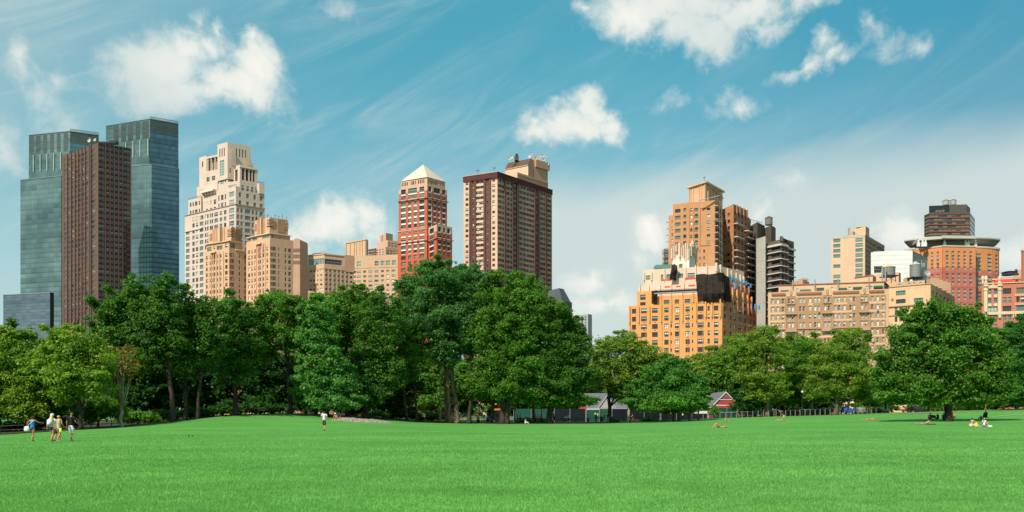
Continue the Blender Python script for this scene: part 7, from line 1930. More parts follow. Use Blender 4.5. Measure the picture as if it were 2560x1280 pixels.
tree('great dark tree closing the right end of the tall row', (1374, 131), [(1380, 790, 50, 50), (1405, 840, 55, 60), (1370, 880, 65, 70), (1430, 880, 45, 60), (1400, 950, 75, 55), (1445, 940, 40, 55), (1360, 985, 60, 40), (1420, 1000, 55, 25), (1440, 820, 28, 30)], 'leaf_dark', tr=.48, trunks=[(1374, 1385, .5)], limbs=12, seed=54, dens=12)
tree('small sunlit tree with a mottled trunk in the gap under the tall row', (1231, 138), [(1235, 965, 28, 22), (1215, 985, 24, 18), (1255, 985, 24, 18)], 'leaf_bright', 'bark_brown', tr=.22, limbs=6, dens=7)
tree('tree with a bright mottled trunk before the green hoarding', (1333, 141), [(1335, 975, 30, 26), (1310, 990, 25, 18), (1360, 995, 22, 14)], 'leaf_bright', 'bark_brown', tr=.26, limbs=6, dens=7)
tree('leaning brown trunk tree with a ragged sunlit clump below the dome', (1100, 128), [(1085, 880, 34, 24), (1120, 900, 26, 22)], 'leaf_silver', 'bark_brown', tr=.12, limbs=3, dens=12)
# right side, plane trees and others
tree('tall thin crowned plane tree with yellowing top before the amber block', (1524, 141), [(1560, 855, 44, 28), (1508, 872, 34, 30), (1605, 885, 50, 32), (1540, 905, 64, 36), (1500, 940, 42, 44), (1560, 950, 50, 32), (1650, 905, 44, 24), (1700, 915, 40, 20)], 'leaf_olive', 'bark_dark', tr=.34, trunks=[(1524, 1522, .36)], limbs=16, dens=7.5, twig=True, seed=61, depth=.6)
tree('plane tree with a pale blotched trunk behind the low fence posts', (1572, 142), [(1600, 930, 45, 40), (1560, 980, 40, 26), (1620, 960, 40, 40), (1590, 905, 32, 24)], 'leaf_mid', 'bark_pale', tr=.30, limbs=9, dens=8)
tree('dense dark green rounded tree with several short trunks', (1663, 136), [(1672, 945, 66, 42), (1620, 980, 54, 36), (1725, 975, 48, 42), (1670, 1004, 92, 30), (1740, 995, 32, 22), (1680, 918, 34, 16), (1610, 1012, 34, 20), (1735, 1018, 30, 14)], 'leaf_fern', 'bark_brown', tr=.24, trunks=[(1663, 1655, .26), (1697, 1700, .3), (1640, 1632, .16), (1721, 1728, .16), (1748, 1750, .12)], limbs=14, dens=13, seed=63)
tree('low spreading branch tree in front of the dark rounded tree', (1684, 134), [(1680, 1008, 75, 18), (1640, 1020, 40, 12), (1720, 1018, 40, 12)], 'leaf_bright', tr=.14, limbs=6, dens=8)
tree('bright round shrub beside the green hoarding of the red gable', (1787, 152), [(1785, 1026, 13, 14), (1780, 1034, 13, 9), (1794, 1032, 11, 10)], 'leaf_bright', tr=.08, limbs=3, name='bush', cat='bush', size=.26, dens=10)
tree('dark dense shrub right of the red gabled building', (1868, 153), [(1865, 1005, 34, 28), (1845, 1020, 26, 20), (1890, 1015, 28, 26)], 'leaf_gloom', tr=.15, limbs=4, name='bush', cat='bush', dens=12)
tree('wide plane tree crown above the red gable', (1865, 186), [(1800, 905, 60, 34), (1755, 925, 50, 34), (1840, 890, 54, 46), (1790, 945, 56, 30), (1850, 950, 45, 34), (1745, 950, 34, 22)], 'leaf_olive', 'bark_pale', tr=.22, limbs=10, dens=8)
tree('plane tree with a stout mottled trunk and drooping yellow green clumps', (1918, 152), [(1905, 852, 48, 40), (1865, 880, 50, 42), (1935, 890, 45, 44), (1880, 935, 55, 36), (1930, 955, 48, 34), (1895, 990, 40, 24), (1945, 985, 30, 22)], 'leaf_olive', 'bark_brown', tr=.40, limbs=14, dens=8, seed=67, twig=True)
tree('dark green tree in the gap between the two stout plane trees', (1972, 160), [(1985, 890, 40, 45), (2010, 930, 42, 45), (1975, 960, 40, 40), (2020, 990, 42, 28), (1965, 1000, 34, 18)], 'leaf_mid', 'bark_pale', tr=.26, limbs=8, dens=10)
tree('tall plane tree crown before the tan apartment block', (2030, 166), [(2020, 870, 45, 32), (1985, 860, 30, 26), (2050, 900, 40, 34)], 'leaf_olive', 'bark_pale', tr=.26, limbs=8, dens=8)
tree('big plane tree with the thickest mottled trunk, right of the lamp post', (2090, 154.5), [(2120, 850, 44, 34), (2085, 885, 50, 40), (2155, 885, 36, 34), (2060, 930, 50, 38), (2125, 930, 60, 40), (2080, 975, 50, 26), (2035, 975, 34, 30), (2160, 940, 34, 34)], 'leaf_olive', 'bark_brown', tr=.46, limbs=16, dens=8, seed=70, twig=True)
tree('slender pale leaning tree beside the blue car', (2120, 158), [(2145, 965, 34, 28), (2165, 990, 26, 20)], 'leaf_bright', 'bark_pale', tr=.17, trunks=[(2116, 2140, .17)], limbs=6, dens=8)
tree('grand spreading oak standing alone on the lawn', (2371, 101), [(2290, 800, 42, 34), (2260, 835, 42, 36), (2350, 785, 60, 32), (2410, 800, 52, 38), (2330, 840, 80, 46), (2430, 850, 66, 50), (2250, 890, 60, 44), (2350, 900, 90, 50), (2470, 900, 60, 50), (2230, 945, 60, 40), (2300, 965, 75, 34), (2400, 955, 80, 44), (2490, 955, 50, 40), (2250, 990, 60, 22), (2330, 1002, 50, 20), (2430, 1000, 60, 22), (2500, 990, 40, 22)], 'leaf_mid', 'bark_dark', tr=.44, trunks=[(2371, 2365, .50)], limbs=26, size=.30, dens=10.5, seed=80, name='oak_tree')
tree('dark feathery tree at the far right edge behind the oak', (2570, 155), [(2545, 850, 40, 40), (2570, 820, 45, 40), (2520, 900, 45, 45), (2565, 920, 60, 60), (2530, 970, 50, 40), (2570, 990, 50, 30)], 'leaf_pine', tr=.34, limbs=8, dens=12)
tree('rounded mid green tree between the oak and the right edge', (2490, 168), [(2480, 850, 50, 34), (2450, 900, 50, 45), (2510, 890, 45, 45), (2480, 950, 60, 50), (2440, 1000, 60, 25)], 'leaf_mid', tr=.3, limbs=8)
tree('dense green tree behind the left side of the oak', (2215, 168), [(2215, 950, 50, 44), (2190, 990, 50, 34), (2240, 985, 50, 34)], 'leaf_mid', tr=.25, limbs=6)
# the wood behind: each tree still a thing
back = [(-20, 120, 850, 60, 'leaf_mid', 'behind the far left tree'), (50, 126, 838, 50, 'leaf_dark', 'showing between the far left tree and the plane tree'), (120, 122, 900, 55, 'leaf_gloom', 'low in the wood behind the strolling women'), (330, 118, 900, 55, 'leaf_gloom', 'behind the sparse pale barked tree'), (390, 122, 880, 60, 'leaf_gloom', 'behind the leaning trunk'),
        (520, 128, 870, 60, 'leaf_gloom', 'behind the two slim trunks'), (650, 130, 880, 60, 'leaf_gloom', 'left of the forked trunk on the knoll'), (765, 136, 880, 60, 'leaf_gloom', 'between the forked trunk and the bright maple'), (880, 140, 880, 60, 'leaf_gloom', 'behind the seated pair on the rock'), (975, 140, 900, 55, 'leaf_gloom', 'behind the rock ledge'),
        (1075, 156, 915, 60, 'leaf_mid', 'in the sunlit glade left of the leaning trunks'), (1170, 160, 925, 55, 'leaf_mid', 'in the sunlit glade right of the leaning trunks'), (1430, 175, 935, 50, 'leaf_gloom', 'behind the great dark tree by the slate roof'), (1300, 178, 930, 60, 'leaf_gloom', 'beyond the green hoarding'), (1490, 178, 930, 40, 'leaf_olive', 'beyond the slate roofed pavilion'),
        (1600, 178, 900, 50, 'leaf_olive', 'behind the dark rounded tree'), (1700, 180, 905, 50, 'leaf_olive', 'beyond the rounded tree, towards the amber block'), (1780, 182, 915, 45, 'leaf_mid', 'just behind the ridge of the red gable'), (1885, 180, 930, 50, 'leaf_gloom', 'behind the drooping plane clumps'), (1990, 182, 940, 45, 'leaf_gloom', 'behind the dark gap in the plane trees'),
        (2060, 184, 955, 45, 'leaf_gloom', 'behind the thick mottled trunk'), (2190, 184, 930, 45, 'leaf_mid', 'between the plane trees and the oak'), (2300, 182, 950, 50, 'leaf_mid', 'seen beneath the left boughs of the oak'), (2410, 184, 950, 50, 'leaf_mid', 'seen beneath the right boughs of the oak'), (2540, 184, 930, 50, 'leaf_mid', 'deep at the right edge beyond the path')]
for i, (px, Y, top, w, lm, where) in enumerate(back):
    ymid = 1040; top -= 25 if px < 1500 else 5; w *= 1.25; h = (ymid - top) / 2
    tree('background tree ' + where, (px, Y), [(px, top + h * .55, w * .8, h * .55), (px - w * .4, top + h * 1.05, w * .7, h * .6), (px + w * .45, top + h * 1.0, w * .7, h * .6), (px, top + h * 1.55, w, h * .5)], lm, size=.48, dens=9, limbs=5, tr=.22, group='trees of the wood behind', seed=300 + i)
# undergrowth along the foot of the wood
under = [(-30, 97, 34, 'leaf_gloom', 'at the left edge of the wood'), (40, 100, 30, 'leaf_gloom', 'behind the woman in the blue top'), (150, 102, 32, 'leaf_gloom', 'behind the man in black'), (345, 106, 34, 'leaf_mid', 'right of the pale barked trunk'), (400, 109, 30, 'leaf_gloom', 'left of the leaning trunk base'), (485, 113, 30, 'leaf_gloom', 'between the two slim trunk bases'),
         (555, 118, 30, 'leaf_gloom', 'right of the slim trunks'), (640, 122, 32, 'leaf_gloom', 'on the knoll crest left of the forked trunk'), (700, 126, 26, 'leaf_gloom', 'just behind the forked trunk'), (945, 132, 20, 'leaf_bright', 'beside the straight trunk by the rock'), (1000, 138, 30, 'leaf_gloom', 'under the slim twin trunks'), (1080, 144, 26, 'leaf_mid', 'in the glade behind the strollers'),
         (1310, 146, 14, 'leaf_bright', 'before the green hoarding, left'), (1345, 147, 14, 'leaf_bright', 'before the green hoarding, middle'), (1535, 146, 9, 'leaf_mid', 'behind the low fence by the dark plane trunk'), (1620, 148, 10, 'leaf_mid', 'under the rounded tree'), (1930, 156, 16, 'leaf_mid', 'right of the stout plane trunk'), (1990, 158, 18, 'leaf_gloom', 'along the fence in the dark gap'), (2045, 159, 17, 'leaf_gloom', 'left of the thickest trunk'), (2190, 166, 14, 'leaf_mid', 'beyond the path near the white car')]
for i, (px, Y, h, lm, where) in enumerate(under):
    x, y, z = gp(px, Y); pb = HZ - (z - EYE) / Y * F; w = h * 1.5
    tree('leafy undergrowth bush ' + where, (px, Y), [(px, pb - h * .55, w * .8, h * .5), (px - w * .6, pb - h * .35, w * .6, h * .36), (px + w * .6, pb - h * .38, w * .6, h * .38)], lm, name='bush', cat='bush', size=.34, dens=9, limbs=3, tr=.08, group='bushes at the foot of the wood', seed=400 + i)
# ---------------------------------------------------------------- people
flat('skin', (0.52, 0.27, 0.165), 0.55, var=.05)
flat('skin_tan', (0.46, 0.20, 0.105), 0.55, var=.05)
flat('skin_dark', (0.12, 0.065, 0.04), 0.55, var=.05)
for n_, c_ in dict(cloth_white=(.72, .73, .74), cloth_palegrey=(.62, .66, .70), cloth_blue=(.02, .25, .66), cloth_black=(.010, .010, .012), cloth_navy=(.012, .022, .045), denim=(.035, .075, .12), denim_light=(.13, .22, .30), cloth_olive=(.060, .058, .028), cloth_red=(.50, .03, .03), cloth_orange=(.65, .14, .03), cloth_teal=(.02, .22, .20), cloth_beige=(.50, .42, .32), lime=(.50, .72, .05), cloth_pink=(.55, .25, .28), cloth_brown=(.12, .05, .03)).items(): flat(n_, c_, .85, var=.08, vs=8)
flat('hair_blond', (0.62, 0.40, 0.17), 0.6, var=.25, vs=30); flat('hair_brown', (0.075, 0.032, 0.018), 0.6, var=.2, vs=30); flat('hair_black', (0.012, 0.010, 0.010), 0.5)

def V3(*a): return Vector(a)
def pose(kind, s=0.0):
    """joint positions in metres for a 1.72 m figure facing +y (away from the viewer)"""
    J = dict(pel=V3(0, 0, .93), wai=V3(0, 0, 1.08), che=V3(0, .01, 1.28), nec=V3(0, 0, 1.47), hea=V3(0, .02, 1.60), top=V3(0, .01, 1.69),
             shL=V3(-.185, 0, 1.40), elL=V3(-.25, -.03, 1.13), wrL=V3(-.27, .05, .89), shR=V3(.185, 0, 1.40), elR=V3(.25, -.03, 1.13), wrR=V3(.27, .05, .89),
             hiL=V3(-.095, 0, .90), knL=V3(-.10, .02, .49), anL=V3(-.10, -.03, .09), toL=V3(-.12, .13, .03), hiR=V3(.095, 0, .90), knR=V3(.10, .02, .49), anR=V3(.10, -.03, .09), toR=V3(.12, .13, .03))
    def leg(S, sx, kn, an, to): J['kn' + S] = V3(*kn); J['an' + S] = V3(*an); J['to' + S] = V3(*to)
    if kind == 'walk':
        leg('L', -1, (-.09, .17, .50), (-.08, .20, .10), (-.09, .36, .05)); leg('R', 1, (.09, -.02, .48), (.08, -.27, .16), (.09, -.15, .03)); J['wrL'] = V3(-.27, -.12, .91); J['elL'] = V3(-.25, -.10, 1.14); J['wrR'] = V3(.26, .20, .93)
    elif kind == 'walk_cross':
        leg('L', -1, (-.03, .10, .49), (.0, .10, .09), (.0, .25, .03)); leg('R', 1, (.04, .03, .48), (.02, -.12, .12), (.03, .02, .03)); J['elL'] = V3(-.36, .02, 1.17); J['wrL'] = V3(-.26, .12, .97); J['elR'] = V3(.36, .10, 1.26); J['wrR'] = V3(.48, .25, 1.24)
    elif kind == 'arm_out':
        leg('L', -1, (-.09, .14, .50), (-.08, .15, .10), (-.09, .30, .04)); leg('R', 1, (.09, -.02, .48), (.07, -.2, .14), (.08, -.06, .03)); J['elL'] = V3(-.27, -.04, 1.12); J['wrL'] = V3(-.34, .02, .88); J['elR'] = V3(.27, .02, 1.13); J['wrR'] = V3(.36, .18, .98)
    elif kind == 'bend':
        for k in ('wai',): J[k] = V3(0, .06, 1.02)
        J.update(che=V3(0, .28, 1.10), nec=V3(0, .46, 1.08), hea=V3(0, .58, 1.04), top=V3(0, .67, 1.0), shL=V3(-.18, .40, 1.08), shR=V3(.18, .40, 1.08), elL=V3(-.2, .45, .82), elR=V3(.2, .45, .82), wrL=V3(-.12, .5, .58), wrR=V3(.12, .5, .58))
    elif kind == 'sit':      # on something 0.30 high, knees forward
        J.update(pel=V3(0, 0, .36), wai=V3(0, .02, .52), che=V3(0, .08, .72), nec=V3(0, .12, .90), hea=V3(0, .16, 1.03), top=V3(0, .16, 1.12), shL=V3(-.18, .1, .84), shR=V3(.18, .1, .84), elL=V3(-.24, .22, .62), elR=V3(.24, .22, .62), wrL=V3(-.12, .42, .55), wrR=V3(.12, .42, .55), hiL=V3(-.1, .05, .36), hiR=V3(.1, .05, .36))
        leg('L', -1, (-.13, .46, .46), (-.14, .50, .09), (-.15, .65, .03)); leg('R', 1, (.13, .46, .44), (.14, .40, .09), (.15, .55, .03))
    elif kind == 'ground':    # sitting on grass, knees half raised
        J.update(pel=V3(0, 0, .13), wai=V3(0, -.02, .28), che=V3(0, .0, .47), nec=V3(0, .06, .65), hea=V3(0, .10, .78), top=V3(0, .10, .87), shL=V3(-.18, .03, .60), shR=V3(.18, .03, .60), elL=V3(-.25, .15, .38), elR=V3(.25, .15, .38), wrL=V3(-.14, .34, .36), wrR=V3(.14, .34, .36), hiL=V3(-.1, .05, .13), hiR=V3(.1, .05, .13))
        leg('L', -1, (-.18, .42, .32), (-.12, .62, .07), (-.13, .76, .05)); leg('R', 1, (.18, .40, .36), (.12, .58, .07), (.13, .72, .05))
    elif kind == 'cross':
        J.update(pel=V3(0, 0, .12), wai=V3(0, 0, .28), che=V3(0, .02, .48), nec=V3(0, .03, .67), hea=V3(0, .06, .80), top=V3(0, .05, .89), shL=V3(-.19, .02, .61), shR=V3(.19, .02, .61), elL=V3(-.25, .10, .37), elR=V3(.25, .10, .37), wrL=V3(-.16, .30, .22), wrR=V3(.16, .30, .22), hiL=V3(-.1, .05, .12), hiR=V3(.1, .05, .12))
        leg('L', -1, (-.36, .30, .16), (.02, .42, .07), (.14, .46, .05)); leg('R', 1, (.36, .30, .16), (-.02, .34, .07), (-.14, .38, .05))
    elif kind == 'lean_back':
        J.update(pel=V3(0, 0, .12), wai=V3(0, -.10, .24), che=V3(0, -.22, .40), nec=V3(0, -.32, .55), hea=V3(0, -.34, .68), top=V3(0, -.35, .77), shL=V3(-.18, -.28, .50), shR=V3(.18, -.28, .50), elL=V3(-.24, -.42, .28), elR=V3(.24, -.42, .28), wrL=V3(-.24, -.45, .05), wrR=V3(.24, -.45, .05), hiL=V3(-.1, .03, .12), hiR=V3(.1, .03, .12))
        leg('L', -1, (-.12, .46, .18), (-.12, .88, .08), (-.13, .95, .18)); leg('R', 1, (.12, .42, .30), (.12, .72, .07), (.13, .86, .05))
    elif kind == 'supine':    # on the back, knees up, head towards -y
        J.update(pel=V3(0, 0, .12), wai=V3(0, -.16, .11), che=V3(0, -.37, .13), nec=V3(0, -.56, .12), hea=V3(0, -.70, .13), top=V3(0, -.80, .13), shL=V3(-.19, -.50, .11), shR=V3(.19, -.50, .11), elL=V3(-.36, -.36, .06), elR=V3(.36, -.36, .06), wrL=V3(-.30, -.12, .08), wrR=V3(.30, -.12, .08), hiL=V3(-.1, .02, .12), hiR=V3(.1, .02, .12))
        leg('L', -1, (-.12, .28, .50), (-.12, .52, .08), (-.13, .66, .03)); leg('R', 1, (.12, .30, .50), (.12, .56, .08), (.13, .70, .03))
    elif kind == 'prone':     # on the front propped on elbows, head towards +y
        J.update(pel=V3(0, 0, .12), wai=V3(0, .16, .14), che=V3(0, .36, .24), nec=V3(0, .50, .36), hea=V3(0, .60, .46), top=V3(0, .62, .56), shL=V3(-.18, .44, .30), shR=V3(.18, .44, .30), elL=V3(-.2, .52, .06), elR=V3(.2, .52, .06), wrL=V3(-.12, .74, .06), wrR=V3(.12, .74, .06), hiL=V3(-.1, -.03, .11), hiR=V3(.1, -.03, .11))
        leg('L', -1, (-.12, -.44, .08), (-.13, -.84, .10), (-.13, -.96, .04)); leg('R', 1, (.12, -.44, .08), (.14, -.82, .14), (.14, -.92, .20))
    elif kind == 'ride':
        J.update(pel=V3(0, -.1, .92), wai=V3(0, .02, 1.06), che=V3(0, .2, 1.22), nec=V3(0, .34, 1.36), hea=V3(0, .42, 1.47), top=V3(0, .43, 1.56), shL=V3(-.18, .3, 1.30), shR=V3(.18, .3, 1.30), elL=V3(-.22, .46, 1.12), elR=V3(.22, .46, 1.12), wrL=V3(-.2, .62, 1.02), wrR=V3(.2, .62, 1.02), hiL=V3(-.1, -.06, .90), hiR=V3(.1, -.06, .90))
        leg('L', -1, (-.12, .30, .72), (-.12, .14, .34), (-.12, .28, .30)); leg('R', 1, (.12, .18, .58), (.12, .04, .18), (.12, .18, .15))
    return J

def skin_obj(name, nodes, edges, mat, parent, lev=1, smooth_br=.6):
    """one continuous surface grown on a skeleton: nodes {key:(pos, rx, ry)}"""
    me = bpy.data.meshes.new(name); bm = bmesh.new(); lay = bm.verts.layers.skin.verify(); vs = {}
    for i, (k, (p, rx, ry)) in enumerate(nodes.items()):
        v = bm.verts.new(p); vs[k] = v; sv = v[lay]; sv.radius = (rx, ry); sv.use_root = (i == 0)
    for a, c in edges: bm.edges.new((vs[a], vs[c]))
    bm.to_mesh(me); bm.free(); me.materials.append(MATS[mat])
    o = bpy.data.objects.new(name, me); COL.objects.link(o)
    if parent: o.parent = parent
    m = o.modifiers.new('skin', 'SKIN'); m.branch_smoothing = smooth_br; m.use_smooth_shade = True
    if lev: s = o.modifiers.new('sub', 'SUBSURF'); s.levels = lev; s.render_levels = lev
    return o

def blob(name, c, r, mat, parent, seg=14, squash=(1, 1, 1), low=-1.0, cutdir=None):
    m = MB(); n = 9
    prof = [(max(.001, math.cos(a)), math.sin(a)) for a in [(-math.pi / 2) + math.pi * i / n for i in range(n + 1)] if math.sin(a) >= low]
    m.lathe(0, 0, prof, mat, seg, caps=True); m.v = [Vector((c[0] + v[0] * r * squash[0], c[1] + v[1] * r * squash[1], c[2] + v[2] * r * squash[2])) for v in m.v]
    return m.build(name, parent, smooth=True)

def person(label, at, face, kind, shirt=None, lower=None, hair='hair_brown', skin='skin', h=1.72, sleeves=.55, shorts=.6, girl=False, hat=None, long_hair=False, shoes=None, bald=False, mod=None, hands=True, group=None, cat='person', hunch=0.0):
    """at=(px,py) of the feet/seat on the lawn or (px,Y,'y'); face = heading in degrees, 0 = away from the viewer"""
    if len(at) == 3 and at[2] == 'y': x, y, z = gp(at[0], at[1])
    else: x, y, z = hit(*at)
    root = empty('person', (x, y, z), R(-face)); tag(root, label, cat, group)
    k = h / 1.72; root.scale = (k, k, k)
    J = pose(kind)
    if mod: J.update({a: V3(*v) for a, v in mod.items()})
    w = .88 if girl else 1.0
    for s in ('L', 'R'): J['sh' + s].x *= w
    up = (J['top'] - J['nec']).normalized()
    N = dict(pel=(J['pel'], .125 * (1.02 if girl else 1), .10), wai=(J['wai'], .105 * w, .085), che=(J['che'], .135 * w, .10), cl=(J['che'].lerp(J['nec'], .62), .10 * w, .075), nec=(J['nec'], .048, .048), jaw=(J['nec'].lerp(J['hea'], .55), .058, .060), hea=(J['hea'], .078, .090), top=(J['hea'] + up * .085, .045, .055))
    E = [('pel', 'wai'), ('wai', 'che'), ('che', 'cl'), ('cl', 'nec'), ('nec', 'jaw'), ('jaw', 'hea'), ('hea', 'top')]
    for s, sx in (('L', -1), ('R', 1)):
        N['sh' + s] = (J['sh' + s], .052, .052); N['ua' + s] = (J['sh' + s].lerp(J['el' + s], .5), .044 * w, .044 * w); N['el' + s] = (J['el' + s], .036, .036); N['wr' + s] = (J['wr' + s], .024, .024)
        E += [('cl', 'sh' + s), ('sh' + s, 'ua' + s), ('ua' + s, 'el' + s), ('el' + s, 'wr' + s)]
        d = (J['wr' + s] - J['el' + s]).normalized(); side = d.cross(V3(1, 0, 0)); side = side.normalized() if side.length > .1 else V3(0, 1, 0)
        pa = J['wr' + s] + d * .055; N['pa' + s] = (pa, .034, .016); E.append(('wr' + s, 'pa' + s))
        if hands:
            curl = V3(-sx * .35, 0, 0)
            for i, (o_, L_) in enumerate(((-.030, .062), (-.010, .074), (.010, .070), (.028, .055))):
                b0 = pa + side * o_ + d * .030; b1 = b0 + (d + curl * .5).normalized() * L_ * .55; b2 = b1 + (d + curl * 1.6).normalized() * L_ * .45
                for q, p_, r_ in (('a', b0, .0095), ('b', b1, .0085), ('c', b2, .007)): N[f'f{s}{i}{q}'] = (p_, r_, r_)
                E += [('pa' + s, f'f{s}{i}a'), (f'f{s}{i}a', f'f{s}{i}b'), (f'f{s}{i}b', f'f{s}{i}c')]
            t0 = J['wr' + s] + d * .03 - side * .030; t1 = t0 - side * .02 + d * .035; N['t0' + s] = (t0, .011, .011); N['t1' + s] = (t1 + curl * .03, .009, .009); E += [('wr' + s, 't0' + s), ('t0' + s, 't1' + s)]
        N['hi' + s] = (J['hi' + s], .088, .092); N['th' + s] = (J['hi' + s].lerp(J['kn' + s], .5), .072, .076); N['kn' + s] = (J['kn' + s], .052, .055); N['ca' + s] = (J['kn' + s].lerp(J['an' + s], .35), .050, .054); N['an' + s] = (J['an' + s], .034, .036); N['to' + s] = (J['to' + s], .036, .022)
        E += [('pel', 'hi' + s), ('hi' + s, 'th' + s), ('th' + s, 'kn' + s), ('kn' + s, 'ca' + s), ('ca' + s, 'an' + s), ('an' + s, 'to' + s)]
    fwd = V3(0, 1, 0) if abs(up.y) < .7 else V3(0, 0, 1)
    fwd = (fwd - up * fwd.dot(up)).normalized(); N['nose'] = (J['hea'] + fwd * .098 - up * .012, .012, .014); E.append(('hea', 'nose'))
    skin_obj('body', N, E, skin, root)
    hc = J['hea'] + up * .02
    # face: eyes and mouth, ears
    rt = up.cross(fwd).normalized()
    m = MB()
    for sx in (-1, 1): m.cbox(0, 0, 0, .001, .001, .001, 'hair_black'); m.v[-8:] = [hc + fwd * (.082 + .006 * (i > 3)) + rt * (sx * .032 + (.010 if i % 4 in (1, 2) else -.010)) + up * (-.012 + (.006 if i % 4 in (2, 3) else -.006)) for i in range(8)]
    m.cbox(0, 0, 0, .001, .001, .001, 'cloth_pink'); m.v[-8:] = [hc + fwd * (.078 + .006 * (i > 3)) + rt * (.022 if i % 4 in (1, 2) else -.022) + up * (-.060 + (.005 if i % 4 in (2, 3) else -.005)) for i in range(8)]
    m.build('face', root)
    for sx in (-1, 1): blob('ear', hc + rt * sx * .084 - up * .01, .02, skin, root, 8, (.6, 1, 1.3))
    if not bald:
        HN = dict(a=(hc + up * .022 - fwd * .018, .118, .122), b=(hc - up * .045 - fwd * .045, .098, .085))
        HE = [('a', 'b')]
        if long_hair:
            HN['c'] = (J['nec'] - fwd * .10 - up * .03, .13, .06); HN['d'] = (J['nec'] - fwd * .13 - up * .20, .12, .05); HE += [('b', 'c'), ('c', 'd')]
        else: HN['c'] = (hc - up * .10 - fwd * .045, .065, .05); HE += [('b', 'c')]
        skin_obj('hair', HN, HE, hair, root)
    else:
        skin_obj('hair', dict(a=(hc - up * .03 - fwd * .055, .062, .045), b=(hc - up * .07 - fwd * .045, .055, .035)), [('a', 'b')], 'hair_brown', root)
    if hat:
        m = MB(); n = 10; prof = [(.122, -.005), (.105, .0), (.103, .045), (.085, .085), (.045, .108), (.004, .114)]; m.lathe(0, 0, prof, hat, 16)
        m.v = [hc + rt * v[0] + fwd * v[1] * 1.08 + up * (v[2] + .022) for v in map(Vector, m.v)]
        m.poly([hc + up * .03 + rt * a + fwd * b for a, b in ((-.08, .08), (-.06, .17), (.06, .17), (.08, .08))], hat); m.build('hat', root, smooth=True)
    if shirt:
        g = .016; S_ = dict(wa=(J['pel'] - (J['wai'] - J['pel']) * .25, .165, .135), w2=(J['pel'].lerp(J['wai'], .35), .155, .125), wb=(J['wai'], (.118 if girl else .140) + g, .105 + g), ch=(J['che'], .165 * w + g, .120 + g), cl=(J['che'].lerp(J['nec'], .62), .108 * w + g, .078 + g), nk=(J['che'].lerp(J['nec'], .86), .062, .056)); SE = [('wa', 'w2'), ('w2', 'wb'), ('wb', 'ch'), ('ch', 'cl'), ('cl', 'nk')]
        if sleeves > 0:
            for s in ('L', 'R'): S_['s' + s] = (J['sh' + s] + V3(0, 0, .004), .060 + g * .5, .060 + g * .5); S_['e' + s] = (J['sh' + s].lerp(J['el' + s], sleeves), .056 + g * .4, .056 + g * .4); SE += [('cl', 's' + s), ('s' + s, 'e' + s)]
            if sleeves > 1:
                for s in ('L', 'R'): S_['e' + s] = (J['el' + s], .046, .046); S_['w' + s] = (J['wr' + s], .036, .036); SE += [('e' + s, 'w' + s)]
        skin_obj('shirt' if sleeves > 0 else 'top', S_, SE, shirt, root)
    if lower:
        g = .014; S_ = dict(p=(J['pel'].lerp(J['wai'], .75), .140, .118), p2=(J['pel'], .150 + g, .122 + g)); SE = [('p', 'p2')]
        for s in ('L', 'R'):
            S_['h' + s] = (J['hi' + s], .105 + g, .108 + g); t = J['hi' + s].lerp(J['kn' + s], min(shorts, 1.0)); rr = (.085 - .02 * min(shorts, 1)) + g; S_['t' + s] = (t, rr, rr + .004); SE += [('p2', 'h' + s), ('h' + s, 't' + s)]
            if shorts > 1: e = J['kn' + s].lerp(J['an' + s], shorts - 1); S_['c' + s] = (e, .058, .060); SE += [('t' + s, 'c' + s)]
        skin_obj('shorts' if shorts <= 1.6 else 'trousers', S_, SE, lower, root)
    if shoes:
        for s in ('L', 'R'):
            a, t = J['an' + s], J['to' + s]; skin_obj('shoe', dict(h=(a - V3(0, 0, .035), .046, .04), m=(a.lerp(t, .6) - V3(0, 0, .012), .048, .034), t=(t + (t - a) * .1, .040, .026)), [('h', 'm'), ('m', 't')], shoes, root)
    return root, J, k
def carried(name, label, cat, root, build):
    """a thing somebody carries: built in that person's frame but standing on its own"""
    m = MB(); build(m); o = m.build(name, None, (0, 0, 0), smooth=True); o.location = root.location; o.rotation_euler = root.rotation_euler; o.scale = root.scale; tag(o, label, cat); return o
def bagshape(m, c, w, d, h, mat, strap=None):
    m.lathe(0, 0, [(.62, -.5), (.95, -.42), (1.0, -.1), (.9, .25), (.62, .46), (.5, .5)], mat, 16)
    m.v = [Vector((c[0] + v[0] * w / 2, c[1] + v[1] * d / 2, c[2] + v[2] * h)) for v in map(Vector, m.v)]
    if strap: m.tube(strap, [.018] * len(strap), mat, 5)

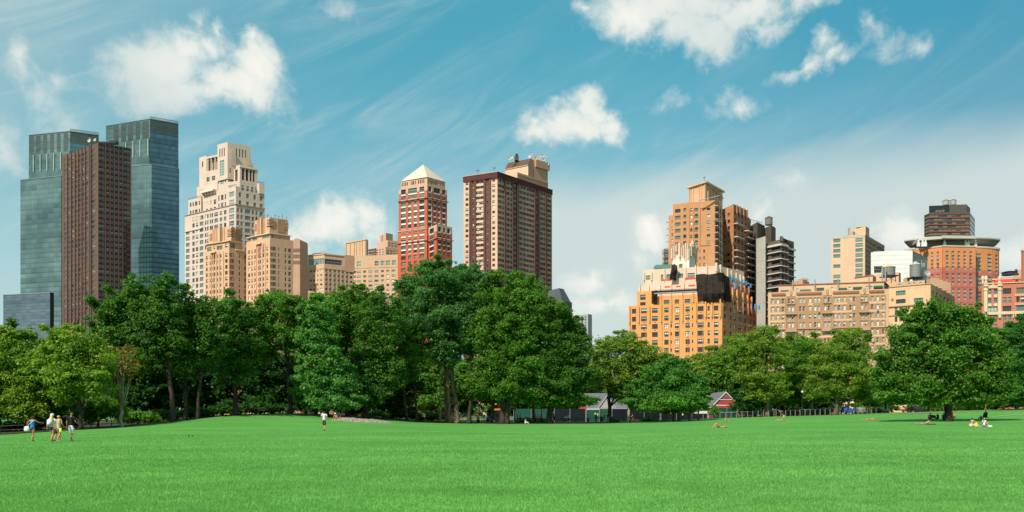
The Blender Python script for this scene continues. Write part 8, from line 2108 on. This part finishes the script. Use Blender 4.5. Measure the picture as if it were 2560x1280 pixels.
# the strolling group
r_, J, k = person('woman in a bright blue tank top and denim shorts carrying a white shoulder bag', (81, 1104), -6, 'walk_cross', 'cloth_blue', 'denim', 'hair_brown', 'skin_tan', 1.66, 0, .32, True)
carried('shoulder_bag', 'white shoulder bag at the hip of the woman in blue', 'bag', r_, lambda m: bagshape(m, (-.30, -.10, .86), .36, .20, .34, 'cloth_white', [(-.26, -.12, 1.0), (-.12, -.13, 1.18), (.06, -.13, 1.34), (.14, -.06, 1.46), (.10, .08, 1.40)]))
r_, J, k = person('woman with long blond hair and a white cap wearing a pale backpack', (130, 1105), 4, 'arm_out', 'cloth_white', 'denim', 'hair_blond', 'skin_tan', 1.72, .5, .50, True, hat='cloth_white', long_hair=True)
def pack(m):
    m.cbox(0, -.19, 1.00, .27, .18, .36, 'cloth_palegrey'); m.lathe(0, 0, [(1, 0), (.92, .5), (.6, .85), (.1, 1)], 'cloth_palegrey', 14); m.v[8:] = [Vector((v[0] * .135, -.19 + v[1] * .09, 1.36 + v[2] * .05)) for v in map(Vector, m.v[8:])]
    m.cbox(0, -.31, 1.05, .22, .04, .20, 'cloth_palegrey')
    for sx in (-1, 1): m.tube([(sx * .10, -.12, 1.44), (sx * .13, .02, 1.45), (sx * .13, .13, 1.32), (sx * .14, .10, 1.12), (sx * .12, -.11, 1.06)], [.02] * 5, 'cloth_palegrey', 5)
carried('backpack', 'pale blue grey backpack on the woman with the white cap', 'backpack', r_, pack)
carried('shoulder_bag', 'small brown handbag hanging at the side of the woman with the cap', 'bag', r_, lambda m: bagshape(m, (-.26, .02, .86), .14, .12, .26, 'cloth_brown', [(-.26, .02, .98), (-.24, 0, 1.2), (-.2, 0, 1.38)]))
r_, J, k = person('blond woman in a grey sleeveless top with a lime green crossbody bag', (147, 1105), 8, 'walk', 'cloth_beige', 'cloth_beige', 'hair_blond', 'skin_tan', 1.66, 0, .42, True, long_hair=False, shoes='cloth_white')
carried('shoulder_bag', 'lime green crossbody bag of the blond woman in grey', 'bag', r_, lambda m: bagshape(m, (.20, -.10, .74), .18, .10, .28, 'lime', [(.18, -.13, .88), (.10, -.15, 1.05), (-.03, -.14, 1.25), (-.12, -.09, 1.42), (-.10, .06, 1.44)]))
person('child in dark shorts walking half hidden between the two blond women', (138, 1103.4), 5, 'walk', 'cloth_pink', 'cloth_navy', 'hair_blond', 'skin_tan', 1.38, .4, .8, True, shoes='cloth_black')
person('balding man in a black polo shirt and white knee length shorts', (178, 1103), 3, 'arm_out', 'cloth_black', 'cloth_white', 'hair_brown', 'skin_tan', 1.80, .75, 1.12, bald=True, shoes='cloth_palegrey', mod=dict(wrL=(-.27, .02, .86), elL=(-.25, -.03, 1.12), wrR=(.26, .22, 1.06), elR=(.28, -.02, 1.12)))
person('man in a white t shirt and olive shorts walking away alone', (810.5, 1077), 0, 'walk', 'cloth_palegrey', 'cloth_olive', 'hair_brown', 'skin_tan', 1.76, .55, 1.05, shoes='cloth_brown', mod=dict(elL=(-.28, -.02, 1.12), wrL=(-.31, .04, .88), elR=(.28, -.02, 1.12), wrR=(.31, .04, .88), knL=(-.07, .1, .49), anL=(-.06, .1, .1), toL=(-.07, .24, .04), knR=(.07, 0, .48), anR=(.06, -.2, .13), toR=(.07, -.08, .03)))
# on the rock and lawn
person('person in a white cap and orange top sitting on the rock ledge', (839.5, 106.8, 'y'), 195, 'sit', 'cloth_orange', 'cloth_beige', 'hair_blond', 'skin_tan', 1.6, .3, .5, True, hat='cloth_white', hands=False)
person('person in a navy shirt and cap sitting on the rock ledge', (846.5, 106.8, 'y'), 170, 'sit', 'cloth_navy', 'cloth_palegrey', 'hair_black', 'skin_tan', 1.72, .55, .8, hat='cloth_navy', hands=False)
person('sunbather lying on the back with raised knees, nearest on the right lawn', (1798, 1070), -95, 'supine', None, 'cloth_navy', 'hair_brown', 'skin_tan', 1.75, 0, .25)
person('bare chested person leaning back on the lawn near the fence', (1813, 1054), 110, 'ground', None, 'cloth_orange', 'hair_brown', 'skin_tan', 1.7, 0, .3, hands=False)
person('sunbather in a white cap leaning back on the right lawn', (1953.5, 1053.5), -80, 'lean_back', None, 'cloth_orange', 'hair_brown', 'skin_tan', 1.7, 0, .3, hat='cloth_white', hands=False)
person('sunbather stretched out face down beside a red towel', (2172, 1050.5), 88, 'prone', None, 'cloth_black', 'hair_blond', 'skin', 1.7, 0, .15, True, hands=False, mod=dict(che=(0, .36, .15), nec=(0, .54, .16), hea=(0, .66, .18), top=(0, .75, .19), shL=(-.18, .46, .14), shR=(.18, .46, .14)))
m = MB(); x, y, z = hit(2187, 1051); m.lathe(x, y, [(.35, z), (.32, z + .10), (.1, z + .16)], 'cloth_red', 12); tag(m.build('towel', None, (x, y, z), smooth=True), 'bunched red towel by the head of the face down sunbather', 'towel')
person('dark haired sunbather propped on the elbows reading on the grass', (2311, 1061), 88, 'prone', None, 'cloth_navy', 'hair_black', 'skin', 1.72, 0, .35, hands=False)
m = MB(); x, y, z = hit(2325, 1061.5); m.cbox(x + .1, y, z, .9, .5, .09, 'cloth_navy', .2); tag(m.build('dark_bag', None, (x, y, z)), 'flat dark bag in front of the reading sunbather', 'bag')
person('bare backed person sitting bent forward beside a yellow bag', (2430, 1066.5), 65, 'ground', None, 'cloth_beige', 'hair_black', 'skin', 1.72, 0, .7, hands=False)
person('woman in a white blouse sitting cross legged with a hand to her face', (2460, 1066.5), 175, 'cross', 'cloth_white', 'denim', 'hair_brown', 'skin', 1.7, .35, .9, True, long_hair=True, mod=dict(elR=(.25, .10, .42), wrR=(.13, .16, .70)))
m = MB(); x, y, z = hit(2441, 1067)
m.lathe(0, 0, [(.5, 0), (.46, .15), (.30, .34), (.10, .52), (.03, .58)], 'sign_yellow', 10, sy=.5); m.v = [Vector((x + v[0] * .48, y + v[1] * .8, z + v[2] * .85)) for v in map(Vector, m.v)]
tag(m.build('yellow_bag', None, (x, y, z), smooth=True), 'crumpled yellow bag on the grass between the picnic pair', 'bag')
m = MB(); x, y, z = hit(2427.5, 1067.5); m.lathe(x, y, [(.17, z), (.21, z + .1), (.18, z + .26), (.10, z + .34)], 'cloth_beige', 12); tag(m.build('cream_bag', None, (x, y, z), smooth=True), 'cream bag behind the bare backed picnicker', 'bag')
m = MB(); x, y, z = hit(2451, 1067.5); m.lathe(0, 0, [(.34, 0), (.3, .07), (.12, .14)], 'denim_light', 12, sy=.6); m.v = [Vector((x + v[0], y + v[1], z + v[2])) for v in map(Vector, m.v)]; tag(m.build('picnic_cloth', None, (x, y, z), smooth=True), 'rumpled pale blue cloth in front of the woman in white', 'cloth')
m = MB(); x, y, z = hit(2475.5, 1067.2); m.lathe(0, 0, [(.24, 0), (.22, .06), (.13, .13), (.02, .15)], 'cloth_white', 12, sy=.6); m.v = [Vector((x + v[0], y + v[1], z + v[2])) for v in map(Vector, m.v)]; tag(m.build('white_hat', None, (x, y, z), smooth=True), 'white sun hat left on the grass right of the picnic pair', 'hat')
m = MB(); x, y, z = hit(477, 1090.5)
for dx in (-.10, .09): m.lathe(0, 0, [(.08, 0), (.075, .04), (.03, .07)], 'cloth_black', 10, sy=.6); m.v[-30:] = [Vector((x + dx + v[0], y + v[1], z + v[2] + .01)) for v in map(Vector, m.v[-30:])]
m.cbox(x, y, z + .03, .1, .04, .03, 'cloth_palegrey'); tag(m.build('sunglasses_case', None, (x, y, z), smooth=True), 'small dark object lying alone on the left lawn', 'object')
# in the shade of the oak
person('person in a wide straw hat and red shirt sitting left of the oak trunk', (2326, 1049.3), 20, 'ground', 'cloth_red', 'cloth_black', 'hair_black', 'skin_dark', 1.8, .8, 1.3, hat='cloth_beige', hands=False)
person('person in black hunched on the grass between the red shirt and the trunk', (2345, 1049), -10, 'ground', 'cloth_black', 'cloth_navy', 'hair_black', 'skin_dark', 1.7, 1.5, 1.3, hands=False)
person('person with a round white cap seated close against the oak trunk', (2359.5, 1049.3), 30, 'ground', 'cloth_navy', 'denim', 'hair_black', 'skin_dark', 1.85, 1.5, 1.4, hat='cloth_white', hands=False)
person('person in an orange vest sitting behind the oak trunk', (2381.5, 1046.5), 190, 'ground', 'cloth_orange', 'cloth_black', 'hair_black', 'skin_dark', 1.75, 1.5, 1.3, hands=False)
person('large figure in black sitting upright right of the oak', (2466, 1049), 0, 'sit', 'cloth_black', 'cloth_black', 'hair_black', 'skin_dark', 1.9, 1.5, 1.6, hands=False)
person('child in dark blue seated beside the large figure in black', (2453, 1050), 0, 'ground', 'cloth_navy', 'cloth_red', 'hair_black', 'skin_dark', 1.25, 1.5, .8, hands=False)
person('smallest child lying at the end of the group right of the oak', (2448, 1050.5), 30, 'ground', 'cloth_palegrey', 'cloth_pink', 'hair_black', 'skin_dark', .95, .5, .8, hands=False)
def folding_chair(at, label, rz=0.0):
    x, y, z = hit(*at); root = empty('folding_chair', (x, y, z), rz); tag(root, label, 'chair')
    for nm, bxs in (('seat', ((0, 0, .28, .5, .45, .03),)), ('backrest', ((0, .24, .32, .5, .03, .5),))):
        m = MB(); [m.cbox(b[0], b[1], b[2], b[3], b[4], b[5], 'cloth_black') for b in bxs]; m.build(nm, root)
    for sx in (-.24, .24):
        for sy in (-.2, .22): m = MB(); m.tube([(sx, sy, 0), (sx, -sy * .4, .30)], [.012, .012], 'metal_grey', 5); m.build('leg', root)
folding_chair((2466, 1049.2), 'low dark folding chair under the large figure in black')
# the pushchair parked by the red shirt
x, y, z = hit(2332, 1049.5); root = empty('pushchair', (x, y, z), .3); tag(root, 'dark folded pushchair beside the person in the straw hat', 'pushchair')
m = MB(); m.box((-.2, -.2, .25), (.42, 0, 0), (0, .4, .05), (0, -.05, .35), 'cloth_black'); m.build('seat', root)
for sx in (-.25, .25):
    for sy in (-.28, .28):
        m = MB(); m.lathe(0, 0, [(.09, -.02), (.09, .02)], 'iron', 12); m.v = [Vector((sx + v[2], sy + v[0], .09 + v[1])) for v in map(Vector, m.v)]; m.build('wheel', root)
    m = MB(); m.tube([(sx, -.28, .09), (sx, 0, .35), (sx, .35, .95)], [.014] * 3, 'metal_grey', 5); m.build('frame', root)
# strollers along the path and fence
far = [(1062, 134, 'cloth_palegrey', 'denim', 'cap_no', 25, 'walk', 'pale shirted stroller at the far end of the shaded path, left of the leaning trunks'), (1059, 134.5, 'cloth_white', 'cloth_navy', '', 25, 'walk', 'stroller in white close behind the pale shirted one'), (1094, 134.5, 'cloth_black', 'denim', '', 80, 'walk', 'dark shirted stroller just left of the leaning trunks'), (1102.5, 134.3, 'cloth_blue', 'denim', '', 80, 'walk', 'stroller in blue beside the leaning trunks'),
       (1132, 135, 'cloth_palegrey', 'denim_light', '', 100, 'walk', 'stroller half hidden between the leaning trunks'), (1218, 137.5, 'cloth_palegrey', 'cloth_black', '', -95, 'walk', 'dog walker in a pale shirt under the tall trees'), (1294, 139, 'cloth_red', 'cloth_black', '', 90, 'walk', 'stroller in red near the traffic signal'), (1300.5, 139, 'cloth_teal', 'cloth_black', '', 90, 'walk', 'stroller in teal behind the one in red'),
       (1338.5, 139.5, 'cloth_orange', 'cloth_navy', '', -90, 'walk', 'stroller in orange left of the lamp post'), (1344, 139.5, 'cloth_beige', 'denim_light', '', -90, 'walk', 'stroller in beige beside the orange one'), (1352.5, 140, 'cloth_orange', 'cloth_black', '', 0, 'walk', 'person in a bright orange vest at the foot of the lamp post'), (1385, 140, 'cloth_black', 'cloth_navy', '', 90, 'walk', 'person in dark clothes right of the stout trunk'),
       (1423, 134.8, 'cloth_palegrey', 'cloth_navy', '', 0, 'stand', 'man in a grey shirt standing at the fence, watching'), (1470.5, 134.6, 'cloth_blue', 'cloth_black', '', 0, 'stand', 'heavy set person in a vivid blue shirt and black trousers at the lawn edge'), (1490, 134.8, 'cloth_black', 'denim', '', 0, 'stand', 'person in a black top and jeans at the lawn edge'), (1511, 140, 'cloth_black', 'cloth_black', '', -90, 'walk', 'runner in black with bare arms behind the low fence'),
       (1519.5, 136, 'cloth_black', 'denim_light', '', 0, 'stand', 'person in pale jeans standing near the dark plane trunk'), (2101.5, 156.5, 'cloth_beige', 'cloth_olive', '', 180, 'walk', 'person walking just right of the thickest plane trunk'), (2544, 159, 'cloth_palegrey', 'cloth_navy', '', -60, 'walk', 'walker in a white t shirt on the path at the right edge'), (1998, 156, 'cloth_red', 'cloth_black', '', 90, 'walk', 'person in dull red behind the fence in the dark gap'),
       (2059, 156.5, 'denim_light', 'cloth_black', '', 90, 'walk', 'person in pale blue behind the fence left of the thickest trunk'), (2464, 163, 'cloth_orange', 'cloth_black', '', 90, 'walk', 'stroller in orange beyond the oak on the path'), (2556, 160.5, 'cloth_red', 'cloth_white', '', 90, 'walk', 'stroller in red cut by the right edge of the view')]
for i, (px, Y, sh, lo, _, fc, kd, lab) in enumerate(far):
    person(lab, (px, Y, 'y'), fc, kd, sh, lo, ['hair_brown', 'hair_black', 'hair_blond'][i % 3], ['skin', 'skin_tan', 'skin_dark'][i % 3], 1.62 + .16 * ((i * 37) % 10) / 10, .5, 1.6 if i % 3 else .9, bool(i % 2), hands=False, shoes='cloth_black')
person('person in a white shirt bending over at the lawn edge', (1411.5, 134.6, 'y'), 95, 'bend', 'cloth_white', 'cloth_black', 'hair_brown', 'skin_tan', 1.7, .5, 1.7, hands=False)
person('person in pale clothes sitting on the grass edge under the tall row', (1313.5, 129.2, 'y'), 120, 'ground', 'cloth_palegrey', 'cloth_white', 'hair_black', 'skin', 1.6, .5, 1.2, hands=False)
def bicycle(px, Y, rz, label):
    x, y, z = gp(px, Y); root = empty('bicycle', (x, y, z), R(-rz)); tag(root, label, 'bicycle', 'bicycles behind the park fence')
    for sy in (-.52, .52):
        m = MB(); m.lathe(0, 0, [(.33, -.018), (.345, 0), (.33, .018), (.315, 0), (.33, -.018)], 'iron', 22, caps=False)
        for a in range(6): m.tube([(0, 0, 0), (.32 * math.cos(a * math.pi / 3), .32 * math.sin(a * math.pi / 3), 0)], [.004, .004], 'metal_grey', 3)
        m.v = [Vector((v[2], sy + v[0], .345 + v[1])) for v in map(Vector, m.v)]; m.build('wheel', root)
    m = MB(); A, B_, C_, D = (0, -.52, .345), (0, -.05, .30), (0, -.16, .80), (0, .36, .84)
    for p, q in ((A, B_), (A, C_), (B_, C_), (C_, D), (B_, D), (D, (0, .52, .345))): m.tube([p, q], [.018, .018], 'signal_red' if px < 1700 else 'metal_grey', 6)
    m.build('frame', root); m = MB(); m.tube([(-.24, .40, 1.0), (0, .36, .98), (.24, .40, 1.0)], [.014] * 3, 'iron', 5); m.tube([(0, .36, .84), (0, .36, .98)], [.014] * 2, 'iron', 5); m.build('handlebar', root)
    m = MB(); m.box((-.07, -.28, .86), (.14, 0, 0), (0, .24, 0), (0, 0, .05), 'iron'); m.tube([(0, -.16, .80), (0, -.17, .87)], [.012] * 2, 'iron', 5); m.build('saddle', root)
for px, Y, fc, sh, lab in ((1587, 141.5, -90, 'cloth_black', 'riding behind the fence near the blotched trunk'), (1778, 148.8, 170, 'cloth_orange', 'riding towards the viewer by the round shrub'), (1849, 151, -90, 'cloth_black', 'riding fast past the dark shrub')):
    bicycle(px, Y, fc, 'bicycle ' + lab); person('bare armed cyclist ' + lab, (px, Y, 'y'), fc, 'ride', sh, 'cloth_black', 'hair_black', 'skin_tan', 1.74, .3, .8, hands=False)
# the white dog
x, y, z = gp(1209.5, 137.5); root = empty('dog', (x, y, z), R(90)); tag(root, 'small white dog trotting ahead of its walker', 'dog'); flat('fur_white', (.68, .62, .52), .9)
N = dict(bd=((0, 0, .36), .10, .10), ch=((0, .22, .37), .12, .11), ru=((0, -.22, .37), .095, .09), nk=((0, .34, .47), .07, .07), hd=((0, .42, .55), .075, .07), mz=((0, .54, .52), .035, .032), e1=((-.05, .40, .64), .02, .012), e2=((.05, .40, .64), .02, .012), t1=((0, -.34, .42), .03, .03), t2=((0, -.42, .54), .02, .02))
E = [('bd', 'ch'), ('bd', 'ru'), ('ch', 'nk'), ('nk', 'hd'), ('hd', 'mz'), ('hd', 'e1'), ('hd', 'e2'), ('ru', 't1'), ('t1', 't2')]
for s, sx in (('L', -1), ('R', 1)):
    o = .08 * sx
    N['f1' + s] = ((sx * .07, .22, .27), .045, .05); N['f2' + s] = ((sx * .07, .22 + o, .14), .028, .028); N['f3' + s] = ((sx * .07, .20 + o, .03), .024, .026); N['h1' + s] = ((sx * .07, -.20, .28), .055, .06); N['h2' + s] = ((sx * .07, -.13 - o, .20), .035, .035); N['h3' + s] = ((sx * .07, -.25 - o, .12), .024, .024); N['h4' + s] = ((sx * .07, -.23 - o, .03), .024, .026)
    E += [('ch', 'f1' + s), ('f1' + s, 'f2' + s), ('f2' + s, 'f3' + s), ('ru', 'h1' + s), ('h1' + s, 'h2' + s), ('h2' + s, 'h3' + s), ('h3' + s, 'h4' + s)]
skin_obj('body', {a: (Vector(v[0]), v[1], v[2]) for a, v in N.items()}, E, 'fur_white', root)
